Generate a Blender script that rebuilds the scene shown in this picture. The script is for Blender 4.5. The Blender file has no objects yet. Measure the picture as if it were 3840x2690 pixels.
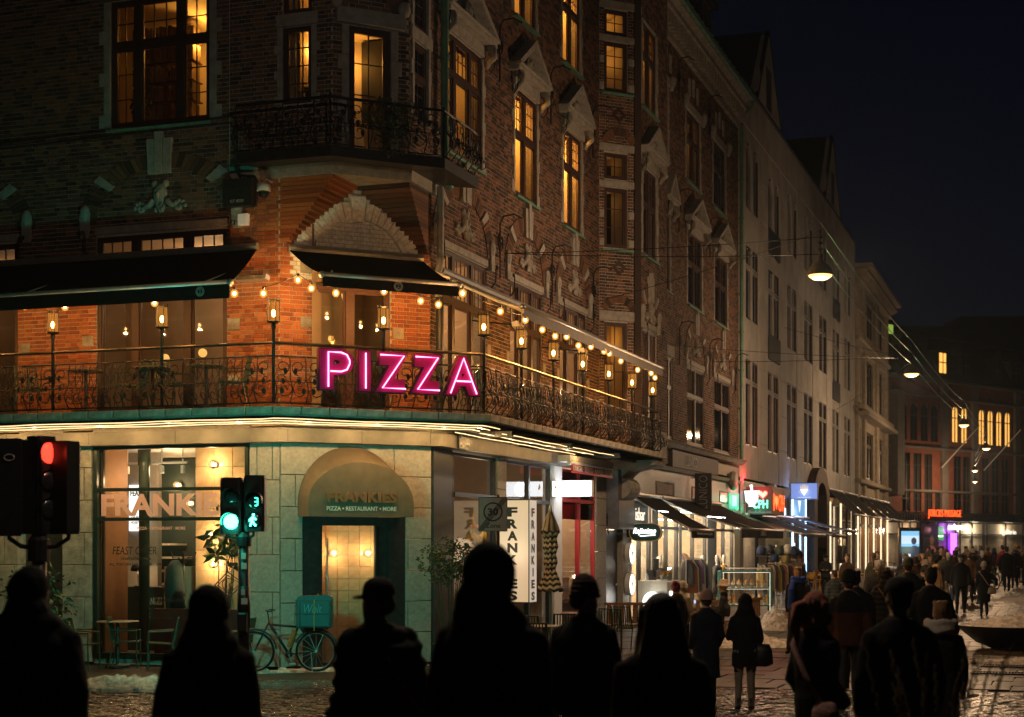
import bpy, bmesh, math, random
import numpy as np
from mathutils import Vector, Matrix, kdtree, noise as mnoise
PI = math.pi
S = bpy.context.scene
COL = S.collection
rnd = random.Random(7)

# ------------------------------------------------------------------ camera, sky, exposure
cam = bpy.data.cameras.new('camera'); camo = bpy.data.objects.new('camera', cam); COL.objects.link(camo)
CAMZ = 2.15
camo.location = (0, 0, CAMZ); camo.rotation_euler = (PI/2, 0, 0)
cam.sensor_fit = 'HORIZONTAL'; cam.sensor_width = 36; cam.lens = 36*6000/3840
cam.shift_y = 695/3840; cam.clip_start = .1; cam.clip_end = 2000
cam.dof.use_dof = True; cam.dof.focus_distance = 31.0; cam.dof.aperture_fstop = 2.0
S.camera = camo
W = bpy.data.worlds.new('World'); S.world = W; W.use_nodes = True
wn = W.node_tree; bgd = wn.nodes['Background']
sky = wn.nodes.new('ShaderNodeTexSky'); sky.sky_type = 'NISHITA'; sky.sun_disc = False
sky.sun_elevation = math.radians(-3.5); sky.sun_rotation = math.radians(20); sky.air_density = 1.0; sky.dust_density = 1.0; sky.ozone_density = 3.0
wn.links.new(sky.outputs[0], bgd.inputs[0]); bgd.inputs[1].default_value = 0.034
S.view_settings.view_transform = 'Standard'; S.view_settings.look = 'None'
S.view_settings.exposure = 0.0; S.view_settings.gamma = 1.0
S.view_settings.use_curve_mapping = False
S.render.engine = 'CYCLES'
cy = S.cycles
cy.use_denoising = True; cy.max_bounces = 8; cy.diffuse_bounces = 3; cy.glossy_bounces = 3
cy.transparent_max_bounces = 16; cy.transmission_bounces = 4; cy.sample_clamp_indirect = 4.0; cy.caustics_reflective = False; cy.caustics_refractive = False
cy.use_light_tree = True

# ------------------------------------------------------------------ materials
MATS = {}
def NT(m):
    m.use_nodes = True; return m.node_tree
def mat(name, col, rough=.6, metal=0., var=.25, scale=9., bump=0., bscale=None, spec=.5, coat=0., island=None, trans=0., detail=6):
    if name in MATS: return MATS[name]
    m = bpy.data.materials.new(name); t = NT(m); b = t.nodes['Principled BSDF']
    b.inputs['Roughness'].default_value = rough; b.inputs['Metallic'].default_value = metal
    b.inputs['Specular IOR Level'].default_value = spec; b.inputs['Coat Weight'].default_value = coat
    if trans: b.inputs['Transmission Weight'].default_value = trans
    tc = t.nodes.new('ShaderNodeTexCoord')
    n = t.nodes.new('ShaderNodeTexNoise'); n.inputs['Scale'].default_value = scale; n.inputs['Detail'].default_value = detail; n.inputs['Roughness'].default_value = .62
    t.links.new(tc.outputs['Object'], n.inputs['Vector'])
    r = t.nodes.new('ShaderNodeValToRGB'); c = Vector(col[:3])
    r.color_ramp.elements[0].position = .3; r.color_ramp.elements[1].position = .72
    r.color_ramp.elements[0].color = (*(c*(1-var)), 1); r.color_ramp.elements[1].color = (*(c*(1+var)), 1)
    t.links.new(n.outputs['Fac'], r.inputs[0]); src = r.outputs[0]
    if island:
        g = t.nodes.new('ShaderNodeNewGeometry'); oi = t.nodes.new('ShaderNodeObjectInfo')
        a = t.nodes.new('ShaderNodeMath'); a.operation = 'ADD'; t.links.new(g.outputs['Random Per Island'], a.inputs[0]); t.links.new(oi.outputs['Random'], a.inputs[1])
        f = t.nodes.new('ShaderNodeMath'); f.operation = 'FRACT'; t.links.new(a.outputs[0], f.inputs[0])
        r2 = t.nodes.new('ShaderNodeValToRGB'); r2.color_ramp.interpolation = 'LINEAR'
        els = r2.color_ramp.elements
        for i, cc in enumerate(island):
            p = i/(len(island)-1)
            e = els[i] if i < 2 else els.new(p)
            e.position = p; e.color = (*cc, 1)
        els[0].position = 0
        t.links.new(f.outputs[0], r2.inputs[0])
        mx = t.nodes.new('ShaderNodeMix'); mx.data_type = 'RGBA'; mx.blend_type = 'MULTIPLY'; mx.inputs[0].default_value = 1
        t.links.new(r2.outputs[0], mx.inputs[6]); t.links.new(src, mx.inputs[7]); src = mx.outputs[2]
    t.links.new(src, b.inputs['Base Color'])
    rr = t.nodes.new('ShaderNodeMapRange'); rr.inputs[3].default_value = max(0.03, rough-.12); rr.inputs[4].default_value = min(1, rough+.12)
    t.links.new(n.outputs['Fac'], rr.inputs[0]); t.links.new(rr.outputs[0], b.inputs['Roughness'])
    if bump:
        n2 = t.nodes.new('ShaderNodeTexNoise'); n2.inputs['Scale'].default_value = bscale or scale*4; n2.inputs['Detail'].default_value = 5
        t.links.new(tc.outputs['Object'], n2.inputs['Vector'])
        bp = t.nodes.new('ShaderNodeBump'); bp.inputs['Strength'].default_value = bump; bp.inputs['Distance'].default_value = .02
        t.links.new(n2.outputs['Fac'], bp.inputs['Height']); t.links.new(bp.outputs[0], b.inputs['Normal'])
    MATS[name] = m; return m
def emat(name, col, strength, base=.02):
    if name in MATS: return MATS[name]
    m = bpy.data.materials.new(name); t = NT(m); b = t.nodes['Principled BSDF']
    b.inputs['Base Color'].default_value = (base, base, base, 1); b.inputs['Roughness'].default_value = .4
    b.inputs['Emission Color'].default_value = (*col, 1); b.inputs['Emission Strength'].default_value = strength
    MATS[name] = m; return m
def glass(name, tint=(1, 1, 1), refl=1.0):
    if name in MATS: return MATS[name]
    m = bpy.data.materials.new(name); t = NT(m); t.nodes.remove(t.nodes['Principled BSDF'])
    tr = t.nodes.new('ShaderNodeBsdfTransparent'); tr.inputs[0].default_value = (*tint, 1)
    gl = t.nodes.new('ShaderNodeBsdfGlossy'); gl.inputs['Roughness'].default_value = .03
    fr = t.nodes.new('ShaderNodeFresnel'); fr.inputs[0].default_value = 1.5
    tc = t.nodes.new('ShaderNodeTexCoord'); nz = t.nodes.new('ShaderNodeTexNoise'); nz.inputs['Scale'].default_value = 1.3
    t.links.new(tc.outputs['Object'], nz.inputs['Vector'])
    bp = t.nodes.new('ShaderNodeBump'); bp.inputs['Strength'].default_value = .06; bp.inputs['Distance'].default_value = .03
    t.links.new(nz.outputs['Fac'], bp.inputs['Height']); t.links.new(bp.outputs[0], gl.inputs['Normal'])
    ml = t.nodes.new('ShaderNodeMath'); ml.operation = 'MULTIPLY'; ml.inputs[1].default_value = refl*1.6; ml.use_clamp = True
    mx = t.nodes.new('ShaderNodeMixShader')
    t.links.new(fr.outputs[0], ml.inputs[0]); t.links.new(ml.outputs[0], mx.inputs[0]); t.links.new(tr.outputs[0], mx.inputs[1]); t.links.new(gl.outputs[0], mx.inputs[2])
    t.links.new(mx.outputs[0], t.nodes['Material Output'].inputs[0])
    MATS[name] = m; return m

# ------------------------------------------------------------------ mesh builder
class MB:
    def __init__(s): s.v = []; s.f = []; s.m = []; s.cur = 0
    def add(s, vs, fs):
        o = len(s.v); s.v.extend([tuple(p) for p in vs]); s.f.extend([tuple(i+o for i in f) for f in fs]); s.m.extend([s.cur]*len(fs)); return s
    def box(s, x0, x1, y0, y1, z0, z1):
        return s.add([(x0,y0,z0),(x1,y0,z0),(x1,y1,z0),(x0,y1,z0),(x0,y0,z1),(x1,y0,z1),(x1,y1,z1),(x0,y1,z1)],
                     [(0,3,2,1),(4,5,6,7),(0,1,5,4),(1,2,6,5),(2,3,7,6),(3,0,4,7)])
    def cbox(s, x0, x1, y0, y1, z0, z1, c=.01):            # box with its front (-y) edges chamfered
        return s.add([(x0,y1,z0),(x1,y1,z0),(x1,y1,z1),(x0,y1,z1),(x0,y0+c,z0),(x1,y0+c,z0),(x1,y0+c,z1),(x0,y0+c,z1),(x0+c,y0,z0+c),(x1-c,y0,z0+c),(x1-c,y0,z1-c),(x0+c,y0,z1-c)],
                     [(8,9,10,11),(4,5,9,8),(5,6,10,9),(6,7,11,10),(7,4,8,11),(0,1,5,4),(1,2,6,5),(2,3,7,6),(3,0,4,7),(0,3,2,1)])
    def quad(s, a, b, c, d): return s.add([a, b, c, d], [(0, 1, 2, 3)])
    def prism(s, poly, ax, lo, hi):                          # poly of 2D points extruded along axis 'x','y','z'
        n = len(poly)
        def P(p, h): return {'x': (h, p[0], p[1]), 'y': (p[0], h, p[1]), 'z': (p[0], p[1], h)}[ax]
        return s.add([P(p, lo) for p in poly]+[P(p, hi) for p in poly],
                     [tuple(range(n))[::-1], tuple(range(n, 2*n))]+[(i, (i+1) % n, n+(i+1) % n, n+i) for i in range(n)])
    def tube(s, pts, r, n=6, closed=False, cap=True):
        pts = [Vector(p) for p in pts]; N = len(pts)
        rs = r if isinstance(r, (list, tuple)) else [r]*N
        rings = []; prev = None
        for i, p in enumerate(pts):
            if closed: d = pts[(i+1) % N]-pts[i-1]
            else: d = pts[min(i+1, N-1)]-pts[max(i-1, 0)]
            if d.length < 1e-9: d = Vector((0, 0, 1))
            d.normalize()
            if prev is None:
                a = Vector((0, 0, 1)) if abs(d.z) < .9 else Vector((1, 0, 0))
                x = d.cross(a).normalized()
            else:
                x = prev-d*prev.dot(d)
                x = x.normalized() if x.length > 1e-6 else d.orthogonal().normalized()
            prev = x; y = d.cross(x)
            rings.append([p+(x*math.cos(2*PI*k/n)+y*math.sin(2*PI*k/n))*rs[i] for k in range(n)])
        vs = [q for R in rings for q in R]; fs = []
        for i in range(N if closed else N-1):
            j = (i+1) % N
            for k in range(n): fs.append((i*n+k, i*n+(k+1) % n, j*n+(k+1) % n, j*n+k))
        if cap and not closed: fs += [tuple(range(n))[::-1], tuple((N-1)*n+k for k in range(n))]
        return s.add(vs, fs)
    def lathe(s, prof, n=16, c=(0, 0, 0), ax='z', sq=(1, 1)):
        vs = []; fs = []; N = len(prof)
        for r, h in prof:
            for k in range(n):
                a = 2*PI*k/n; p = (r*math.cos(a)*sq[0], r*math.sin(a)*sq[1], h)
                if ax == 'y': p = (p[0], p[2], p[1])
                if ax == 'x': p = (p[2], p[0], p[1])
                vs.append((c[0]+p[0], c[1]+p[1], c[2]+p[2]))
        for i in range(N-1):
            for k in range(n): fs.append((i*n+k, i*n+(k+1) % n, (i+1)*n+(k+1) % n, (i+1)*n+k))
        if prof[0][0] > 1e-6: fs.append(tuple(range(n))[::-1])
        if prof[-1][0] > 1e-6: fs.append(tuple((N-1)*n+k for k in range(n)))
        return s.add(vs, fs)
    def ball(s, c, r, n=10, m=7):
        r = r if isinstance(r, (tuple, list)) else (r, r, r)
        vs = []; fs = []
        for i in range(m+1):
            a = PI*i/m
            for k in range(n):
                b = 2*PI*k/n; vs.append((c[0]+r[0]*math.sin(a)*math.cos(b), c[1]+r[1]*math.sin(a)*math.sin(b), c[2]+r[2]*math.cos(a)))
        for i in range(m):
            for k in range(n): fs.append((i*n+k, (i+1)*n+k, (i+1)*n+(k+1) % n, i*n+(k+1) % n))
        return s.add(vs, fs)
    def mesh(s, name, mats, smooth=False):
        me = bpy.data.meshes.new(name); me.from_pydata(s.v, [], s.f)
        for m in (mats if isinstance(mats, (list, tuple)) else [mats]): me.materials.append(m)
        if len(set(s.m)) > 1 or s.cur: me.polygons.foreach_set('material_index', s.m)
        if smooth: me.polygons.foreach_set('use_smooth', [True]*len(s.f))
        me.update(); return me
def obj(name, mb, mats, parent=None, loc=None, rz=0., smooth=False, kind=None):
    me = mb if isinstance(mb, bpy.types.Mesh) else mb.mesh(name, mats, smooth)
    o = bpy.data.objects.new(name, me); COL.objects.link(o)
    if parent: o.parent = parent
    if loc is not None: o.location = loc
    if rz: o.rotation_euler = (0, 0, rz)
    if kind: o['kind'] = kind
    return o
def tag(o, label=None, cat=None, group=None, kind=None):
    if label: o['label'] = label
    if cat: o['category'] = cat
    if group: o['group'] = group
    if kind: o['kind'] = kind
    return o
def thing(name, label, cat, loc=(0, 0, 0), rz=0., group=None):
    o = bpy.data.objects.new(name, None); COL.objects.link(o); o.empty_display_size = .2
    o.location = loc; o.rotation_euler = (0, 0, rz); return tag(o, label, cat, group)
KIDS = {}
def copy_tree(o, loc, rz, label=None):
    r = o.copy(); COL.objects.link(r); r.location = loc; r.rotation_euler = (0, 0, rz)
    if label: r['label'] = label
    def rec(a, b):
        for ch in a.children:
            c = ch.copy(); COL.objects.link(c); c.parent = b; rec(ch, c)
    rec(o, r); return r
def lamp(name, parent, loc, power, col, r=.05, kind='POINT', rot=None, size=None, spot=None):
    l = bpy.data.lights.new(name, kind); l.energy = power; l.color = col
    if kind == 'AREA':
        l.shape = 'RECTANGLE'; l.size, l.size_y = size
    else: l.shadow_soft_size = r
    if kind == 'SPOT': l.spot_size = spot or 2.4; l.spot_blend = .6
    o = bpy.data.objects.new(name, l); COL.objects.link(o)
    if parent: o.parent = parent
    o.location = loc
    if rot: o.rotation_euler = rot
    return o
FONT = {}
def text_mesh(body, w, h, depth=.01, bold=.0, shear=0., name='lettering', spacing=1.0):
    cu = bpy.data.curves.new('lettering', 'FONT'); cu.body = body; cu.size = 1; cu.extrude = .05; cu.offset = bold; cu.resolution_u = 3; cu.shear = shear; cu.space_character = spacing
    o = bpy.data.objects.new('lettering', cu); COL.objects.link(o)
    dg = bpy.context.evaluated_depsgraph_get(); me = bpy.data.meshes.new_from_object(o.evaluated_get(dg))
    bpy.data.objects.remove(o); bpy.data.curves.remove(cu)
    n = len(me.vertices); co = np.empty(n*3); me.vertices.foreach_get('co', co); co = co.reshape(-1, 3)
    lo, hi = co.min(0), co.max(0); sc = (hi-lo); sc[sc == 0] = 1
    q = (co-lo)/sc
    out = np.stack([q[:, 0]*w, (1-q[:, 2])*depth-depth, q[:, 1]*h], 1)   # x right, z up, front towards -y
    me.vertices.foreach_set('co', out.ravel()); me.name = name; me.update(); return me
def text(body, w, h, material, parent, loc, rz=0., depth=.01, bold=.02, shear=0., name='lettering', spacing=1.0):
    me = text_mesh(body, w, h, depth, bold, shear, name, spacing); me.materials.clear(); me.materials.append(material)
    return obj(name, me, None, parent, loc, rz)

# ------------------------------------------------------------------ frames of the street: x along a facade, y into it, z up
class Frame:
    def __init__(s, o, d): s.o = Vector((o[0], o[1], 0)); s.d = Vector((d[0], d[1], 0)).normalized(); s.n = Vector((-s.d.y, s.d.x, 0)); s.rz = math.atan2(d[1], d[0])
    def w(s, x, y=0., z=0.): return s.o+s.d*x+s.n*y+Vector((0, 0, z))
th = math.radians(19.0)
UX = Vector((math.sin(th), math.cos(th), 0)); XL = Vector((math.cos(th), -math.sin(th), 0))
CD = Vector((math.sin(math.radians(64)), math.cos(math.radians(64)), 0))
C1 = Vector((-4.0, 27.6, 0)); CW = 2.82; C2 = C1+CD*CW
FL = Frame(C1, XL); FC = Frame(C1, CD); FR = Frame(C2, UX); FU = Frame(C1+XL, CD); UW = 1.40
BT = 11.1; FB = Frame(FR.w(BT), CD); BP = .8
FRF = Frame(FR.w(0, -BP), UX)
def gz(Y):                                                    # gentle fall and rise of the street
    def ss(a): a = max(0., min(1., a)); return a*a*(3-2*a)
    return .2*(1-ss((Y-12)/4.5))+.3*ss((Y-40)/45)
# ------------------------------------------------------------------ materials used by the street
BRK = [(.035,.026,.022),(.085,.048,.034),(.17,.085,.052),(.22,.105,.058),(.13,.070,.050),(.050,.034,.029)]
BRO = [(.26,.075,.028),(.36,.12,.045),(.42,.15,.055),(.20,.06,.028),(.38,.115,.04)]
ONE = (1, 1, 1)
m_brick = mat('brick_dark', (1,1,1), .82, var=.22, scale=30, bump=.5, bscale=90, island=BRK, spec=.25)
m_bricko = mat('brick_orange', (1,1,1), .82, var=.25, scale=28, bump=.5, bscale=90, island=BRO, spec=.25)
m_brickw = mat('brick_whitewashed', (.72,.70,.66), .85, var=.3, scale=14, bump=.6, bscale=60, spec=.2)
m_mortar = mat('mortar', (.46,.42,.37), .95, var=.3, scale=22, bump=.4, spec=.1)
m_stone = mat('sandstone', (.34,.315,.28), .8, var=.28, scale=7, bump=.5, bscale=45, spec=.25)
m_stonew = mat('worn_stone', (.31,.285,.24), .82, var=.4, scale=5, bump=.6, bscale=30, spec=.25)
m_gran = mat('ground_floor_stone', (.36,.34,.30), .75, var=.22, scale=16, bump=.55, bscale=120, spec=.3)
m_wood = mat('window_wood', (.050,.022,.018), .5, var=.3, scale=20, bump=.15)
m_woodr = mat('door_wood', (.085,.032,.02), .45, var=.3, scale=18, bump=.1)
m_green = mat('dark_green_metal', (.012,.028,.026), .35, var=.3, scale=12)
m_iron = mat('wrought_iron', (.007,.008,.011), .5, metal=.0, var=.4, scale=25, spec=.3)
m_rail = mat('handrail_metal', (.10,.085,.07), .32, metal=.7, var=.3)
m_copper = mat('green_copper', (.12,.27,.19), .6, var=.4, scale=11, bump=.2)
m_pipe = mat('drainpipe_green', (.10,.21,.14), .45, var=.35, scale=4, bump=.1)
m_pipeg = mat('drainpipe_grey', (.25,.24,.22), .5, var=.25, scale=4)
m_slate = mat('slate_roof', (.018,.018,.02), .6, var=.4, scale=6, bump=.3)
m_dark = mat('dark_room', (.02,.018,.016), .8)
m_cream = mat('cream_plaster', (.60,.50,.36), .8, var=.08, scale=3)
m_curt = mat('curtain_cloth', (.60,.52,.38), .85, var=.12, scale=5)
m_canvas = mat('black_canvas', (.009,.009,.010), .9, var=.35, scale=14, bump=.25, bscale=160, spec=.12)
m_alu = mat('awning_metal', (.42,.41,.40), .4, metal=.6, var=.15)
m_white = mat('white_paint', (.70,.69,.66), .45, var=.1)
m_whiteb = mat('pale_cladding', (.42,.40,.37), .75, var=.30, scale=.7, bump=.25, bscale=40)
m_steel = mat('dark_steel', (.035,.037,.04), .45, metal=.4, var=.35)
m_fasc = mat('fascia_metal', (.17,.155,.125), .5, metal=.15, var=.4, scale=2.2, bump=.12, bscale=9)
m_blackp = mat('black_plastic', (.014,.015,.017), .42, var=.3)
m_black = mat('black_paint', (.012,.012,.013), .35, var=.3)
g_win = glass('window_glass'); g_shop = glass('shop_glass', refl=.8)
m_binder = mat('binder_card', (.13,.10,.07), .7, var=.4, scale=3, island=[(.5,.42,.3),(1.3,1.1,.8),(.8,.7,.5),(2.2,1.9,1.4)])
m_leafd = mat('dark_leaf', (.030,.055,.022), .5, var=.5, scale=14, island=[(.5,.6,.5),(1.2,1.2,1),(.8,.9,.7),(1.5,1.4,1.1)])
m_stem = mat('stem_bark', (.06,.045,.03), .8, var=.3)
AMB = (1.0, .43, .065); WARM = (1.0, .62, .30); TUNG = (1.0, .50, .16)
m_bulb = emat('bulb_filament_glow', (1.0, .60, .22), 55)
m_lbulb = emat('lantern_bulb_glow', (1.0, .62, .24), 30)
m_led = emat('warm_led_strip', (1.0, .66, .32), 2.0)
m_tube = emat('white_tube_light', (.95, 1.0, .92), 13)

# ------------------------------------------------------------------ masonry
def free_spans(x0, x1, holes, za, zb):
    sp = [(x0, x1)]
    for a, b, c, d in holes:
        if c < zb-1e-4 and d > za+1e-4:
            n = []
            for p, q in sp:
                if b <= p or a >= q: n.append((p, q)); continue
                if a > p: n.append((p, a))
                if b < q: n.append((b, q))
            sp = n
    return [(p, q) for p, q in sp if q-p > .03]
def masonry(x0, x1, z0, z1, holes, h=.075, L=.236, j=.014, seed=1, cut=None):
    r = random.Random(seed); out = []; n = int(round((z1-z0)/h)); zs = [z0+i*(z1-z0)/n for i in range(n+1)]
    for i in range(n):
        za, zb = zs[i], zs[i+1]; hd = i % 2
        for p, q in free_spans(x0, x1, holes, za, zb):
            x = x0-(L*.25 if hd else 0)+math.floor((p-x0)/L)*L
            while x < q:
                segs = [(x, x+L*.5), (x+L*.5, x+L)] if (hd and r.random() < .7) else [(x, x+L)]
                for s0, s1 in segs:
                    a, b = max(s0, p)+j*.5, min(s1, q)-j*.5
                    if b-a > .03 and not (cut and cut((a+b)/2, (za+zb)/2)): out.append((a, b, za+j*.5, zb-j*.5, (s0 >= p and s1 <= q)))
                x += L
    return out
def wall_sheet(mb, fr, root, x0, x1, z0, z1, holes, y=.013, dep=.30):
    xs = sorted({x0, x1}|{min(max(v, x0), x1) for hh in holes for v in hh[:2]}); zs = sorted({z0, z1}|{min(max(v, z0), z1) for hh in holes for v in hh[2:]})
    P = lambda a, b, c: fr.w(a, b, c)-root
    for i in range(len(xs)-1):
        for k in range(len(zs)-1):
            cx, cz = (xs[i]+xs[i+1])/2, (zs[k]+zs[k+1])/2
            if any(a < cx < b and c < cz < d for a, b, c, d in holes): continue
            mb.quad(P(xs[i], y, zs[k]), P(xs[i+1], y, zs[k]), P(xs[i+1], y, zs[k+1]), P(xs[i], y, zs[k+1]))
    for a, b, c, d in holes:
        for (p, q) in (((a, c), (b, c)), ((b, c), (b, d)), ((b, d), (a, d)), ((a, d), (a, c))):
            mb.quad(P(p[0], y, p[1]), P(p[0], dep, p[1]), P(q[0], dep, q[1]), P(q[0], y, q[1]))
BR = []        # every brick of the building: (frame, a, b, za, zb, whole, material)
def brick_stuff(name, rows, root, mt, parent):
    r = np.random.RandomState(3); V = []; n = len(rows)
    for fr, a, b, za, zb in rows:
        y = r.uniform(-.004, .003); e = r.uniform(-.002, .002, 4)
        V += [fr.w(a+e[0], y, za+e[1])-root, fr.w(b+e[2], y, za)-root, fr.w(b+e[3], y, zb)-root, fr.w(a, y, zb+e[1])-root,
              fr.w(a, .02, za)-root, fr.w(b, .02, za)-root, fr.w(b, .02, zb)-root, fr.w(a, .02, zb)-root]
    base = np.arange(n)*8
    q = np.array([(0,1,2,3),(0,4,5,1),(1,5,6,2),(2,6,7,3),(3,7,4,0)])
    F = (base[:, None, None]+q[None]).reshape(-1, 4)
    me = bpy.data.meshes.new(name); me.from_pydata([tuple(v) for v in V], [], F.tolist()); me.materials.append(mt)
    return obj(name, me, None, parent, kind='stuff')

# ------------------------------------------------------------------ windows
def put(fr, root, x, y, z): return fr.w(x, y, z)-root
def frame_mb(w, h, cols, rows, grid, bar=.075, mun=.020, y0=.035, y1=.105):
    """cols/rows: inner split positions; grid[(i,k)]=(nx,nz) panes of that light"""
    mb = MB(); mb.box(0, bar, y0, y1, 0, h); mb.box(w-bar, w, y0, y1, 0, h); mb.box(bar, w-bar, y0, y1, 0, bar); mb.box(bar, w-bar, y0, y1, h-bar, h)
    X = [0]+list(cols)+[w]; Z = [0]+list(rows)+[h]
    for c in cols: mb.box(c-bar*.9, c+bar*.9, y0-.012, y1, bar, h-bar)
    for r_ in rows: mb.box(bar, w-bar, y0-.02, y1-.003, r_-bar*.8, r_+bar*.8)
    for (i, k), (nx, nz) in grid.items():
        a, b, c, d = X[i]+bar*.9, X[i+1]-bar*.9, Z[k]+bar*.8, Z[k+1]-bar*.8
        s = .035
        for q0, q1, q2, q3 in ((a, a+s, c, d), (b-s, b, c, d), (a+s, b-s, c, c+s), (a+s, b-s, d-s, d)): mb.box(q0, q1, y0+.02, y1-.008, q2, q3)
        for t in range(1, nx): x = a+(b-a)*t/nx; mb.box(x-mun/2, x+mun/2, y0+.03, y1-.02, c+s, d-s)
        for t in range(1, nz): z = c+(d-c)*t/nz; mb.box(a+s, b-s, y0+.034, y1-.024, z-mun/2, z+mun/2)
    return mb
def room_mb(w, h, dep, y0=.30, ex=.0):
    mb = MB(); x0, x1, z0, z1, y1 = -ex, w+ex, -.05, h+.05, y0+dep
    mb.quad((x0,y1,z0),(x1,y1,z0),(x1,y1,z1),(x0,y1,z1)); mb.quad((x0,y0,z0),(x0,y1,z0),(x0,y1,z1),(x0,y0,z1)); mb.quad((x1,y1,z0),(x1,y0,z0),(x1,y0,z1),(x1,y1,z1))
    mb.quad((x0,y0,z1),(x0,y1,z1),(x1,y1,z1),(x1,y0,z1)); mb.quad((x0,y0,z0),(x1,y0,z0),(x1,y1,z0),(x0,y1,z0)); return mb
def curtain_mb(x0, x1, z0, z1, y=.90, amp=.02, n=18):
    mb = MB(); p = [(x0+(x1-x0)*i/n, y+amp*math.sin(i*1.9)+amp*.5*math.sin(i*.7)) for i in range(n+1)]
    for i in range(n): mb.quad((p[i][0], p[i][1], z0), (p[i+1][0], p[i+1][1], z0), (p[i+1][0], p[i+1][1], z1), (p[i][0], p[i][1], z1))
    return mb
WMESH = {}
def window(root, fr, x0, x1, z0, z1, cols=(), rows=(), grid=None, lit=0, col=AMB, dep=.7, mats=None, rl=None, curt=None, ex=0., key=None, bar=.075, mun=.020, wall=None, glz=None):
    rl = rl if rl is not None else root.location
    w, h = x1-x0, z1-z0; grid = grid or {}
    k = (round(w, 2), round(h, 2), tuple(cols), tuple(rows), tuple(sorted(grid.items())), dep, bar)
    if k not in WMESH:
        fm = frame_mb(w, h, cols, rows, grid, bar, mun).mesh('frame', mats or m_wood)
        pm = MB().quad((.02,.075,.02),(w-.02,.075,.02),(w-.02,.075,h-.02),(.02,.075,h-.02)).mesh('pane', glz or g_win)
        WMESH[k] = (fm, pm)
    fm, pm = WMESH[k]
    o = obj('window', fm, None, root, put(fr, rl, x0, 0, z0), fr.rz)
    obj('pane', pm, None, o)
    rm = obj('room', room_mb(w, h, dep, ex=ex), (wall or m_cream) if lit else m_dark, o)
    if curt:
        for a, b in curt: obj('curtain', curtain_mb(a*w, b*w, .03, h-.05, .30+dep-.12), m_curt, o, smooth=True)
    if lit: lamp('ceiling_lamp', o, (w*.5, .30+dep*.55, h*.82), lit*(5.0 if fr in (FR, FRF) else 0.4 if fr is FB else 1.0), col, .12)
    return o

# ------------------------------------------------------------------ brick building on the corner
brick_house = thing('brick_building', 'dark red brick corner building with white stone pediments over a pizza restaurant', 'building', tuple(C2))
RB = C2.copy()
GRT = {(0,0):(2,3),(1,0):(1,1),(2,0):(2,3),(0,1):(2,2),(1,1):(3,2),(2,1):(2,2)}
G2 = {(0,0):(1,1),(1,0):(1,1),(0,1):(4,3),(1,1):(4,3)}
holesR = []; holesL = []; holesU = []; holesC = []; holesB = []; holesF = []
def W2(fr, hl, x0, x1, z0, z1, tr, lit=0, **k):
    hl.append((x0, x1, z0, z1)); w = x1-x0
    k.setdefault('cols', (round(w/2, 3),)); k.setdefault('rows', (round(tr-z0, 3),)); k.setdefault('grid', G2)
    return window(brick_house, fr, x0, x1, z0, z1, lit=lit, rl=RB, **k)
# floor 2 and 3 of the street front
def big(fr, hl, x0, x1, z0, z1, tr, lit, **k):
    w = x1-x0; return W2(fr, hl, x0, x1, z0, z1, tr, lit, cols=(round(w*.27, 3), round(w*.70, 3)), grid=GRT, **k)
big(FR, holesR, .75, 2.68, 9.46, 11.66, 10.95, 5, wall=m_cream, curt=[(.55, .7)])
W2(FR, holesR, 4.66, 6.13, 9.46, 11.66, 10.75, 30, curt=[(.0, .30), (.72, 1)])
W2(FR, holesR, 8.08, 9.54, 9.46, 11.66, 10.85, 42, curt=[(.0, .26), (.55, .98)])
W2(FR, holesR, 17.9, 18.55, 9.46, 11.66, 10.75, 0, cols=(), grid={(0,0):(2,3),(0,1):(2,2)})
W2(FR, holesR, 20.86, 22.86, 9.46, 11.70, 10.75, 0); W2(FR, holesR, 24.82, 26.88, 9.46, 11.70, 10.75, 0)
big(FR, holesR, .75, 2.68, 13.18, 15.3, 14.6, 0)
W2(FR, holesR, 4.62, 6.07, 13.18, 15.35, 14.5, 24, curt=[(.0, .3)]); W2(FR, holesR, 8.0, 9.45, 13.18, 15.35, 14.5, 24, curt=[(.0, .35)])
W2(FR, holesR, 17.68, 18.3, 13.26, 15.3, 14.5, 0, cols=(), grid={(0,0):(2,3),(0,1):(2,2)})
W2(FR, holesR, 20.66, 22.6, 13.26, 15.33, 14.5, 1.6, curt=[(.5, .8)]); W2(FR, holesR, 24.62, 26.6, 13.26, 15.33, 14.5, 0)
W2(FR, holesR, -.80, -.14, 9.62, 11.0, 10.4, 0, cols=(), grid={(0,0):(2,3),(0,1):(2,2)}); W2(FR, holesR, -.80, -.14, 11.26, 12.7, 12.0, 0, cols=(), grid={(0,0):(2,3),(0,1):(2,2)})
# first floor: tall restaurant windows
GR1 = {(0,0):(1,1),(1,0):(1,1),(2,0):(1,1),(0,1):(3,1),(1,1):(4,1),(2,1):(3,1)}
ROOMB = mat('restaurant_wall', (.30,.22,.15), .8, var=.15, scale=2)
def rest(fr, hl, x0, x1, z0, z1, lit, d3=True, dep=2.2, tr=6.68, **k):
    w = x1-x0; return W2(fr, hl, x0, x1, z0, z1, tr, lit, cols=(round(w*.3, 3), round(w*.7, 3)) if d3 else (round(w*.5, 3),), grid=GR1 if d3 else {(0,0):(1,1),(1,0):(1,1),(0,1):(4,1),(1,1):(4,1)}, dep=dep, wall=ROOMB, col=(1,.6,.28), mats=None, **k)
rest(FR, holesR, .45, 2.96, 4.5, 7.6, 34); rest(FR, holesR, 4.38, 6.54, 4.5, 7.6, 26); rest(FR, holesR, 7.84, 9.98, 4.5, 7.6, 26)
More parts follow.
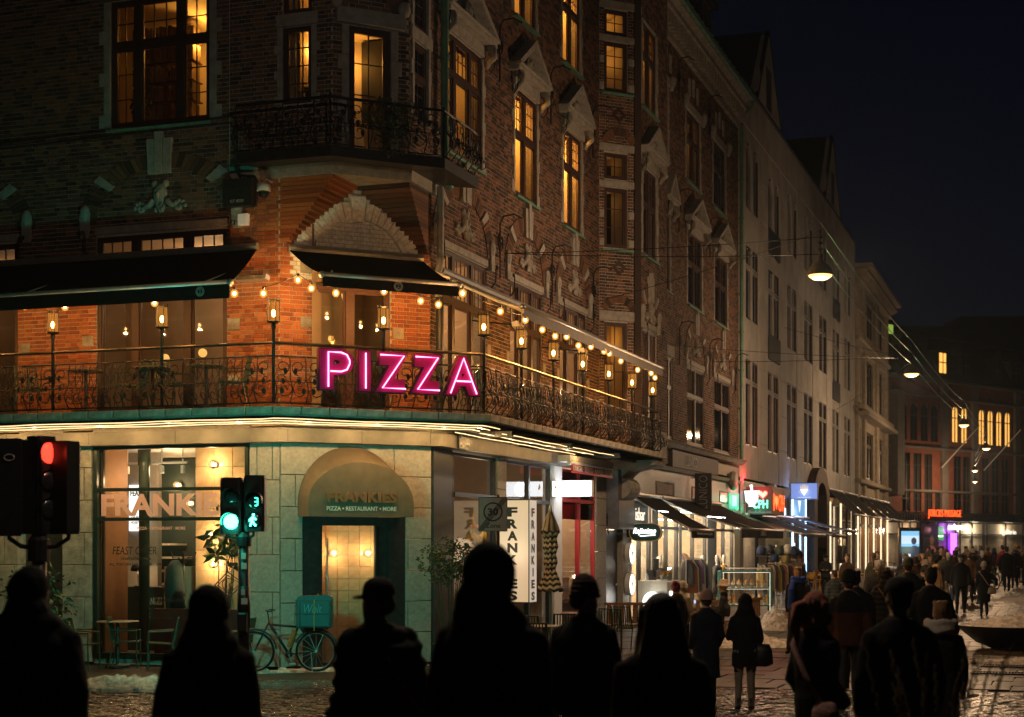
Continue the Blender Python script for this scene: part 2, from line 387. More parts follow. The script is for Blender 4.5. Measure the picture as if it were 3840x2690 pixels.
rest(FR, holesR, 18.15, 18.9, 5.2, 7.55, 0, d3=False); rest(FR, holesR, 20.82, 23.25, 5.2, 7.58, 3, d3=False); rest(FR, holesR, 24.82, 27.4, 5.2, 7.6, 0, d3=False)
rest(FRF, holesF, 12.25, 13.72, 5.2, 7.6, 3, d3=False); W2(FRF, holesF, 12.25, 13.72, 9.46, 11.66, 10.75, 0); W2(FRF, holesF, 12.2, 13.66, 13.18, 15.3, 14.5, 2.6, curt=[(.05, .45)])
# canted bay side
for z0, z1, lit, gr in ((14.72, 15.34, 5, (2, 2)), (13.32, 14.54, 6, (2, 4)), (11.16, 11.8, 1.2, (2, 2)), (9.46, 10.94, 1.0, (2, 3)), (5.2, 7.62, 9, (2, 2))):
    W2(FB, holesB, .14, .80, z0, z1, 0, lit, cols=(), rows=(), grid={(0,0):gr}, bar=.07)
# left front
rl_win = o = rest(FL, holesL, -3.68, -1.04, 4.5, 7.66, 60, ex=1.5, dep=3.0, tr=7.2)
wbig = big(FL, holesL, -3.38, -1.37, 9.6, 11.86, 11.06, 75, dep=2.0, ex=1.6)
W2(FL, holesL, .05, .60, 9.72, 11.04, 0, 15, ex=.1, cols=(), rows=(), grid={(0,0):(3,4)}, bar=.06); W2(FL, holesL, .05, .60, 11.28, 12.6, 0, 20, cols=(), rows=(), grid={(0,0):(3,4)}, bar=.06)
rest(FL, holesL, -8.2, -5.36, 4.5, 7.66, 14, dep=3.0, tr=7.2); big(FL, holesL, -7.9, -5.9, 9.6, 11.86, 11.06, 0)
W2(FU, holesU, .29, 1.06, 8.72, 11.04, 0, 14, ex=.25, cols=(), rows=(), grid={(0,0):(2,4)}, bar=.10)
# chamfer: glazed double door to the balcony
holesC.append((.58, 2.04, 4.45, 7.05))
dr = obj('balcony_door', frame_mb(1.46, 2.6, (.70,), (2.2,), {(0,0):(1,1),(1,0):(1,1)}, .075), m_woodr, brick_house, put(FC, RB, .58, 0, 4.45), FC.rz)
obj('pane', MB().quad((.05,.15,.05),(1.41,.15,.05),(1.41,.15,2.55),(.05,.15,2.55)), g_win, dr)
obj('room', room_mb(1.46, 2.6, 2.4), ROOMB, dr); lamp('ceiling_lamp', dr, (.75, 1.6, 2.2), 22, (1,.6,.28), .1)
hg = MB()
for z in (.9, 1.45, 2.0): hg.box(.745, .775, .075, .11, z, z+.16)
obj('hinge', hg, m_alu, dr)

# mortar sheets, returns and bricks
wl = MB()
ZB, ZT = 4.46, 16.72
wall_sheet(wl, FR, RB, 0, BT, ZB, 8.5, holesR); wall_sheet(wl, FR, RB, -1.0, BT, 8.5, ZT, holesR); wall_sheet(wl, FR, RB, 15.7, 28.96, ZB, ZT, holesR)
wall_sheet(wl, FL, RB, -9.0, 0, ZB, 8.5, holesL); wall_sheet(wl, FL, RB, -9.0, 1.0, 8.5, ZT, holesL)
wall_sheet(wl, FU, RB, 0, UW, 8.66, ZT, holesU); wall_sheet(wl, FC, RB, 0, CW, 4.2, 8.5, holesC)
wall_sheet(wl, FB, RB, 0, 1.13, ZB, ZT, holesB); wall_sheet(wl, FRF, RB, 11.9, 14.9, ZB, ZT, holesF)
for a, b in ((FRF.w(14.9), FR.w(15.7)),):
    wl.quad(a+Vector((0,0,ZB))-RB, b+Vector((0,0,ZB))-RB, b+Vector((0,0,ZT))-RB, a+Vector((0,0,ZT))-RB)
for fr, xa, ya, xb, yb in ((FR, 28.96, 0, 28.96, 11), (FR, 28.96, 11, -2, 11), (FL, -9, 0, -9, 11)):
    a, b = fr.w(xa, ya), fr.w(xb, yb)
    wl.quad(a-RB, b-RB, b+Vector((0,0,ZT))-RB, a+Vector((0,0,ZT))-RB)
obj('wall', wl, m_mortar, brick_house)
def add_bricks(fr, x0, x1, z0, z1, holes, mt, seed, cut=None):
    for a, b, za, zb, wh in masonry(x0, x1, z0, z1, holes, seed=seed, cut=cut): BR.append((fr, a, b, za, zb, wh, mt))
add_bricks(FR, 0, BT-.02, 4.46, ZT, holesR, 'd', 1); add_bricks(FR, -1.0, -.01, 8.72, ZT, holesR, 'd', 2); add_bricks(FR, 15.72, 28.9, 5.1, ZT, holesR, 'd', 3)
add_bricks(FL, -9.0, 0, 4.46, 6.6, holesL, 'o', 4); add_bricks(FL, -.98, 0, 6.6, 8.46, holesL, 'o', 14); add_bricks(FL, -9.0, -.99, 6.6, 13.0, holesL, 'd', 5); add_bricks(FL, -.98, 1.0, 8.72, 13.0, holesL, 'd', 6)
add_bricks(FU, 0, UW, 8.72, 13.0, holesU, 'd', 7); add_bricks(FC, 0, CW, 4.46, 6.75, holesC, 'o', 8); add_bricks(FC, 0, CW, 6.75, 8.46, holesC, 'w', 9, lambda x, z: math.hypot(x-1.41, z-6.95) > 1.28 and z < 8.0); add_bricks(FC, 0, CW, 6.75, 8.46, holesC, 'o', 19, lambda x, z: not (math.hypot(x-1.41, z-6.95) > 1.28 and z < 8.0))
add_bricks(FB, .0, 1.13, 4.5, ZT, holesB, 'd', 10); add_bricks(FRF, 11.9, 14.9, 5.1, ZT, holesF, 'd', 11)
# the bricks that show largest get an object each
def lead(b):
    fr, a, bb, za, zb, wh, mt = b
    if not wh: return -1
    p = fr.w((a+bb)/2, 0, (za+zb)/2)
    if fr is FC and mt == 'o' and za > 5.45 and zb < 6.75 and not (.5 < a < 2.0): return 3+1/p.y
    if fr is FL and mt == 'o' and za > 5.45 and zb < 6.5 and a > -5.36: return 2+1/p.y
    if fr is FL and mt == 'o' and za > 7.2 and a > -1.0: return 2.5+1/p.y
    return 0
BR.sort(key=lead, reverse=True)
st = {}
for L_ in (.226, .108):
    for k_, mm in (('o', m_bricko), ('d', m_brick)): st[(L_ > .15, k_)] = MB().cbox(-L_/2, L_/2, 0, .03, -.0325, .0325, .004).mesh('brick', mm)
rb = random.Random(5)
for b in BR[:300]:
    fr, a, bb, za, zb, wh, mt = b
    obj('brick', st[(bb-a > .15, mt)], None, brick_house, put(fr, RB, (a+bb)/2, rb.uniform(-.006, .001), (za+zb)/2), fr.rz+rb.uniform(-.012, .012))
for k_, mm in (('o', m_bricko), ('d', m_brick), ('w', m_brickw)):
    brick_stuff('brickwork', [b[:5] for b in BR[300:] if b[6] == k_], RB, mm, brick_house)

# stepped brick corbels carrying the corner, white arch between them
for side in (0, 1):
    nst = 15
    for i in range(nst):
        f0 = .12+.88*(i+1)/nst; z0 = 7.36+1.10*i/nst; z1 = z0+1.10/nst-.008
        if side == 0: A, B, D_ = C1, C1+XL*f0, C1+CD*(f0*math.sqrt(2))
        else: A, B, D_ = C2, C2-UX*f0, C2-CD*(f0*math.sqrt(2))
        inn = (C1+CD*1.4+UX*1.0)
        mb = MB(); poly = [(p-RB) for p in (A, B, D_)]
        mb.prism([(p.x, p.y) for p in poly], 'z', z0, z1); mb.prism([((p.x*.985), (p.y*.985)) for p in poly], 'z', z1, z1+.008)
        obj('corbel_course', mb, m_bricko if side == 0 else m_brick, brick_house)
mb = MB(); p = [q-RB for q in (C1+XL*(-.02), C1+XL*1.0, C1+XL*1.0+CD*UW, C2+UX*.02)]
q = [C1+XL*(-.35)-UX*.05, C1+XL*1.02-UX*.05+CD*-.0, C1+XL*1.0+CD*UW+Vector((.05,-.03,0)), C2+UX*.35+XL*.05, C2+UX*.35-XL*.3, C1-XL*.35+UX*.3]
mb.prism([((v-RB).x, (v-RB).y) for v in q], 'z', 8.46, 8.66); obj('corner_slab', mb, m_stone, brick_house)
def arch(fr, cx, cz, r0, r1, n, y, mats, a0=0., a1=PI, dep=.06, step=None, name='voussoir', taper=1.0):
    for i in range(n):
        t0, t1 = a0+(a1-a0)*i/n+.006, a0+(a1-a0)*(i+1)/n-.006
        mt = mats[i % len(mats)]
        rr = r1 if mt is not m_stone else r1+.05
        mb = MB(); mb.prism([(r0*math.cos(t0), r0*math.sin(t0)), (rr*math.cos(t0), rr*math.sin(t0)), (rr*math.cos(t1), rr*math.sin(t1)), (r0*math.cos(t1), r0*math.sin(t1))], 'y', y-(.02 if mt is m_stone else 0), y+dep)
        obj(name, mb, mt, brick_house, put(fr, RB, cx, 0, cz), fr.rz)
arch(FC, 1.41, 6.95, .92, 1.22, 19, -.05, [m_brickw], .42, PI-.30, .05)
mb = MB().prism([(-.10, .86), (.10, .86), (.14, 1.30), (-.14, 1.30)], 'y', -.09, .0); obj('keystone', mb, m_brickw, brick_house, put(FC, RB, 1.41, 0, 6.95), FC.rz)

# stone dressings
def slabp(fr, name, x0, x1, z0, z1, y0=-.04, y1=.05, mt=None, c=.012): return obj(name, MB().cbox(x0, x1, y0, y1, z0, z1, c), mt or m_stone, brick_house, put(fr, RB, 0, 0, 0), fr.rz)
def quoins(fr, x0, x1, z0, z1, w=.10, big_=.18, sill=True):
    n = max(3, int((z1-z0)/.62))
    for side in (0, 1):
        mb = MB()
        for i in range(n):
            a, b = z0+(z1-z0)*i/n, z0+(z1-z0)*(i+1)/n
            for k, (za, zb, ww) in enumerate(((a, a+(b-a)*.33, big_), (a+(b-a)*.33, b, w))):
                if side == 0: mb.cbox(x0-ww, x0, -.02-.004*k, .05, za+.002, zb-.002, .006)
                else: mb.cbox(x1, x1+ww, -.02-.004*k, .05, za+.002, zb-.002, .006)
        obj('stone_surround', mb, m_stone, brick_house, put(fr, RB, 0, 0, 0), fr.rz)
    if sill:
        mb = MB(); mb.prism([(-.09, -.05), (.14, -.02), (.14, -.06), (-.09, -.10)], 'x', x0-.05, x1+.05)
        obj('copper_sill', mb, m_copper, brick_house, put(fr, RB, 0, 0, z0), fr.rz)
def relief(fr, cx, cz, s, y=-.02, mt=None):
    mb = MB(); r = random.Random(int(cx*100+cz*7))
    mb.ball((0, y, 0), (.17*s, .10*s, .24*s), 10, 8); mb.ball((0, y-.09*s, -.02*s), (.05*s, .05*s, .08*s), 8, 6)
    for sx in (-1, 1):
        mb.ball((sx*.06*s, y-.07*s, .07*s), (.04*s, .04*s, .03*s), 6, 5)
        pts = [(sx*(.15+.25*t)*s, y, (-.1-.14*math.sin(t*2.2))*s) for t in (0, .25, .5, .75, 1)]
        mb.tube(pts, [.07*s, .075*s, .07*s, .06*s, .05*s], 7)
        for k in range(9):
            a = k*.75; rr = (.13-.012*k)*s; mb.ball((sx*(.46*s+rr*math.cos(a)), y, -.26*s+rr*math.sin(a)), (.055*s, .05*s, .055*s), 6, 5)
        mb.ball((sx*.13*s, y, .22*s), (.09*s, .06*s, .09*s), 7, 5)
    for k in range(14): a = k*.45; mb.ball(((r.random()-.5)*.22*s, y-.03*s, (-.2-.16*r.random())*s), (.045*s, .05*s, .06*s), 6, 5)
    return obj('carved_relief', mb, mt or m_stonew, brick_house, put(fr, RB, cx, 0, cz), fr.rz, smooth=True)
def carved_head(fr, cx, cz):
    mb = MB(); r = random.Random(int(cx*10)); mb.ball((0, -.08, 0), (.10, .10, .14), 12, 9); mb.ball((0, -.18, -.01), (.025, .03, .04), 8, 6); mb.ball((0, -.15, -.09), (.045, .03, .02), 8, 6)
    for sx in (-1, 1): mb.ball((sx*.04, -.15, .04), (.03, .03, .018), 8, 5)
    for k in range(22): a = k*.6; mb.tube([(.09*math.cos(a), -.05, .1*math.sin(a)), (.13*math.cos(a+.3), -.09, .17*math.sin(a+.3)-.02), (.12*math.cos(a+.6), -.06, .2*math.sin(a+.6)-.05)], [.022, .02, .008], 5)
    obj('carved_head', mb, m_stonew, brick_house, put(fr, RB, cx, 0, cz), fr.rz, smooth=True)
def pediment(fr, x0, x1, zl, face=True):
    cx = (x0+x1)/2; hw = (x1-x0)/2+.32
    slabp(fr, 'lintel', x0-.12, x1+.12, zl, zl+.24, -.06, .06); slabp(fr, 'cornice_moulding', cx-hw, cx+hw, zl+.24, zl+.34, -.22, .06); slabp(fr, 'cornice_moulding', cx-hw-.03, cx+hw+.03, zl+.34, zl+.40, -.27, .06)
    for sx in (-1, 1):
        mb = MB(); h0 = .45; h1 = 1.12
        a = (sx*(hw+.04), h0-.04); b = (0, h1); th_ = .10
        mb.prism([a, b, (0, h1-th_*1.5), (a[0]-sx*th_*2.0, h0-.04)][::sx], 'y', -.26, .03); obj('raking_cornice', mb, m_stone, brick_house, put(fr, RB, cx, 0, zl), fr.rz)
        con = MB(); con.tube([(0,-.05,.1),(0,-.2,.02),(0,-.22,-.12),(0,-.1,-.22),(0,-.06,-.32)], [.07,.08,.07,.06,.04], 8); con.ball((0,-.17,.06), .09, 8, 6)
        obj('scroll_bracket', con, m_stonew, brick_house, put(fr, RB, cx+sx*(hw-.2), 0, zl+.14), fr.rz, smooth=True)
        ir = MB(); ir.tube([(0,-.08,-.35),(0,-.16,-.25),(0,-.18,0),(0,-.2,.12),(.05,-.2,.17),(.1,-.2,.12),(.07,-.2,.07)], .013, 6); obj('iron_hook', ir, m_iron, brick_house, put(fr, RB, cx+sx*(hw-.05), 0, zl+.1), fr.rz)
    tri = MB().prism([(-hw+.22, .40), (hw-.22, .40), (0, 1.0)], 'y', -.012, .02); obj('tympanum', tri, m_steel, brick_house, put(fr, RB, cx, 0, zl), fr.rz)
    if face: carved_head(fr, cx, zl+.62)
for x0, x1 in ((.75, 2.68), (4.66, 6.13), (8.08, 9.54), (20.86, 22.86), (24.82, 26.88)): pediment(FR, x0, x1, 11.68); quoins(FR, x0, x1, 9.46, 11.66)
pediment(FRF, 12.25, 13.72, 11.68); quoins(FRF, 12.25, 13.72, 9.46, 11.66); quoins(FRF, 12.2, 13.66, 13.18, 15.3)
pediment(FR, 17.9, 18.55, 11.68, False); quoins(FR, 17.9, 18.55, 9.46, 11.66, .08, .14)
for x0, x1 in ((4.62, 6.07), (8.0, 9.45), (20.66, 22.6), (24.62, 26.6), (17.68, 18.3)):
    quoins(FR, x0, x1, 13.2, 15.3); slabp(FR, 'lintel', x0-.2, x1+.2, 15.34, 15.6)
    cx = (x0+x1)/2
    for sx in (-1, 0, 1): obj('keystone', MB().prism([(-.09, 0), (.09, 0), (.13, .5), (-.13, .5)], 'y', -.04, .03), m_stone, brick_house, put(FR, RB, cx+sx*.55, 0, 15.72+(.2 if sx == 0 else .08)), FR.rz)
    for sx in (-1, 1): con = MB().tube([(0,-.04,-.22),(0,-.08,-.05),(0,-.09,.1),(0,-.05,.22)], [.05,.09,.11,.07], 8); obj('scroll_stone', con, m_stone, brick_house, put(FR, RB, cx+sx*((x1-x0)/2+.28), 0, 15.5), FR.rz, smooth=True)
# first floor arches with stone keystones and a mask in each tympanum
def big_arch(fr, x0, x1, zl, dark=False):
    cx = (x0+x1)/2; r0 = (x1-x0)/2+.02; kz = min(1.0, .98/ (r0+.02))
    slabp(fr, 'lintel', x0-.02, x1+.02, zl, zl+.14, -.03, .08)
    n = 15
    for i in range(n):
        t0, t1 = .02+(PI-.04)*i/n, .02+(PI-.04)*(i+1)/n
        stone = i in (3, 11); mt = m_stone if stone else m_brick
        if i == 7: continue
        ro = r0+.36+(.05 if stone else 0)
        if stone: t0 += (t1-t0)*.22; t1 -= (t1-t0)*.22
        P_ = lambda r_, t: (r_*math.cos(t), r_*math.sin(t)*kz)
        k = 1 if stone else 3
        for q_ in range(k):
            a, b = t0+(t1-t0)*q_/k+.004, t0+(t1-t0)*(q_+1)/k-.004
            mb = MB().prism([P_(r0, a), P_(ro, a), P_(ro, b), P_(r0, b)], 'y', -.045 if stone else -.02, .03); obj('voussoir', mb, mt, brick_house, put(fr, RB, cx, 0, zl+.16), fr.rz)
    for dx, h_ in ((-.15, .62), (0, .74), (.15, .62)): obj('keystone', MB().prism([(-.068+dx, r0*kz-.12), (.068+dx, r0*kz-.12), (.08+dx*1.15, r0*kz-.12+h_), (-.08+dx*1.15, r0*kz-.12+h_)], 'y', -.07-.02*(dx == 0), .03), m_stone, brick_house, put(fr, RB, cx, 0, zl+.16), fr.rz)
    for sx in (-1, 1):
        mb = MB(); mb.ball((0, -.04, .20), (.11, .07, .15), 9, 7); mb.prism([(-.08, -.25), (.08, -.25), (.11, .2), (-.11, .2)], 'y', -.06, .02); obj('impost_scroll', mb, m_stone, brick_house, put(fr, RB, cx+sx*(r0+.2), 0, zl+.2), fr.rz, smooth=False)
        ir = MB(); ir.tube([(0,-.05,-.4),(0,-.14,-.28),(0,-.15,-.05),(sx*.04,-.15,.06),(sx*.11,-.15,.05),(sx*.09,-.15,-.02)], .013, 6); obj('iron_hook', ir, m_iron, brick_house, put(fr, RB, cx+sx*(r0+.12), 0, zl), fr.rz)
    relief(fr, cx, zl+.16+r0*kz*.5, .85)
for x0, x1 in ((.45, 2.96), (4.38, 6.54), (7.84, 9.98), (20.82, 23.25), (24.82, 27.4)): big_arch(FR, x0, x1, 7.62)
big_arch(FRF, 12.35, 13.62, 7.62); big_arch(FL, -3.68, -1.04, 7.70); big_arch(FL, -8.2, -5.36, 7.70)
slabp(FR, 'lintel', 18.05, 19.0, 7.58, 7.9)
for (a, b), z in (((.45, 2.96), 0), ((4.38, 6.54), 0), ((7.84, 9.98), 0)):
    for z_ in (6.9, 5.9):
        for xx in (a-.22, b+.04): slabp(FR, 'stone_block', xx, xx+.18, z_, z_+.2, -.012, .04)
for xx, z_ in ((-5.33, 5.62), (-3.98, 5.70), (-1.02, 5.88), (-1.02, 4.9)): slabp(FL, 'stone_block', xx, xx+.24, z_, z_+.2, -.012, .04, m_stonew)
for xx, z_ in ((.36, 5.90), (.36, 6.85), (2.08, 5.80)): slabp(FC, 'stone_block', xx, xx+.22, z_, z_+.2, -.012, .04, m_stonew)
quoins(FL, -3.38, -1.37, 9.6, 11.86, .14, .24); quoins(FL, .05, .60, 9.72, 11.04, .10, .16, False); quoins(FR, -.80, -.14, 9.62, 12.7, .09, .14, False)
slabp(FR, 'lintel', -.95, .02, 11.02, 11.24)
slabp(FL, 'lintel', -.06, .72, 11.06, 11.26); quoins(FU, .29, 1.06, 8.72, 11.04, .13, .2, False); slabp(FU, 'lintel', .05, 1.32, 11.06, 11.32, -.08); arch(FU, .67, 11.2, .45, .75, 9, -.03, [m_brick], .3, PI-.3, .03)
for sx in (-1, 1): obj('scroll_stone', MB().ball((0,-.06,0), (.12, .09, .14), 9, 7), m_stonew, brick_house, put(FU, RB, .67+sx*.62, 0, 11.42), FU.rz, smooth=True)
# bay bands, segment arches, diamond
for z0, z1 in ((14.55, 14.71), (10.95, 11.12), (11.84, 12.03), (7.66, 7.90), (15.36, 15.56)): slabp(FB, 'stone_band', -.02, 1.15, z0, z1, -.03, .04); slabp(FRF, 'stone_band', 11.88, 12.1, z0, z1, -.03, .04)
for z in (12.05, 7.92): arch(FB, .55, z-.18, .38, .56, 9, -.04, [m_brick], .45, PI-.45, .03)
for z in (12.75, 8.98):
    mb = MB(); 
    for a in range(4): 
        t = a*PI/2; mb.prism([(.10*math.cos(t), .10*math.sin(t)), (.19*math.cos(t), .19*math.sin(t)), (.19*math.cos(t+PI/2), .19*math.sin(t+PI/2)), (.10*math.cos(t+PI/2), .10*math.sin(t+PI/2))], 'y', -.03, .02)
    obj('diamond_panel', mb, m_wood, brick_house, put(FB, RB, .55, 0, z), FB.rz)
for z in (13.28, 9.42): obj('copper_sill', MB().box(.05, .95, -.07, .02, -.05, 0), m_copper, brick_house, put(FB, RB, 0, 0, z), FB.rz)
for z in (13.35, 10.2, 9.5, 14.0): slabp(FB, 'stone_block', .0, .13, z, z+.18, -.015, .03); slabp(FB, 'stone_block', .82, 1.0, z, z+.18, -.015, .03)
mb = MB().box(.98, 1.16, -.05, .05, ZB, ZT); obj('bay_pier', mb, m_brick, brick_house, put(FB, RB, 0, 0, 0), FB.rz)
# wrought iron wall anchors with curling lamp hooks
an = MB(); an.tube([(0,-.05,-.75),(0,-.05,.35),(.02,-.12,.5),(.12,-.3,.55),(.3,-.42,.5)], .018, 6)
for s_ in (-1, 1):
    an.tube([(0,-.05,.0),(s_*.09,-.06,.1),(s_*.13,-.06,.0),(s_*.10,-.06,-.14),(s_*.03,-.05,-.2)], .014, 5); an.tube([(0,-.05,-.1),(s_*.06,-.06,-.02),(s_*.1,-.06,-.1)], .012, 5)
an = an.mesh('wall_anchor', m_iron)
for x, z in ((3.62, 8.25), (7.1, 8.25), (10.4, 8.3), (3.6, 12.2), (7.0, 12.2), (10.35, 12.2), (19.6, 8.2), (23.9, 8.2), (19.5, 12.1), (23.9, 12.1), (19.5, 16.0), (23.8, 16.0), (28.2, 8.2)): obj('wall_anchor', an, None, brick_house, put(FR, RB, x, 0, z), FR.rz)
# eaves, gutter, roof, dormers
mb = MB(); prof = [(.0, 16.7), (-.12, 16.7), (-.12, 16.86), (-.16, 17.25), (-.34, 17.3), (-.34, 17.46), (-.46, 17.6), (.0, 17.62)]
mb.prism([(p[0], p[1]) for p in prof], 'x', -1.2, 29.0); obj('eaves_cornice', mb, m_stonew, brick_house, put(FR, RB, 0, 0, 0), FR.rz)
obj('eaves_cornice', MB().prism([(p[0], p[1]) for p in prof], 'x', -9.1, 1.2), m_stonew, brick_house, put(FL, RB, 0, 0, 0), FL.rz)
dm = MB().cbox(0, .12, -.30, -.1, 0, .36, .012).mesh('dentil', m_stonew)
for i in range(44): obj('dentil', dm, None, brick_house, put(FR, RB, 12+i*.385, 0, 16.88), FR.rz)
mb = MB(); mb.prism([(-.46, 17.62), (-.58, 17.62), (-.58, 17.78), (-.56, 17.78), (-.56, 17.64), (-.46, 17.66)], 'x', -1.2, 29.1); 
for i in range(44): mb.prism([(-.46, 17.60), (-.60, 17.60), (-.60, 17.82), (-.57, 17.82), (-.57, 17.63), (-.46, 17.63)], 'x', -1+i*.69, -.96+i*.69)
obj('gutter', mb, m_copper, brick_house, put(FR, RB, 0, 0, 0), FR.rz)
mb = MB(); P = lambda fr, x, y, z: fr.w(x, y, z)-RB
mb.quad(P(FR,-1.2,-.4,17.6), P(FR,29,-.4,17.6), P(FR,29,4.5,23.5), P(FR,2,4.5,23.5)); mb.quad(P(FL,-9,-.4,17.6), P(FL,1.2,-.4,17.6), P(FR,2,4.5,23.5), P(FL,-9,4.5,23.5))
mb.quad(P(FR,29,4.5,23.5), P(FR,29,11,17.6), P(FR,2,11,17.6), P(FR,2,4.5,23.5)); mb.add([P(FR,29,-.4,17.6), P(FR,29,11,17.6), P(FR,29,4.5,23.5)], [(0,1,2)])
obj('roof', mb, m_slate, brick_house)
for x in (14.5, 19.5, 24.0):
    d = obj('dormer', MB().box(-.9, .9, .0, 3, 17.8, 19.7).add([(-1.1,-.15,19.7),(1.1,-.15,19.7),(0,-.15,21.0),(-1.1,3.5,19.7),(1.1,3.5,19.7),(0,3.5,21.0)], [(0,1,2),(0,2,5,3),(1,4,5,2)]), m_slate, brick_house, put(FR, RB, x, .1, 0), FR.rz)
    obj('window', frame_mb(1.2, 1.5, (.6,), (), {(0,0):(1,2),(1,0):(1,2)}, y0=-.04, y1=.02), m_wood, d, (-.6, 0, 18.1)); obj('bargeboard', MB().tube([(-1.1,-.16,19.68),(0,-.16,21.02),(1.1,-.16,19.68)], .05, 4), m_steel, d)
# drainpipes
def pipe(fr, x, y, z0, z1, r, m, join=3):
    mb = MB(); mb.tube([(0, 0, z0), (0, 0, z1)], r, 12)
    for i in range(join): z = z0+(z1-z0)*(i+.5)/join; mb.tube([(0, 0, z-.04), (0, 0, z+.04)], r*1.2, 12); mb.box(-r*.4, r*.4, 0, -y+.02, z-.02, z+.02)
    obj('drainpipe', mb, m, brick_house, put(fr, RB, x, y, 0), fr.rz, smooth=False)
pipe(FR, .36, -.13, 9.05, 16.9, .075, m_pipe, 6); pipe(FR, .12, -.14, 7.35, 8.6, .065, m_pipeg, 1); pipe(FR, .10, -.14, 4.5, 6.6, .07, m_steel, 1); pipe(FR, 28.85, -.12, 4.9, 16.9, .07, m_pipe, 9)
obj('drainpipe', MB().tube([(.36,-.13,9.1),(.30,-.2,8.75),(.2,-.3,8.6)], .07, 10), m_pipe, brick_house, put(FR, RB, 0, 0, 0), FR.rz, smooth=True)
obj('drainpipe', MB().tube([(.12,-.14,7.4),(.11,-.14,7.2),(.02,-.14,7.05),(0,-.14,6.9),(.02,-.14,6.6)], .065, 10), m_pipeg, brick_house, put(FR, RB, 0, 0, 0), FR.rz, smooth=True)
obj('drainpipe', MB().tube([(28.85,-.12,16.9),(28.85,-.2,17.2),(28.85,-.5,17.5),(28.85,-.52,17.7)], .07, 10), m_pipe, brick_house, put(FR, RB, 0, 0, 0), FR.rz, smooth=True)
# shelves of binders behind the big left window
sh = MB(); bi = MB(); r = random.Random(11)
for k in range(6):
    z = .05+k*.36; sh.box(-.35, .95, 1.25, 1.6, z, z+.02); x = -.32
    while x < .92: w_ = r.uniform(.045, .075); hh = r.uniform(.24, .31); bi.box(x, x+w_, 1.22, 1.5, z+.02, z+.02+hh); bi.box(x+.012, x+w_-.012, 1.215, 1.2195, z+.10, z+.20); x += w_+.006
obj('binder_shelf', sh, m_woodr, wbig); obj('binder_row', bi, m_binder, wbig, kind='stuff'); sh.box(-.37, -.34, 1.25, 1.6, 0, 2.2)

gl_m = emat('globe_lamp_glow', (1.0, .52, .12), 1.1)
for par, pts_ in ((rl_win, ((-.62,1.9,2.75),(-.40,1.9,2.82),(-.2,1.9,2.72),(-.5,2.0,2.6),(.2,2.0,1.2),(.9,2.2,1.3))), (dr, ((.02,.8,2.22),(.14,.8,2.28),(.1,.75,2.12),(.26,.8,2.12),(.34,.85,2.24),(.36,.8,2.06),(.22,.8,2.03),(.46,.8,2.15),(.85,.8,2.2),(.35,.9,1.5)))):
    for x, y, z in pts_: obj('globe_lamp', MB().ball((0,0,0), .085, 12, 8), gl_m, par, (x, y, z), smooth=True)
# ------------------------------------------------------------------ balcony round the corner (part of the building)
def bis(a, b): s_ = (a+b).normalized(); return s_, 1/s_.dot(a)
nLo, nCo, nRo = -FL.n, -FC.n, -FR.n
b1, k1 = bis(nLo, nCo); b2, k2 = bis(nCo, nRo)
BEND = 12.5
def bpath(o, z, xl=-9.0, xr=BEND): return [FL.w(xl, -o, z), C1+b1*k1*o+Vector((0,0,z)), C2+b2*k2*o+Vector((0,0,z)), FR.w(xr, -o, z)]
def sweep(prof, **k):
    mb = MB(); ps = [[p-RB for p in bpath(o, z, **k)] for o, z in prof]; n = len(prof)
    vs = [ps[i][j] for j in range(4) for i in range(n)]
    fs = [(j*n+i, j*n+(i+1) % n, (j+1)*n+(i+1) % n, (j+1)*n+i) for j in range(3) for i in range(n)]+[tuple(range(n)), tuple(range(3*n, 4*n))[::-1]]
    return mb.add(vs, fs)
balc = obj('balcony', sweep([(.0, 4.27), (1.20, 4.25), (1.27, 4.27), (1.27, 4.41), (.0, 4.455)]), m_stonew, brick_house)
obj('spill_sheet', sweep([(.30, 4.236), (1.262, 4.232), (1.262, 4.249), (.30, 4.249)]), mat('spill_sheet_black', (.006,.006,.006), 1.0, spec=.0), balc)  # black sheet added under the slab to swallow the strip light's spill
obj('beam', sweep([(.62, 4.17), (.74, 4.17), (.74, 4.25), (.62, 4.25)]), m_steel, balc)
def segs(o):
    p = bpath(o, 0); return [(p[0], p[1], FL), (p[1], p[2], FC), (p[2], p[3], FR)]
est = MB().cbox(0, .475, 0, .08, 0, .13, .012).mesh('edge_stone', m_stonew)
for a, b, fr in segs(1.355):
    L_ = (b-a).length; n = int(L_/.48)
    for i in range(n):
        p = a+(b-a)*((i+.02)/n); obj('edge_stone', est, None, balc, p+Vector((0,0,4.28))-RB, fr.rz)
def bulge(z): return .17*math.exp(-((z-.22)/.17)**2)+.05*math.exp(-((z-.62)/.12)**2)
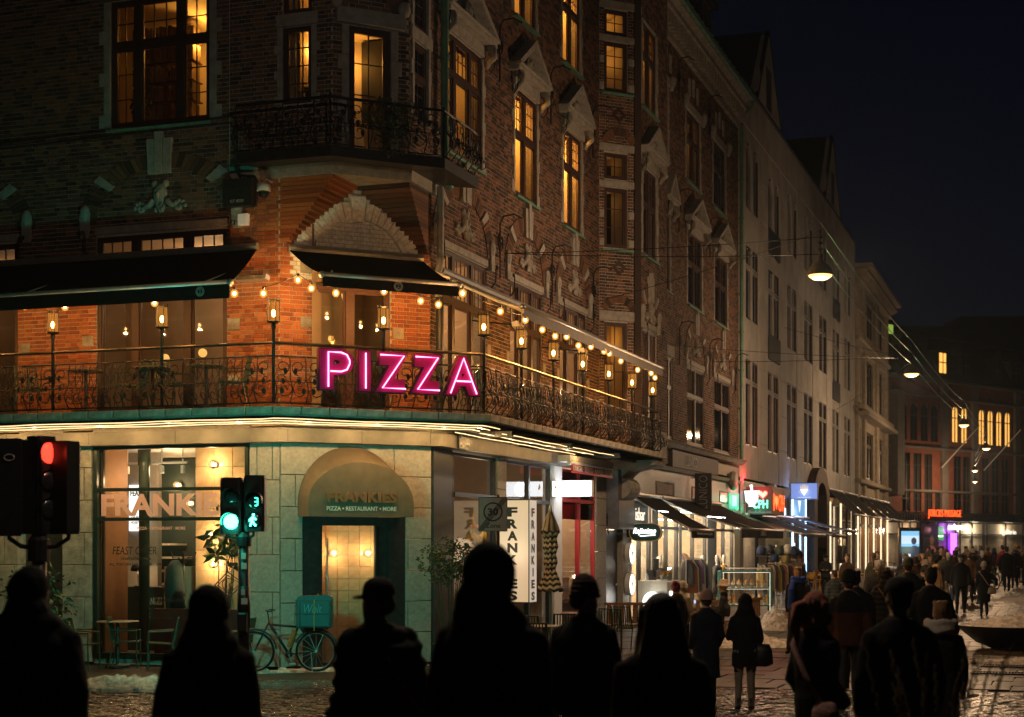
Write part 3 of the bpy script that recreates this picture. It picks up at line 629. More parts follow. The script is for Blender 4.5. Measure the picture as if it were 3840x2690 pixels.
def panel_mesh(w, kind):
    mb = MB(); zs = [0, .06, .14, .22, .32, .42, .55, .68, .78]
    B = lambda x, z, e=0: (x, -bulge(z)-e, z)
    for x in (0, w*.5): mb.tube([B(x, z) for z in zs], .011, 5)
    def spiral(cx, cz, r, a0, turns, sg, rr=.009, n=14):
        pts = []
        for i in range(n+1):
            t = i/n; a = a0+sg*t*turns*2*PI; q = r*(1-.78*t); pts.append(B(cx+q*math.cos(a), max(.02, min(.77, cz+q*math.sin(a))), .012))
        mb.tube(pts, rr, 4)
    if kind == 0:
        for cx, sg in ((w*.25, 1), (w*.75, -1)):
            spiral(cx, .60, .13, -PI/2, 1.2, sg); spiral(cx, .22, .15, PI/2, 1.3, -sg); spiral(cx-.03*sg, .40, .09, 0, 1.1, sg)
            for k in range(3): z = .2+.17*k; mb.ball((cx+.05*sg*(k-1), -bulge(z)-.02, z), (.035, .012, .055), 6, 4)
    elif kind == 1:
        n = 5
        for i in range(n):
            for s_ in (0, 1):
                pts = [B((w*(i+j*.5)/n if not s_ else w*(i+1-j*.5)/n), .30+.11*j) for j in range(5)]
                pts = [p for p in pts if -.01 < p[0] < w+.01]
                if len(pts) > 1: mb.tube(pts, .006, 4)
        for i in range(3): spiral(w*(i+.5)/3, .16, .11, PI/2, 1.25, 1 if i % 2 else -1)
        for x in (w*.25, w*.75): mb.tube([B(x, z) for z in zs], .008, 4)
    else:
        for x in (w*.17, w*.33, w*.67, w*.83): mb.tube([B(x+.02*math.sin(z*9), z) for z in zs], .010, 4)
        for cx, sg in ((w*.25, 1), (w*.75, -1)): spiral(cx, .52, .11, PI/2, 1.3, sg); spiral(cx, .28, .10, -PI/2, 1.2, -sg)
    mb.box(0, w, -.012, .012, .77, .795); mb.box(0, w, -.03, -.008, .0, .025); mb.box(0, w, -bulge(.36)-.008, -bulge(.36)+.008, .352, .368)
    return mb.mesh('railing_panel', m_iron, True)
PAN = {}
for a, b, fr in segs(1.2):
    L_ = (b-a).length; n = max(1, round(L_/.56)); w = L_/n
    for i in range(n):
        kd = ((i//2) % 2) if fr is not FR else (2 if i % 3 == 2 else 0)
        key = (round(w, 3), kd)
        if key not in PAN: PAN[key] = panel_mesh(w, kd)
        p = a+(b-a)*(i/n); obj('railing_panel', PAN[key], None, balc, p+Vector((0,0,4.46))-RB, fr.rz)
p = bpath(1.2, 5.46)
obj('handrail', MB().tube([q-RB for q in p], .028, 8), m_rail, balc)
hp = MB()
for q in (p[3], p[3]-UX*3.9): hp.tube([q-RB, q-RB-Vector((0,0,1.0))], .016, 6)
obj('rail_post', hp, m_iron, balc)
er = MB(); ee = [FR.w(BEND, -1.2, 0), FR.w(BEND, -.05, 0)]
for z in (4.5, 5.25, 5.46): er.tube([ee[0]+Vector((0,0,z))-RB, ee[1]+Vector((0,0,z))-RB], .018, 6)
for k in range(9): q = ee[0]+(ee[1]-ee[0])*(k/8); er.tube([q+Vector((0,0,4.5))-RB, q+Vector((0,0,5.25))-RB], .01, 5)
obj('end_railing', er, m_iron, balc)
for t in (1.2, 5.0, 8.8, 12.0):     # stone corbels under the slab
    obj('balcony_bracket', MB().prism([(0, 4.25), (-1.1, 4.25), (-1.05, 4.17), (-.4, 4.05), (-.12, 3.75), (0, 3.6)], 'x', -.12, .12) if t > 11 else MB().box(-.05, .05, -1.15, 0, 4.13, 4.24), m_stonew if t > 11 else m_steel, balc, put(FR, RB, t, 0, 0), FR.rz)
obj('corner_bracket', MB().prism([(0,4.25),(-1.25,4.25),(-1.2,4.12),(-.55,3.98),(-.15,3.62),(0,3.2)], 'x', -.55, .55), m_stonew, balc, put(FR, RB, 12.4, 0, 0), FR.rz)
obj('bracket_scroll', MB().lathe([(0,-.5),(.28,-.5),(.30,0),(.28,.5),(0,.5)], 14, ax='x'), m_stonew, balc, put(FR, RB, 12.4, -.30, 3.55), FR.rz)
# small balcony on the upper corner
ub = obj('upper_balcony', MB(), m_steel, brick_house)
def upath(o, z):
    c1 = C1+XL; c2 = c1+CD*UW; return [FL.w(-.42, -o, z), c1+b1*k1*o+Vector((0,0,z)), c2+b2*k2*o+Vector((0,0,z)), FR.w(.3, -o, z)]
def usweep(prof):
    ps = [[p-RB for p in upath(o, z)] for o, z in prof]; n = len(prof)
    return MB().add([ps[i][j] for j in range(4) for i in range(n)], [(j*n+i, j*n+(i+1) % n, (j+1)*n+(i+1) % n, (j+1)*n+i) for j in range(3) for i in range(n)]+[tuple(range(n)), tuple(range(3*n, 4*n))[::-1]])
me = usweep([(0, 8.67), (.80, 8.56), (.80, 8.74), (0, 8.75)]).mesh('upper_balcony', m_steel); ub.data = me
um = panel_mesh(.60, 0); um2 = panel_mesh(.60, 1)
up = upath(.78, 8.75)
for a, b, fr in ((up[0], up[1], FL), (up[1], up[2], FC), (up[2], up[3], FR)):
    L_ = (b-a).length; n = max(1, round(L_/.6))
    for i in range(n): obj('railing_panel', um2 if fr is FC and i in (1,) else um, None, ub, a+(b-a)*(i/n)-RB, fr.rz)
obj('handrail', MB().tube([q+Vector((0,0,.80))-RB for q in up], .02, 6), m_iron, ub)
for q in up[1:3]: obj('rail_post', MB().tube([q-RB, q+Vector((0,0,.86))-RB], .018, 6), m_iron, ub)

# ------------------------------------------------------------------ ground floor of the corner building
obj('fascia', sweep([(.0, 3.90), (.27, 3.90), (.27, 4.14), (.0, 4.14)], xr=10.6), m_fasc, brick_house)
fj = MB()
for fr, xs in ((FL, (-7.2, -5.4, -3.66, -1.9)), (FC, (.05, 1.4, 2.7)), (FR, (1.1, 3.0, 5.0, 7.2, 8.9))):
    for x in xs: p = fr.w(x, -.275, 4.02)-RB; d = fr.d*.006; fj.add([p-d+Vector((0,0,-.11)), p+d+Vector((0,0,-.11)), p+d+Vector((0,0,.11)), p-d+Vector((0,0,.11))], [(0,1,2,3)])
obj('fascia_joint', fj, m_black, brick_house)
def ashlar(fr, x0, x1, z0, z1, holes, h, L, mt, seed, y0=-.04, name='stone_block', root=brick_house, rl=RB, c=.008, dep=.2):
    for a, b, za, zb, wh in masonry(x0, x1, z0, z1, holes, h=h, L=L, j=.012, seed=seed): obj(name, MB().cbox(a, b, y0, dep, za, zb, c), mt, root, put(fr, rl, 0, 0, 0), fr.rz)
ashlar(FC, 0, CW, 0.02, 3.9, [(.40, 2.31, 0, 2.62)], .55, 1.05, m_gran, 21)
ashlar(FL, -.59, 0.0, 0.02, 3.9, [], .62, .6, m_gran, 22, y0=-.02); ashlar(FL, -4.38, -3.76, 0.02, 4.1, [], .6, .62, m_stonew, 23); ashlar(FL, -9, -5.32, 0.02, 4.1, [(-8.4, -5.9, .3, 3.6)], .6, .9, m_stonew, 24)
ashlar(FR, 3.50, 4.05, 0.02, 3.9, [], .62, .56, m_gran, 25); ashlar(FR, 10.74, 11.60, 0.02, 3.9, [], .62, .86, m_gran, 26); ashlar(FR, 13.18, 13.84, 0.02, 3.6, [], .62, .66, m_gran, 27)
lin = MB()
for fr, a, b, z0, z1 in ((FL, -3.76, -.59, 3.92, 4.25), (FL, -5.32, -4.38, 2.4, 4.25), (FR, .05, 10.74, 3.92, 4.25)): lin.add([put(fr, RB, x, y, z) for x, y, z in ((a,0,z0),(b,0,z0),(b,.3,z0),(a,.3,z0),(a,0,z1),(b,0,z1),(b,.3,z1),(a,.3,z1))], [(0,3,2,1),(4,5,6,7),(0,1,5,4),(2,3,7,6),(1,2,6,5),(3,0,4,7)])
obj('lintel_beam', lin, m_gran, brick_house)
bk = MB()   # floor slab over the shops and the back of the shops
bk.prism([((p-RB).x, (p-RB).y) for p in (FL.w(-9,.02), C1+UX*.05, C2-XL*.05, FR.w(28.9,.02), FR.w(28.9,11), FL.w(-9,11))], 'z', 4.2, 4.24); obj('floor_slab', bk, m_cream, brick_house)

# --- left shop window with its lettering
sw = obj('shop_window', MB(), m_green, brick_house, put(FL, RB, -3.72, 0, 0), FL.rz)
f = MB(); w = 3.12
f.box(0, .07, -.03, .12, .1, 3.92); f.box(w-.07, w, -.03, .12, .1, 3.92); f.box(.07, w-.07, -.03, .12, 3.84, 3.92); f.box(.07, w-.07, -.03, .12, .10, .2); f.box(.07, w-.07, -.02, .1, 3.09, 3.15); f.box(.07, w-.07, -.02, .1, 2.56, 2.62); f.box(.09, .12, .1, .16, .2, 3.84)
sw.data = f.mesh('shop_window', m_green)
obj('pane', MB().quad((.06,.05,.15),(w-.06,.05,.15),(w-.06,.05,3.88),(.06,.05,3.88)), g_shop, sw)
obj('stall_riser', MB().box(0, w, -.01, .2, 0, .1), m_gran, sw)
m_pink = mat('pink_vinyl', (.85,.46,.40), .6, var=.05); m_blv = mat('black_vinyl', (.02,.025,.025), .5, var=.1); m_wv = mat('white_vinyl', (.75,.72,.66), .5, var=.05)
text('FRANKIES', 2.66, .40, m_pink, sw, (.12, .035, 2.645), depth=.004, bold=.035)
text('PIZZA · RESTAURANT · MORE', .98, .055, m_pink, sw, (.86, .035, 2.40), depth=.004, bold=.02)
text('FEAST OFFER', .90, .14, m_blv, sw, (.36, .035, 1.96), depth=.004, bold=-.005, shear=.15)
text('NEAPOLITAN PIZZA', .62, .05, m_blv, sw, (.53, .035, 1.86), depth=.004, bold=.02); text('ALL YOU CAN EAT & DRINK – 350', 1.06, .05, m_blv, sw, (.29, .035, 1.76), depth=.004, bold=.02)
text('FRANKIES', .36, .07, m_blv, sw, (1.22, .035, 1.12), depth=.004, bold=.03)
# open pizza box drawn on the glass
dz = MB()
def stroke(pts, r=.012): dz.tube([(x, .036, z) for x, z in pts], r, 4)
stroke([(2.42,1.42),(2.68,1.66),(2.98,1.46),(2.72,1.22),(2.42,1.42)]); stroke([(2.48,1.42),(2.68,1.60),(2.92,1.46),(2.72,1.28),(2.48,1.42)], .008); stroke([(2.68,1.66),(2.66,1.78),(2.78,2.06),(3.04,1.92),(2.98,1.46)]); stroke([(2.78,2.06),(2.72,1.70)], .008)
stroke([(2.70+.13*math.cos(a), 1.44+.10*math.sin(a)) for a in [i*.35+.6 for i in range(15)]]+[(2.70,1.44),(2.70+.13*math.cos(.6), 1.44+.10*math.sin(.6))], .008)
for x, z in ((2.66,1.40),(2.74,1.38),(2.66,1.49)): dz.ball((x, .036, z), (.018, .004, .018), 6, 4)
stroke([(2.30+.05*math.cos(k*2.513), 2.16+.05*math.sin(k*2.513)) for k in range(6)], .007)
obj('drawing', dz, m_blv, sw)
# --- the room behind it
m_tile = mat('glazed_wall_tile', (.62,.45,.27), .28, var=.10, scale=3, island=[(.9,.9,.9),(1.05,1.05,1.02),(1,1,.97)])
m_teal = mat('dark_teal_wall', (.035,.060,.058), .7, var=.15); m_oak = mat('brown_panel', (.30,.17,.09), .6, var=.2, scale=3); m_floorp = mat('shop_floor', (.18,.15,.12), .4, var=.2)
rm = MB(); D2 = 4.2; XA = -3.6
rm.quad((XA,D2,0),(w+.6,D2,0),(w+.6,D2,3.9),(XA,D2,3.9)); rm.quad((w+.6,.35,0),(w+.6,.35,3.9),(w+.6,D2,3.9),(w+.6,D2,0)); rm.quad((XA,.35,0),(XA,D2,0),(XA,D2,3.9),(XA,.35,3.9))
obj('room', rm, m_teal, sw); obj('room_ceiling', MB().box(XA, w+.6, .1, D2, 3.93, 3.97), m_white, sw); obj('room_floor', MB().box(XA, w+.6, .13, D2, .02, .1), m_floorp, sw)
obj('side_wall', MB().box(-.08, .0, .14, 1.08, 0, 3.93), m_oak, sw)
m_gpl = mat('grey_plaster', (.34,.31,.27), .8, var=.1)
obj('pillar', MB().box(-.95, -.2, 2.45, 2.6, .1, 3.93), m_gpl, sw)
tl = MB().cbox(0, .375, 0, .03, 0, .375, .006).mesh('tile', m_tile)
for i in range(4):
    for k in range(10): obj('tile', tl, None, sw, (1.40+.383*i, 1.15, .12+.383*k))
obj('tile_backing', MB().box(1.38, 3.2, 1.175, 1.25, .1, 3.93), m_mortar, sw)
obj('column', MB().lathe([(.10,.1),(.10,3.6),(.12,3.62),(.12,3.93)], 14, (.28, 1.2, 0)), mat('bottle_green_column', (.03,.05,.035), .35, var=.2), sw, smooth=True)
scon = MB().lathe([(.0,0),(.06,0),(.06,-.03),(.03,-.04),(.0,-.04)], 10, ax='y').mesh('sconce', m_alu)
m_globe = glass('lamp_globe', (1, .92, .8))
def sconce(par, x, y, z, pw):
    s_ = obj('sconce', scon, None, par, (x, y, z)); obj('globe', MB().ball((0, -.10, 0), .085, 12, 8), m_globe, s_, smooth=True); obj('bulb', MB().ball((0, -.09, 0), .03, 8, 6), m_bulb, s_, smooth=True); lamp('sconce_lamp', s_, (0, -.14, 0), pw, WARM, .03)
for x, z, y in ((1.82, 3.60, 1.14), (1.82, 2.30, 1.14), (1.82, 1.78, 1.14), (2.25, 2.95, 1.14)): sconce(sw, x, y, z, 20)
for x, z in ((-.72, 3.36), (-.42, 2.98)): sconce(sw, x, 4.15, z, 12)
tr = MB(); tr.box(-.6, .95, 1.60, 1.64, 3.66, 3.70)
for x in (-.35, .4, .85): tr.box(x-.01, x+.01, 1.61, 1.63, 3.7, 3.93); tr.lathe([(.0,-.12),(.045,-.12),(.045,.02),(.02,.03)], 8, (x, 1.62, 3.6))
obj('track_light', tr, m_white, sw); lamp('track_lamp', sw, (.4, 1.9, 3.4), 40, WARM, .1); lamp('track_lamp', sw, (.5, .7, 3.3), 16, WARM, .06); lamp('track_lamp', sw, (-.3, 3.2, 2.6), 22, WARM, .06)
ms = obj('menu_screen', MB().box(-.80, -.40, 2.38, 2.44, 2.40, 3.30), emat('screen_white', (1,.93,.82), 1.5), sw); text('FEAST', .30, .12, m_blv, ms, (-.76, 2.37, 3.08), depth=.004, bold=.03); text('OF PIZZA', .28, .05, m_blv, ms, (-.74, 2.37, 2.64), depth=.004, bold=.02); text('HOUSE WINE', .30, .05, m_blv, ms, (-.75, 2.37, 2.54), depth=.004, bold=.02)
for k in range(7): obj('stair_step', MB().box(-1.05, .25-.13*k, 3.4, 4.1, .5+.27*k, .54+.27*k), m_cream, sw)
ct = obj('counter', MB().box(-.70, .25, 2.0, 2.4, .1, 1.32), mat('counter_green', (.04,.06,.05), .5), sw); text('FRANKIES', .42, .14, m_wv, ct, (-.24, 1.99, .98), depth=.004, bold=.03)
for k, s_ in enumerate(('please', 'wait to be', 'seated')): text(s_, .16, .05, m_wv, ct, (-.24, 1.99, .88-.08*k), depth=.004, bold=.01)
tl_ = obj('table_lamp', MB().lathe([(.0,.0),(.08,0),(.08,.02),(.012,.03),(.012,.30),(.05,.32),(.13,.30),(.145,.34),(.11,.42),(.0,.44)], 12, (-.42, 2.1, 1.32)), m_steel, sw, smooth=True); lamp('table_lamp_bulb', sw, (-.42, 2.1, 1.56), 8, WARM, .03)
obj('service_desk', MB().box(.37, .95, 1.75, 1.95, .1, 1.72), m_cream, sw)
cr = MB(); cr.tube([(1.29,.9,.1),(1.29,.9,2.0)], .022, 8)
for k in range(6):
    a = k*PI/3; cr.tube([(1.29,.9,1.75),(1.29+.1*math.cos(a),.9+.1*math.sin(a),1.9),(1.29+.22*math.cos(a),.9+.22*math.sin(a),1.9),(1.29+.26*math.cos(a),.9+.26*math.sin(a),2.0)], .013, 5)
obj('coat_stand', cr, m_black, sw)
obj('hanging_coat', MB().lathe([(.04,.8),(.16,.9),(.2,1.3),(.17,1.7),(.06,1.85)], 10, (1.12, .9, 0)), mat('coat_teal', (.03,.07,.07), .8), sw, smooth=True)
bn = mat('bench_red', (.16,.025,.02), .7); obj('bench', MB().box(.95, 2.95, .45, .55, .1, .98).box(.95, 2.95, .55, 1.0, .1, .5), bn, sw)

# --- chamfer: canopy, door
cn = thing('door_canopy', 'rounded brown canopy with white lettering over the corner restaurant door', 'canopy', tuple(FC.w(1.27, 0, 2.62)), FC.rz)
mb = MB(); n, m_ = 20, 8; R_ = .97
m_can = mat('canopy_cloth', (.15,.115,.075), .75, var=.18, scale=5, bump=.15, bscale=120)
vs = []; 
for j in range(m_+1):
    ph = (PI/2)*j/m_
    for i in range(n+1):
        a = PI*i/n; vs.append((R_*math.cos(a)*(1 if j == 0 else math.cos(ph)**.35), -.62*math.sin(ph)-.03, .02+1.22*math.sin(a)*(math.cos(ph)**.35 if j else 1)))
# vertical drop in front then dome back to the wall
mb.add([], [])
def can_pt(i, j):
    a = PI*i/n; t = j/m_; s_ = 1-t   # t=0 wall arc, t=1 front arc
    return (R_*math.cos(a)*(1-.0*t), -.05-.55*t, .22+(1.02*math.sin(a))*(1-.0*t)-(.30*t*math.sin(a)))
vs = [can_pt(i, j) for j in range(m_+1) for i in range(n+1)]
fs = [(j*(n+1)+i, j*(n+1)+i+1, (j+1)*(n+1)+i+1, (j+1)*(n+1)+i) for j in range(m_) for i in range(n)]
vs2 = [can_pt(i, m_) for i in range(n+1)]
o_ = len(vs); vs += [(x, y-.004, z) for x, y, z in vs2]+[(-R_, -.604, 0), (R_, -.604, 0)]
fs += [tuple(range(o_, o_+n+1))+(o_+n+1, o_+n+2)]
for s_ in (R_, -R_): vs += [(s_, -.05, .22), (s_, -.604, .22), (s_, -.604, 0), (s_, -.05, 0)]; q = len(vs); fs.append((q-4, q-3, q-2, q-1))
mb.add(vs, fs); obj('canopy_cloth', mb, m_can, cn)
text('FRANKIES', 1.28, .19, mat('raised_brown_letters', (.22,.12,.06), .5, var=.1), cn, (-.64, -.612, .24), depth=.035, bold=.045); text('PIZZA • RESTAURANT • MORE', 1.28, .075, m_wv, cn, (-.64, -.612, .10), depth=.006, bold=.02)
dr = obj('entrance_door', MB(), m_steel, brick_house, put(FC, RB, .40, 0, 0), FC.rz)
f = MB(); f.box(0, .33, -.02, .25, .0, 2.62); f.box(1.60, 1.91, -.02, .25, 0, 2.62); f.box(.33, 1.60, -.01, .25, 2.47, 2.62); f.box(1.40, 1.60, .10, .2, .0, 2.47); f.box(.33, .37, .02, .1, 0, 2.47); f.box(1.36, 1.40, .02, .1, 0, 2.47); dr.data = f.mesh('entrance_door', m_steel)
obj('pane', MB().quad((.36,.06,.05),(1.36,.06,.05),(1.36,.06,2.47),(.36,.06,2.47)), g_shop, dr)
obj('handle', MB().tube([(.44,-.06,.75),(.44,-.06,2.25)], .018, 8).tube([(.44,-.06,.9),(.44,.05,.9)], .012, 6).tube([(.44,-.06,2.1),(.44,.05,2.1)], .012, 6), m_alu, dr, smooth=True)
obj('menu_holder', MB().cbox(1.40, 1.52, .01, .04, 1.1, 1.5, .008), m_cream, dr)
lb = obj('lobby', MB().quad((.3,.9,0),(2.3,.9,0),(2.3,.9,2.6),(.3,.9,2.6)).quad((.3,.25,0),(.3,.9,0),(.3,.9,2.6),(.3,.25,2.6)).quad((2.3,.9,0),(2.3,.25,0),(2.3,.25,2.6),(2.3,.9,2.6)).quad((.3,.25,2.6),(.3,.9,2.6),(2.3,.9,2.6),(2.3,.25,2.6)), m_mortar, dr)
tl2 = MB().cbox(0, .21, 0, .02, 0, .21, .004).mesh('tile', m_tile)
for i in range(8):
    for k in range(12): obj('tile', tl2, None, dr, (.31+.215*i, .875, .01+.215*k))
for x in (.86, 1.52): sconce(dr, x, .86, 1.98, 13)

# --- street side: glass fronts, piers, the red noodle shop, steel door
def front(t0, t1, z1, splits=(), rows=(), name='shop_window', mt=m_steel, z0=.12, glz=None):
    w = t1-t0; o = obj(name, frame_mb(w, z1-z0, [s-t0 for s in splits], [r-z0 for r in rows], {}, .05, y0=.0, y1=.1), mt, brick_house, put(FR, RB, t0, 0, z0), FR.rz)
    obj('pane', MB().quad((.03,.04,.02),(w-.03,.04,.02),(w-.03,.04,z1-z0-.02),(.03,.04,z1-z0-.02)), glz or g_shop, o); return o
obj('corner_post', MB().box(.03, .34, -.05, .2, 0, 3.9).box(.34, 1.10, .0, .1, 0, 3.9), m_steel, brick_house, put(FR, RB, 0, 0, 0), FR.rz)
p1 = front(1.12, 3.48, 3.86, rows=(3.08,)); p2 = front(4.07, 7.10, 3.86, splits=(5.6,), rows=(3.06,)); p3 = front(7.72, 10.68, 3.86, splits=(9.38,), rows=(3.15,), mt=mat('red_paint', (.42,.03,.04), .4, var=.1))
text('PIZZA · RESTAURANT · MORE', .9, .055, m_pink, p1, (1.0, .03, 2.34), depth=.004, bold=.02)
obj('white_post', MB().cbox(7.12, 7.70, -.10, .2, 0, 3.9, .02), m_white, brick_house, put(FR, RB, 0, 0, 0), FR.rz)
m_red = mat('red_panel', (.40,.02,.035), .45, var=.12)
obj('red_fascia', MB().box(.06, 2.92, .055, .07, 2.6, 3.7).box(.06, 1.6, .055, .075, .02, .75), m_red, p3)
text('ramen', .5, .14, m_wv, p3, (.3, .045, 3.3), depth=.004, bold=.02)
text('Onigiri and Ramen', 1.0, .07, m_wv, p3, (1.85, .045, 3.38), depth=.004, bold=.01)
st_in = MB(); st_in.quad((1.0,3.2,0),(11.0,3.2,0),(11.0,3.2,4.2),(1.0,3.2,4.2)).quad((11.0,.2,0),(11.0,3.2,0),(11.0,3.2,4.2),(11.0,.2,4.2)).quad((1.0,.2,.1),(11.0,.2,.1),(11.0,3.2,.1),(1.0,3.2,.1)).quad((7.4,.2,0),(7.4,3.2,0),(7.4,3.2,4.2),(7.4,.2,4.2))
obj('shop_interior', st_in, mat('shop_wall_warm', (.36,.25,.16), .8, var=.15, scale=2), brick_house, put(FR, RB, 0, 0, 0), FR.rz)
for t, pw in ((2.3, 26), (5.2, 28), (8.6, 70), (10.0, 60)): lamp('shop_lamp', brick_house, put(FR, RB, t, 1.1, 3.1), pw, (1, .74, .48), .15)
ob = MB()
for t in (1.6, 2.4, 4.6, 5.3, 6.2): ob.lathe([(.0,-.18),(.16,-.16),(.19,-.02),(.05,.08),(.01,.5),(0,.5)], 10, (t, .9, 2.3))
obj('pendant_shade', ob, mat('yellow_shade', (.7,.45,.06), .4), brick_house, put(FR, RB, 0, 0, 0), FR.rz, smooth=True)
shv = MB()
for z in (.5, .95, 1.4, 1.85): shv.box(1.3, 3.3, 1.6, 2.0, z, z+.03); shv.box(4.2, 6.9, 2.0, 2.4, z, z+.03)
rr = random.Random(4)
for k in range(90): t = rr.choice([rr.uniform(1.35, 3.2), rr.uniform(4.3, 6.8)]); z = rr.choice((.53, .98, 1.43, 1.88)); y = 1.7 if t < 3.4 else 2.1; shv.lathe([(.05,0),(.055,.12),(.03,.2),(.02,.28),(0,.28)], 7, (t, y, z))
obj('stocked_shelf', shv, m_woodr, brick_house, put(FR, RB, 0, 0, 0), FR.rz)
lt = obj('counter_lights', MB().box(7.9, 10.4, 1.6, 1.7, 2.02, 2.20), emat('counter_glow', (1,.78,.5), 5), brick_house, put(FR, RB, 0, 0, 0), FR.rz)
cs = obj('food_counter', MB().box(7.8, 10.2, .5, .9, .15, 1.0).box(7.8, 10.2, .5, .55, 1.0, 1.35), m_white, brick_house, put(FR, RB, 0, 0, 0), FR.rz)
obj('steel_door_hood', MB().cbox(11.62, 13.16, -.35, .2, 2.52, 4.0, .02), mat('zinc_sheet', (.16,.16,.155), .4, metal=.6, var=.25, bump=.1), brick_house, put(FR, RB, 0, 0, 0), FR.rz)
bd = obj('steel_door', MB().cbox(11.64, 13.14, .1, .2, .02, 2.5, .01), m_black, brick_house, put(FR, RB, 0, 0, 0), FR.rz); obj('door_handle', MB().ball((12.9, .06, 1.1), .04, 8, 6), m_alu, bd)
obj('cable', MB().tube([(11.66,-.06,3.85),(11.68,-.08,3.2),(11.6,-.05,2.7),(11.7,-.06,2.4)], .02, 5), m_black, brick_house, put(FR, RB, 0, 0, 0), FR.rz)
# shops under the far half of the building
obj('shop_wall', MB().box(13.9, 28.9, .0, .3, 3.3, 4.36), m_white, brick_house, put(FR, RB, 0, 0, 0), FR.rz) 
fs_ = obj('sign_band', MB().cbox(18.4, 24.9, -.12, .05, 4.38, 4.88, .01), mat('dark_sign_band', (.05,.045,.045), .6, var=.15), brick_house, put(FR, RB, 0, 0, 0), FR.rz)
obj('cornice_moulding', MB().prism([(0,4.9),(-.2,4.92),(-.28,5.02),(-.34,5.06),(0,5.1)], 'x', 13.2, 28.9), m_stonew, brick_house, put(FR, RB, 0, 0, 0), FR.rz)
obj('cornice_moulding', MB().prism([(0,4.24),(-.1,4.26),(-.16,4.36),(0,4.37)], 'x', 13.9, 28.9), m_stone, brick_house, put(FR, RB, 0, 0, 0), FR.rz)
text('LUNICO', 1.55, .30, mat('grey_letters', (.42,.40,.37), .5), fs_, (20.1, -.125, 4.48), depth=.012, bold=-.012)
for a, b in ((16.84, 19.1), (21.4, 23.4), (25.6, 27.6)):
    o = obj('upper_window', MB().box(a, b, -.012, .02, 3.50, 3.92), m_wood, brick_house, put(FR, RB, 0, 0, 0), FR.rz); obj('pane', MB().box(a+.08, b-.3, -.02, -.013, 3.56, 3.86), mat('frosted_glass', (.5,.42,.34), .2), o)
for a, b in ((13.9, 14.0), (16.2, 16.9), (19.5, 19.85), (23.5, 24.9), (27.9, 28.9)): obj('shop_pier', MB().cbox(a, b, -.06, .3, 0, 3.3, .01), m_gran, brick_house, put(FR, RB, 0, 0, 0), FR.rz)
for a, b in ((14.0, 16.2), (16.9, 19.5), (19.85, 23.5), (24.9, 27.9)):
    o = front(a, b, 3.3, splits=((a+b)/2,), rows=(2.6,)); lamp('shop_lamp', brick_house, put(FR, RB, (a+b)/2, .8, 2.9), 460, (1, .72, .42), .12); lamp('shop_lamp', brick_house, put(FR, RB, a+.3, .6, 2.4), 130, (1, .80, .56), .1)
obj('shop_interior', MB().quad((13.9,2.6,0),(28.9,2.6,0),(28.9,2.6,4.2),(13.9,2.6,4.2)).quad((13.9,.3,.1),(28.9,.3,.1),(28.9,2.6,.1),(13.9,2.6,.1)).quad((16.5,.3,0),(16.5,2.6,0),(16.5,2.6,4.2),(16.5,.3,4.2)).quad((24.2,.3,0),(24.2,2.6,0),(24.2,2.6,4.2),(24.2,.3,4.2)).quad((28.9,.3,0),(28.9,2.6,0),(28.9,2.6,4.2),(28.9,.3,4.2)), mat('boutique_wall', (.58,.50,.40), .8, var=.1), brick_house, put(FR, RB, 0, 0, 0), FR.rz)
ib = obj('window_board', MB().cbox(14.2, 15.9, -.02, .0, 2.66, 3.25, .01), mat('board_dark', (.04,.035,.03), .5), brick_house, put(FR, RB, 0, 0, 0), FR.rz); text('isbar', 1.0, .34, emat('isbar_letters', (1,.85,.65), 1.6), ib, (14.5, -.03, 2.78), depth=.01, bold=-.01)
# ------------------------------------------------------------------ street surface
m_wet = mat('wet_asphalt', (.030,.027,.024), .4, var=.45, scale=1.2, bump=.25, bscale=60, spec=.3)
m_sett = mat('granite_sett', (.050,.038,.028), .26, var=.4, scale=9, bump=.5, bscale=70, spec=.5, island=[(.7,.65,.6),(1.2,1.1,1.0),(.9,.8,.7),(1.5,1.35,1.2)])
m_slab = mat('wet_paving_slab', (.036,.026,.017), .42, var=.5, scale=3, bump=.45, bscale=60, spec=.22, island=[(.8,.8,.8),(1.15,1.1,1.0),(.95,.9,.85),(1.3,1.2,1.1)])
m_snow = mat('dirty_snow', (.46,.42,.38), .75, var=.62, scale=11, bump=1.0, bscale=55)
def gmesh(nx, ny, x0, x1, y0, y1, dz):
    mb = MB(); xs = np.linspace(x0, x1, nx+1); ys = np.linspace(y0, y1, ny+1)
    vs = [(x, y, gz(y)+dz) for y in ys for x in xs]
    return mb.add(vs, [(j*(nx+1)+i, j*(nx+1)+i+1, (j+1)*(nx+1)+i+1, (j+1)*(nx+1)+i) for j in range(ny) for i in range(nx)])
mb = gmesh(20, 120, -60, 60, 2, 122, -.02)
zt = gz(122)-.02
mb.add([(-600,-200,gz(2)-.02),(600,-200,gz(2)-.02),(600,2,gz(2)-.02),(-600,2,gz(2)-.02),(-600,122,zt),(600,122,zt),(600,900,zt),(-600,900,zt)], [(0,1,2,3),(4,5,6,7)])
ground = tag(obj('street', mb, m_wet), 'wet dark street running past the shops', kind='structure')
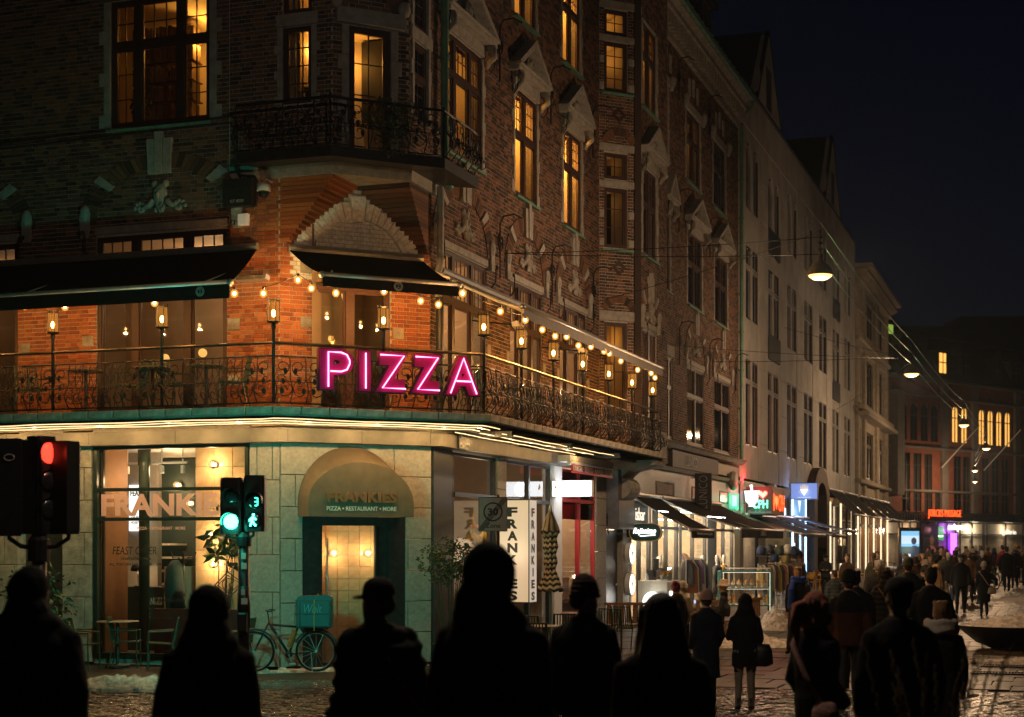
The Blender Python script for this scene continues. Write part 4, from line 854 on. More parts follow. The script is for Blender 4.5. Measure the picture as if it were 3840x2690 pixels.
# granite setts in front, stone slabs up the street
FS = Frame(FR.w(0, -13.2), UX)
r = random.Random(21)
setts = []
y = 12.0; row = 0
while y < 25.2:
    x = -9.5-(.1 if row % 2 else 0)
    while x < 10.5:
        p = Vector((x, y, 0)); q = p-C2
        d_o = q.dot(-FR.n); tt = q.dot(UX)
        if not (tt > -3.2 and .0 < d_o < 12.5) or y < 23.0:
            setts.append((x+r.uniform(-.008, .008), y+r.uniform(-.006, .006), .185, .135))
        x += .2
    y += .148; row += 1
slabs = []
ti = 0; t = -3.0
while t < 74:
    o = .15+(.3 if ti % 2 else 0)
    while o < 12.4:
        p = FR.w(t+.4, -o-.3)
        if p.y > 23.3: slabs.append((t, o))
        o += .6
    t += .8; ti += 1
sm = [MB().cbox(-.0925, .0925, -.02, .045, -.0675, .0675, .016).mesh('sett', m_sett)]
for me in sm:
    for v in me.vertices: v.co = (v.co.x, v.co.z, -v.co.y)
vis = sorted(setts, key=lambda s: 0 if (3.6 < s[0] < 8.5 and 19.0 < s[1] < 22.6) else (1 if (-6.6 < s[0] < -3 and s[1] > 20.5) else 2))
for s_ in vis[:300]: obj('sett', sm[0], None, ground, (s_[0], s_[1], gz(s_[1])+r.uniform(-.022, -.008)), r.uniform(-.05, .05))
V = []; 
for x, y, w, d in vis[300:]:
    z = gz(y)+r.uniform(-.004, .012); c = .014; hw, hd = w/2, d/2
    V += [(x-hw,y-hd,z-.03),(x+hw,y-hd,z-.03),(x+hw,y+hd,z-.03),(x-hw,y+hd,z-.03),(x-hw+c,y-hd+c,z+r.uniform(-.006,.006)),(x+hw-c,y-hd+c,z+r.uniform(-.006,.006)),(x+hw-c,y+hd-c,z+r.uniform(-.006,.006)),(x-hw+c,y+hd-c,z)]
Q = np.array([(4,5,6,7),(0,1,5,4),(1,2,6,5),(2,3,7,6),(3,0,4,7)]); F_ = (np.arange(len(V)//8)[:, None, None]*8+Q[None]).reshape(-1, 4)
me = bpy.data.meshes.new('setts'); me.from_pydata(V, [], F_.tolist()); me.materials.append(m_sett); obj('setts', me, None, ground, kind='stuff')
def slab_mb(w, d, mbx=None, p=None):
    mbx = mbx or MB(); return mbx
slab_me = MB(); c = .008
slab_me.add([(0,0,-.03),(.79,0,-.03),(.79,.59,-.03),(0,.59,-.03),(c,c,0),(.79-c,c,0),(.79-c,.59-c,0),(c,.59-c,0)], [(4,5,6,7),(0,1,5,4),(1,2,6,5),(2,3,7,6),(3,0,4,7)])
slab_me = slab_me.mesh('paving_slab', m_slab)
sl = sorted(slabs, key=lambda s: FR.w(s[0], -s[1]).y + (0 if s[1] > 2 else 12))
for t, o in sl[:300]:
    p = FR.w(t, -o-.59); obj('paving_slab', slab_me, None, ground, (p.x, p.y, gz(p.y)+r.uniform(-.006, .006)), FR.rz)
V = []
for t, o in sl[300:]:
    h_ = r.uniform(-.005, .005)
    for dz, e in ((-.03, 0), (h_, .008)):
        for a, b in ((t+e, o+e), (t+.79-e, o+e), (t+.79-e, o+.59-e), (t+e, o+.59-e)): p = FR.w(a, -b); V.append((p.x, p.y, gz(p.y)+dz))
Q2 = np.array([(7,6,5,4),(0,1,5,4),(1,2,6,5),(2,3,7,6),(3,0,4,7)]); F_ = (np.arange(len(V)//8)[:, None, None]*8+Q2[None]).reshape(-1, 4)
me = bpy.data.meshes.new('slabs'); me.from_pydata(V, [], F_.tolist()); me.materials.append(m_slab); obj('paving_slabs', me, None, ground, kind='stuff')
def snow_heap(label, loc, rx, ry, h, seed, group=None, rz=0.):
    mb = MB(); n, m_ = 34, 12; r_ = random.Random(seed); vs = []
    for j in range(m_+1):
        t = j/m_
        for i in range(n):
            a = 2*PI*i/n; k = 1+.28*mnoise.noise(Vector((math.cos(a)*1.4, math.sin(a)*1.4, seed)))
            x, y = rx*k*(1-t)*math.cos(a), ry*k*(1-t)*math.sin(a)
            q = Vector((x*7+seed, y*7, seed*3.1)); z = h*(1-(1-t)**2.2)*(.55+.6*abs(mnoise.noise(q*.5)))+.07*h/.3*mnoise.noise(q*1.7)*(1 if t > .05 else 0)
            vs.append((x, y, max(-.02, z) if j else -.03))
    fs = [(j*n+i, j*n+(i+1) % n, (j+1)*n+(i+1) % n, (j+1)*n+i) for j in range(m_) for i in range(n)]
    mb.add(vs, fs); 
    for k in range(26):
        a = r_.uniform(0, 6.28); q = r_.uniform(.75, 1.25); s_ = r_.uniform(.02, .075); mb.ball((rx*q*math.cos(a), ry*q*math.sin(a), s_*.4), (s_, s_*.9, s_*.7), 7, 5)
    return tag(obj('snow_heap', mb, m_snow, None, (loc[0], loc[1], gz(loc[1])), rz, smooth=True), label, 'snow', group)
snow_heap('lumpy brown heap of snow on the cobbles left of the traffic light', (-5.75, 23.6), 1.05, .42, .26, 3)
snow_heap('heap of old snow beside the lit glass display case', (6.6, 40.2), .55, .7, .62, 5)
snow_heap('low ridge of trampled snow behind the woman with pale trousers', (4.9, 33.5), 1.5, .55, .30, 8)
snow_heap('thin patch of slush beside the bowl planter', (9.6, 29.0), 1.6, .5, .10, 12)
snow_heap('thin line of grey snow along the foot of the corner wall', (-3.1, 27.35), 1.5, .16, .06, 17, rz=math.radians(26))
snow_heap('white crust of snow on the ground far up the street', (19.5, 58), 3.0, 1.6, .10, 23)

# ------------------------------------------------------------------ pale stone building up the street
WT0, WT1 = 29.0, 62.3
pale = thing('pale_stone_building', 'pale flat fronted building with tall paired windows and two pointed gables', 'building', tuple(FR.w(WT0)))
RP = pale.location.copy(); PIT = 4.57; hp_ = []
m_wind = mat('dark_window_bronze', (.035,.028,.022), .45, var=.3); m_blind = mat('pale_roller_blind', (.30,.25,.19), .8, var=.1)
def pwin(x0, x1, z0, z1, arch=False, tr=None, sc=None):
    hp_.append((x0, x1, z0, z1)); w, h = x1-x0, z1-z0
    o = obj('window', frame_mb(w, h, (w/2,), (tr-z0,) if tr else (), {}, .07, y0=.05, y1=.11), m_wind, pale, put(FR, RP, x0, 0, z0), FR.rz)
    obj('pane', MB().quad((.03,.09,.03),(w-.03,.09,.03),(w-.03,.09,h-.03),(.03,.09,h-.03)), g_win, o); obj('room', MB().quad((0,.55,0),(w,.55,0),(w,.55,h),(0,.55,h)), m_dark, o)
    if sc: obj('blind', MB().quad((.1,.42,h*sc),(w-.1,.42,h*sc),(w-.1,.42,h-.1),(.1,.42,h-.1)), m_blind, o)
    if not tr: obj('mullion', MB().box(w/2-.13, w/2+.13, .0, .085, 0, h), m_whiteb, o)
    else: obj('mullion', MB().box(w/2-.10, w/2+.10, .02, .085, 0, h).box(0, w, .03, .08, tr-z0-.08, tr-z0+.08), m_whiteb, o)
    if arch:
        sp = MB()
        for s_ in (0, 1):
            a0, a1 = (.0, w/2-.13) if s_ == 0 else (w/2+.13, w); cx = (a0+a1)/2; rr_ = (a1-a0)/2
            for sd in (-1, 1):
                pts = [(cx+sd*rr_, h)]+[(cx+sd*rr_*math.cos(k*PI/12), h-rr_+rr_*math.sin(k*PI/12)) for k in range(7)]
                sp.prism(pts if sd > 0 else pts[::-1], 'y', .012, .22)
        obj('arch_head', sp, m_whiteb, o)
    return o
for k in range(7):
    x0 = 30.3+PIT*k; x1 = x0+2.58; fr_ = k in (1, 5)
    pwin(x0, x1, 5.70, 8.84, tr=8.04, sc=.5 if k == 1 else None)
    if fr_:
        pwin(x0+.1, x1+.2, 9.3, 12.85, tr=12.0); pwin(x0+.1, x1+.2, 13.4, 16.45, True)
        for z in (9.35, 13.45): obj('balcony_guard', MB().box(x0+.1, x1+.2, -.03, .12, z, z+.95), m_steel, pale, put(FR, RP, 0, 0, 0), FR.rz)
    else: pwin(x0+.05, x1+.05, 10.3, 12.96, tr=12.2); pwin(x0+.1, x1+.1, 14.3, 16.75, True)
pw = MB(); wall_sheet(pw, FR, RP, WT0, WT1, 4.5, 18.6, hp_, y=.02, dep=.5)
for a, b in (((WT1, 0), (WT1, 12)), ((WT0, 12), (WT1, 12)), ((WT0, 12), (WT0, 0))):
    p0, p1 = FR.w(*a)-RP, FR.w(*b)-RP; pw.quad(p0, p1, p1+Vector((0,0,18.6)), p0+Vector((0,0,18.6)))
obj('wall', pw, m_whiteb, pale)
for a, b, za, zb, wh in masonry(WT0, WT1, 4.5, 18.6, hp_, h=1.41, L=2.3, j=.016, seed=5):
    obj('wall_panel', MB().cbox(a, b, 0, .03, za, zb, .008), m_whiteb, pale, put(FR, RP, 0, 0, 0), FR.rz)
obj('coping', MB().box(WT0, WT1, -.06, .3, 18.6, 18.72), m_steel, pale, put(FR, RP, 0, 0, 0), FR.rz)
for a, b, pz in ((32.6, 37.9, 21.9), (50.6, 56.2, 22.2)):
    cx = (a+b)/2-.2
    gb = MB().prism([(a, 18.6), (b, 18.6), (b-.2, 19.2), (cx, pz), (a+.2, 19.2)], 'y', .0, .3); g_ = obj('gable', gb, m_whiteb, pale, put(FR, RP, 0, 0, 0), FR.rz)
    obj('window', MB().box(cx-.55, cx+.55, -.015, .0, 18.9, 20.5), m_wind, g_); obj('gable_roof', MB().prism([(a, 18.65), (cx, pz+.12), (b, 18.65)], 'y', .3, 9), m_slate, g_)
    obj('gable_coping', MB().tube([(a,.05,18.75),(cx,.05,pz+.1),(b,.05,18.75)], .09, 5), m_steel, g_)
obj('roof', MB().prism([(0.4, 18.6), (6, 22.3), (12, 18.6)], 'x', WT0, WT1), m_slate, pale, put(FR, RP, 0, 0, 0), FR.rz)
# ground floor of it: dark portal, shop piers
hs = [(29.6, 35.9), (36.6, 40.0), (40.3, 44.2), (50.2, 55.6), (56.2, 61.9)]
gl_ = MB()
for a, b in [(29.0, 29.6), (35.9, 36.6), (40.0, 40.3), (44.2, 44.8), (49.6, 50.2), (55.6, 56.2), (61.9, 62.3)]: obj('shop_pier', MB().cbox(a, b, -.05, .3, 0, 4.5, .01), m_fasc, pale, put(FR, RP, 0, 0, 0), FR.rz)

for a, b in hs:
    o = obj('shop_window', frame_mb(b-a, 4.0, ((b-a)/2,), (2.7,), {}, .07, y0=.0, y1=.1), m_steel, pale, put(FR, RP, a, 0, .1), FR.rz)
    obj('pane', MB().quad((.03,.05,.03),(b-a-.03,.05,.03),(b-a-.03,.05,3.95),(.03,.05,3.95)), g_shop, o); lamp('shop_lamp', o, ((b-a)/2, .9, 2.4), 100, (1,.76,.5) if a < 45 else (1,.58,.24), .15)
obj('shop_interior', MB().quad((29,2.2,0),(62.3,2.2,0),(62.3,2.2,4.4),(29,2.2,4.4)).quad((29,.2,4.45),(62.3,.2,4.45),(62.3,2.2,4.45),(29,2.2,4.45)), mat('shop_wall_tan', (.48,.38,.27), .8, var=.2, scale=2), pale, put(FR, RP, 0, 0, 0), FR.rz)
pt = MB(); pt.box(44.8, 45.7, -.35, .3, 0, 4.2).box(48.7, 49.6, -.35, .3, 0, 4.2)
n = 12
for i in range(n):
    a0, a1 = PI*i/n, PI*(i+1)/n; pt.prism([(47.2+1.5*math.cos(a0), 4.2+.75*math.sin(a0)), (47.2+2.4*math.cos(a0), 4.2+1.45*math.sin(a0)), (47.2+2.4*math.cos(a1), 4.2+1.45*math.sin(a1)), (47.2+1.5*math.cos(a1), 4.2+.75*math.sin(a1))], 'y', -.35, .25)
obj('portal', pt, mat('brown_stone', (.10,.065,.045), .7, var=.3), pale, put(FR, RP, 0, 0, 0), FR.rz); obj('portal_door', MB().box(45.7, 48.7, .15, .25, 0, 5.0), m_black, pale, put(FR, RP, 0, 0, 0), FR.rz)

# ------------------------------------------------------------------ third building with bay windows
bayb = thing('bay_window_building', 'narrow old stone building with carved eaves past the pale building', 'building', tuple(FR.w(62.3)))
RC = bayb.location.copy(); hh = []; m_st3 = mat('brown_sandstone', (.34,.29,.22), .8, var=.25, scale=3, bump=.4, bscale=20)
for a, b in ((62.75, 65.0), (66.7, 71.2), (73.0, 76.8)):
    for z0, z1 in ((5.9, 8.65), (10.2, 12.85), (14.2, 16.2)):
        hh.append((a, b, z0, z1)); w, h = b-a, z1-z0; nn = 2 if w < 3 else 3
        o = obj('window', frame_mb(w, h, [w*i/nn for i in range(1, nn)], (h*.72,), {}, .14, y0=.1, y1=.2), m_wind, bayb, put(FR, RC, a, 0, z0), FR.rz)
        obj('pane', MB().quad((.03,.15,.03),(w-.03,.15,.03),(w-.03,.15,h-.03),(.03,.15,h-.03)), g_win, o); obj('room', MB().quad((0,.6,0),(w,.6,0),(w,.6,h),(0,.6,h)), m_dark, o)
w3 = MB(); wall_sheet(w3, FR, RC, 62.3, 78.6, 4.4, 17.2, hh, y=.0, dep=.5)
for a, b in (((78.6, 0), (78.6, 12)), ((62.3, 12), (78.6, 12))):
    p0, p1 = FR.w(*a)-RC, FR.w(*b)-RC; w3.quad(p0, p1, p1+Vector((0,0,17.2)), p0+Vector((0,0,17.2)))
obj('wall', w3, m_st3, bayb)
for x in (62.3, 65.4, 72.0, 77.4): obj('pilaster', MB().cbox(x, x+.9, -.18, .05, 4.4, 17, .04), m_st3, bayb, put(FR, RC, 0, 0, 0), FR.rz)
for z, d in ((5.5, .35), (9.2, .75), (9.6, .5), (13.4, .3), (16.6, .35), (17.0, .7), (17.3, .95)): obj('string_course', MB().cbox(62.3, 78.7, -d, .05, z, z+.24, .05), m_st3, bayb, put(FR, RC, 0, 0, 0), FR.rz)
bm = MB().prism([(0,.5),(-.7,.5),(-.6,.2),(-.15,0),(0,0)], 'x', 0, .22).mesh('eaves_bracket', m_st3)
for i in range(20): obj('eaves_bracket', bm, None, bayb, put(FR, RC, 62.5+i*.82, 0, 16.7), FR.rz)
for a, b in ((62.9, 65.2), (66.6, 71.6), (73.0, 77.2)): obj('carved_panel', MB().cbox(a, b, -.08, .02, 13.72, 14.1, .05).cbox(a+.2, b-.2, -.12, 0, 12.95, 13.3, .05), m_st3, bayb, put(FR, RC, 0, 0, 0), FR.rz)
obj('roof', MB().prism([(.2, 17.5), (5.5, 21.5), (12, 17.5)], 'x', 62.3, 78.6), m_slate, bayb, put(FR, RC, 0, 0, 0), FR.rz)
LEDW = emat('white_led_bar', (1,.76,.46), 1.5)
for a, b in ((62.5, 66.2), (66.5, 70.2), (70.5, 74.2), (74.5, 78.3)):
    o = obj('shop_window', frame_mb(b-a, 4.2, ((b-a)/2,), (3.0,), {}, .10, y0=.0, y1=.12), mat('brass_frame', (.22,.13,.05), .4, metal=.5), bayb, put(FR, RC, a, 0, .2), FR.rz)
    obj('pane', MB().quad((.03,.05,.03),(b-a-.03,.05,.03),(b-a-.03,.05,4.1),(.03,.05,4.1)), g_shop, o); lamp('shop_lamp', o, ((b-a)/2, .8, 2.6), 110, (1,.58,.24), .15)
obj('shop_interior', MB().quad((62.3,2.0,0),(78.6,2.0,0),(78.6,2.0,4.4),(62.3,2.0,4.4)), mat('shop_wall_amber', (.5,.36,.22), .8, var=.2, scale=2), bayb, put(FR, RC, 0, 0, 0), FR.rz)
for root, rl, xs in ((pale, RP, (51.5, 55.4)), (bayb, RC, (60.9+1.7, 66.3, 70.35, 74.35, 78.2))):
    for x in xs: obj('led_bar', MB().box(x-.045, x+.045, -.16, -.08, .7, 4.2), LEDW, root, put(FR, rl, 0, 0, 0), FR.rz)

# ------------------------------------------------------------------ curved red brick building closing the street
FA = Vector((32.0, 138, 0)); farb = thing('red_brick_terrace', 'far red brick building with mansard roof above a passage with red neon sign', 'building', tuple(FA))
FF = Frame(FA, (math.sin(math.radians(46)), math.cos(math.radians(46)))); RFa = FA.copy(); hf = []
m_fbr = mat('far_red_brick', (.20,.065,.035), .85, var=.3, scale=1.5, bump=.3, bscale=30); m_fst = mat('far_grey_stone', (.15,.135,.12), .8, var=.25, scale=1.2)
def fwin(x0, x1, z0, z1, arch=False, lit=0):
    hf.append((x0, x1, z0, z1)); w, h = x1-x0, z1-z0
    key = (round(w, 2), round(h, 2), 'far')
    if key not in WMESH: WMESH[key] = (frame_mb(w, h, (w/2,), (h*.68,), {}, .05, y0=.02, y1=.08).mesh('frame', m_wind), MB().quad((.03,.07,.03),(w-.03,.07,.03),(w-.03,.07,h-.03),(.03,.07,h-.03)).mesh('pane', g_win))
    o = obj('window', WMESH[key][0], None, farb, put(FF, RFa, x0, 0, z0), FF.rz); obj('pane', WMESH[key][1], None, o)
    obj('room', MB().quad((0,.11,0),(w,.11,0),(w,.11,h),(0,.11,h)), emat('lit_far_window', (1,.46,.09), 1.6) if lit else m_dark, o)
    if arch:
        sp = MB(); rr_ = w/2
        for sd in (-1, 1):
            pts = [(rr_+sd*rr_, h)]+[(rr_+sd*rr_*math.cos(k*PI/12), h-rr_+rr_*math.sin(k*PI/12)) for k in range(7)]
            sp.prism(pts if sd > 0 else pts[::-1], 'y', -.02, .3)
        obj('arch_head', sp, m_fst, o)
lits = {3, 4, 5, 6, 7, 8}
xs3 = [3.2, 4.8, 6.4, 8.0]; 
for i, x in enumerate([2.6, 4.3, 6.0, 7.7]): fwin(x, x+1.15, 11.3, 14.6, True)
for i, x in enumerate([11.3, 12.9, 16.0, 17.6, 19.2, 20.8]): fwin(x, x+1.05, 11.4, 14.7, True, 1)
for x in (24.5, 26.1, 28, 31, 33): fwin(x, x+1.05, 11.4, 14.7, True)
for x in (3.0, 4.8, 6.6, 11.6, 13.2, 16.6, 18.4, 20.2, 24.5, 27, 31): fwin(x, x+1.3, 6.9, 10.2)
for x in (3.0, 4.8, 6.6, 8.4, 11.6, 13.2, 16.6, 18.4, 20.2, 24.5, 27, 31): fwin(x, x+1.4, 4.55+.75, 6.6) if False else fwin(x, x+1.35, 4.9, 6.75)
fw = MB(); wall_sheet(fw, FF, RFa, 0, 40, 0, 17.0, hf, y=0, dep=.5); 
for a, b in (((0, 0), (0, 14)), ((0, 14), (40, 14))):
    p0, p1 = FF.w(*a)-RFa, FF.w(*b)-RFa; fw.quad(p0, p1, p1+Vector((0,0,17)), p0+Vector((0,0,17)))
obj('wall', fw, m_fbr, farb)
for x in (0, 9.3, 14.6, 22.4, 29.5): obj('stone_pilaster', MB().cbox(x, x+1.0, -.25, .05, 4.6, 17, .05), m_fst, farb, put(FF, RFa, 0, 0, 0), FF.rz)
obj('oriel', MB().prism([(.8,0),(1.2,-1.1),(3.4,-1.1),(3.8,0)], 'z', 6.6, 10.8) if False else MB().prism([(.4,0),(.9,-.9),(2.0,-.9),(2.5,0)], 'z', 6.4, 15.5), m_fst, farb, put(FF, RFa, 0, 0, 0), FF.rz)
for z in (6.75, 10.6, 15.2, 16.7): obj('string_course', MB().cbox(0, 40, -.35, .05, z, z+.22, .05), m_fst, farb, put(FF, RFa, 0, 0, 0), FF.rz)
obj('roof', MB().prism([(-.3, 17), (1.6, 21), (7, 22.5), (14, 17)], 'x', 0, 40), m_slate, farb, put(FF, RFa, 0, 0, 0), FF.rz)
for x, l in ((2.5, 0), (8.8, 1), (12.8, 0), (18.5, 0), (22, 0), (27, 0)):
    d = obj('dormer', MB().box(x, x+1.7, .0, 3, 17.3, 19.6).prism([(x-.2, 19.6), (x+1.9, 19.6), (x+.85, 20.7)], 'y', -.1, 3), m_slate, farb, put(FF, RFa, 0, 0, 0), FF.rz)
    obj('window', MB().box(x+.3, x+1.4, -.03, .0, 17.6, 19.4), emat('lit_far_window', (1,.46,.09), 1.6) if l else m_dark, d); obj('glazing_bar', MB().box(x+.8, x+.9, -.06, -.031, 17.6, 19.4).box(x+.3, x+1.4, -.055, -.032, 18.5, 18.6), m_wind, d)
sky_l = obj('skylight', MB().box(1.2, 1.9, .9, 1.0, 20.6, 21.3).box(2.2, 3.0, .9, 1.0, 20.6, 21.4), emat('green_lit_skylight', (.45,.7,.1), .55), farb, put(FF, RFa, 0, 0, 0), FF.rz)
# shops at its foot
fc = obj('shop_canopy', MB().prism([(0,5.0),(-1.7,4.75),(-1.7,4.15),(0,4.15)], 'x', -3, 40), m_black, farb, put(FF, RFa, 0, 0, 0), FF.rz)
cr_ = MB(); 
for i in range(110): cr_.box(-3+i*.39, -3+i*.39+.2, -1.76, -1.70, 4.2, 4.72)
obj('canopy_rib', cr_, m_blackp, farb, put(FF, RFa, 0, 0, 0), FF.rz, kind='stuff')
np_ = emat('red_orange_neon', (1,.075,.012), 2.6)
cols = [(-2.8, 2.2, (1,.82,.6), 1.0), (2.6, 5.2, (1,.75,.5), .4), (5.6, 8.0, (.8,.3,.3), .12), (8.4, 11.6, (.75,.3,1), .55), (12.2, 16.5, (1,.85,.6), 1.1), (17.0, 24, (1,.8,.55), .8), (24.4, 32, (1,.8,.55), .6)]
for i, (a, b, c_, e) in enumerate(cols):
    o = obj('shop_window', frame_mb(b-a, 3.9, ((b-a)/2,), (2.8,), {}, .09, y0=-.3, y1=-.2), m_black, farb, put(FF, RFa, a, 0, .2), FF.rz)
    obj('shop_interior', MB().quad((0,-.05,0),(b-a,-.05,0),(b-a,-.05,3.9),(0,-.05,3.9)), mat('far_shop_wall_%d' % i, tuple(.5*q for q in c_), .8, var=.3, scale=1.0), o); lamp('shop_lamp', o, ((b-a)/2, -.55, 3.2), 240*e, c_, .3)
text('JORCKS PASSAGE', 5.4, .80, np_, farb, put(FF, RFa, 4.0, -1.95, 4.35), FF.rz, depth=.1, bold=-.022, spacing=1.22)
wn_ = emat('white_neon', (1,.96,.9), 5)
text('unisport', 3.2, .7, wn_, farb, put(FF, RFa, 9.6, -.6, 3.25), FF.rz, depth=.08, bold=0); text('galerie', 2.6, .6, emat('soft_white_sign', (1,.9,.7), 1.2), farb, put(FF, RFa, 19.2, -.6, 2.9), FF.rz, depth=.06, bold=0)
pl_ = MB()
for i in range(4): pl_.box(10.3+i*.28, 10.42+i*.28, -.5, -.42, 1.2, 3.1)
obj('purple_light_bar', pl_, emat('purple_neon', (.45,.08,1), 5), farb, put(FF, RFa, 0, 0, 0), FF.rz)
gs = obj('green_sign', MB().box(8.0, 9.2, -.42, -.38, 2.5, 3.7), emat('green_backlit', (.06,.5,.08), .9), farb, put(FF, RFa, 0, 0, 0), FF.rz); text('unisport', .8, .16, wn_, gs, (8.2, -.43, 2.75), depth=.01)
for x in (9.0, 16.4):
    fp = MB(); fp.tube([(x,-.3,9.0),(x+2.6,-2.6,12.8)], .05, 6); obj('flagpole', fp, m_white, farb, put(FF, RFa, 0, 0, 0), FF.rz)
# roofs behind
back = thing('rooftop_building', 'dark flat roofed building rising behind the far red brick roof', 'building', (52, 190, 0))
obj('wall', MB().box(-20, 30, 0, 20, 0, 28).box(-12, -6, 3, 10, 28, 30.5).box(2, 12, 3, 10, 28, 29.6), m_slate, back); obj('window', MB().box(-9.0, -8.3, -.03, 0, 22.0, 25.5), emat('dim_window', (1,.6,.3), .12), back)

# ------------------------------------------------------------------ pendant street lamps on cables
m_lampshade = mat('lamp_enamel', (.10,.09,.075), .4, metal=.4, var=.3); m_lglass = emat('lamp_glass_glow', (1, .52, .16), 3)
LAMPS = [(FR.w(6.07, -6.1), 7.62), (FR.w(26.9, -6.1), 7.7), (Vector((21.1, 74.7, 0)), 7.7), (Vector((27.6, 93.1, 0)), 7.7), (Vector((35.0, 121, 0)), 7.7), (Vector((40.5, 140, 0)), 7.6)]
LL = ['nearest lit pendant street lamp hanging before the pale building', 'lit pendant street lamp beside the narrow stone building, second along the wire', 'small lit pendant lamp in front of the row of yellow arched windows', 'small pendant lamp right of the yellow arched windows', 'tiny pendant lamp low down before the far red brick front, the upper of two', 'tiny pendant lamp just above the shop canopy, the lower of two']
lp0 = None
for (p, z), lb_ in zip(LAMPS, LL):
    if lp0 is None:
        lp0 = thing('pendant_street_lamp', lb_, 'street lamp', (p.x, p.y, z), group='pendant lamps strung along the street')
        obj('shade', MB().lathe([(.26,0),(.262,.02),(.235,.10),(.18,.19),(.10,.26),(.05,.30),(.05,.42),(.035,.44),(0,.44)], 22).lathe([(.255,.0),(.225,.10),(.17,.18),(.09,.245),(0,.25)], 22), m_lampshade, lp0, smooth=True)
        obj('lamp_glass', MB().lathe([(.245,.015),(.225,-.03),(.14,-.085),(0,-.10)], 20), m_lglass, lp0, smooth=True)
        h_ = MB().tube([(0,0,.42),(0,0,.95)], .012, 6)
        for q in (.5, .62, .74): h_.lathe([(0,q),(.045,q+.02),(.045,q+.05),(0,q+.07)], 8)
        obj('hanger', h_, m_iron, lp0); lamp('street_lamp_light', lp0, (0, 0, -.21), 1050, (1, .63, .35), .10)
        cur = lp0
    else: cur = copy_tree(lp0, (p.x, p.y, z), 0, lb_)
l0 = thing('pendant_street_lamp', 'pendant street lamp over the near end of the street', 'street lamp', tuple(FR.w(-14.6, -6.15, 8.0)), group='pendant lamps strung along the street')
for ch in lp0.children:
    if ch.type == 'MESH': q_ = ch.copy(); COL.objects.link(q_); q_.parent = l0
lamp('street_lamp_light', l0, (0, 0, -.20), 400, (1, .80, .58), .10)
def cable(label, pts, r=.011, sag=.0, mt=None, group=None):
    a, b = Vector(pts[0]), Vector(pts[1]); n = 10
    P_ = [a.lerp(b, i/n)-Vector((0,0,sag*4*(i/n)*(1-i/n))) for i in range(n+1)]
    return tag(obj('overhead_cable', MB().tube([p-a for p in P_], r, 5), mt or m_copper, None, tuple(a)), label, 'cable', group)
for i in range(1, 5):
    a, b = LAMPS[i-1], LAMPS[i]
    for k, dz in enumerate((.95, .55, .18)):
        cable(['upper', 'middle', 'lower'][k]+' overhead wire between the '+['', 'first and second', 'second and third', 'third and fourth', 'last two'][i]+' pendant lamps', (a[0]+Vector((.0,0,a[1]+dz+.15)), b[0]+Vector((0,0,b[1]+dz+.15))), .012, .15)
xw = [(3.62, 8.0, 1, 8.5), (3.62, 8.0, 1, 8.15), (10.4, 8.0, 1, 8.6), (19.6, 8.0, 2, 8.3), (23.9, 8.0, 2, 8.4), (38, 10.9, 2, 8.3), (52, 8.6, 2, 8.2), (55, 12.5, 3, 8.5)]
for i, (t, z, k, z2) in enumerate(xw):
    a = FR.w(t, -.15, z); cable('thin span wire from wall to lamp line, number %d counted up the street' % (i+1) if False else ['thin span wire from the first wall anchor to the nearest lamp', 'lower thin span wire from the first wall anchor to the nearest lamp', 'thin span wire from beside the bay to the nearest lamp', 'thin span wire from the brick front right of the bay to the second lamp', 'thin span wire from the far end of the brick front', 'thin span wire from high on the pale front to the second lamp', 'thin span wire from the middle windows of the pale front', 'thin span wire from the upper pale front to the third lamp'][i], (a, LAMPS[k-1][0]+Vector((0, 0, z2-.1))), .008, .06, m_iron)

# ------------------------------------------------------------------ awnings over the balcony
def awning(label, pts_wall, pts_bar, val, mt, arms=(), logo=None, drop=None):
    """wall and bar corner points (left, right) in world coordinates"""
    a, b = [Vector(p) for p in pts_wall]; c, d = [Vector(p) for p in pts_bar]
    t = thing('awning', label, 'awning', tuple(a)); o0 = a
    mb = MB(); n = 14; m_ = 8; vs = []
    for j in range(m_+1):
        for i in range(n+1):
            p = a.lerp(b, i/n).lerp(c.lerp(d, i/n), j/m_); p = p-Vector((0, 0, .05*math.sin(PI*j/m_)+.012*math.sin(i*2.2)*math.sin(PI*j/m_))); vs.append(p-o0)
    mb.add(vs, [(j*(n+1)+i, j*(n+1)+i+1, (j+1)*(n+1)+i+1, (j+1)*(n+1)+i) for j in range(m_) for i in range(n)])
    obj('canvas', mb, mt, t, smooth=True)
    obj('front_bar', MB().tube([c-o0, d-o0], .045, 10).ball(tuple(d-o0), .06, 8, 6).ball(tuple(c-o0), .06, 8, 6), m_alu, t, smooth=True)
    vb = MB(); k = 24
    dirb = (d-c).normalized(); nrm = Vector((dirb.y, -dirb.x, 0))*.03
    for i in range(k):
        p, q = c.lerp(d, i/k)-o0+nrm, c.lerp(d, (i+1)/k)-o0+nrm; w0, w1 = nrm*.5*math.sin(i*1.3), nrm*.5*math.sin((i+1)*1.3)
        vb.quad(p-Vector((0,0,.02)), q-Vector((0,0,.02)), q-Vector((0,0,val))+w1, p-Vector((0,0,val))+w0)
    obj('valance', vb, mt, t)
    obj('cassette', MB().tube([a-o0+Vector((0,0,.03)), b-o0+Vector((0,0,.03))], .07, 8), m_alu, t)
    for f in arms:
        p = a.lerp(b, f)-Vector((0,0,.08)); q = c.lerp(d, f); e = p.lerp(q, .5)+(d-c).normalized()*.35-Vector((0,0,.05)); obj('folding_arm', MB().tube([p-o0, e-o0, q-o0], .025, 6), m_white, t)
    return t, c, d, o0
m_grey_aw = mat('grey_awning_cloth', (.20,.175,.15), .8, var=.15, scale=8); m_aw = m_canvas
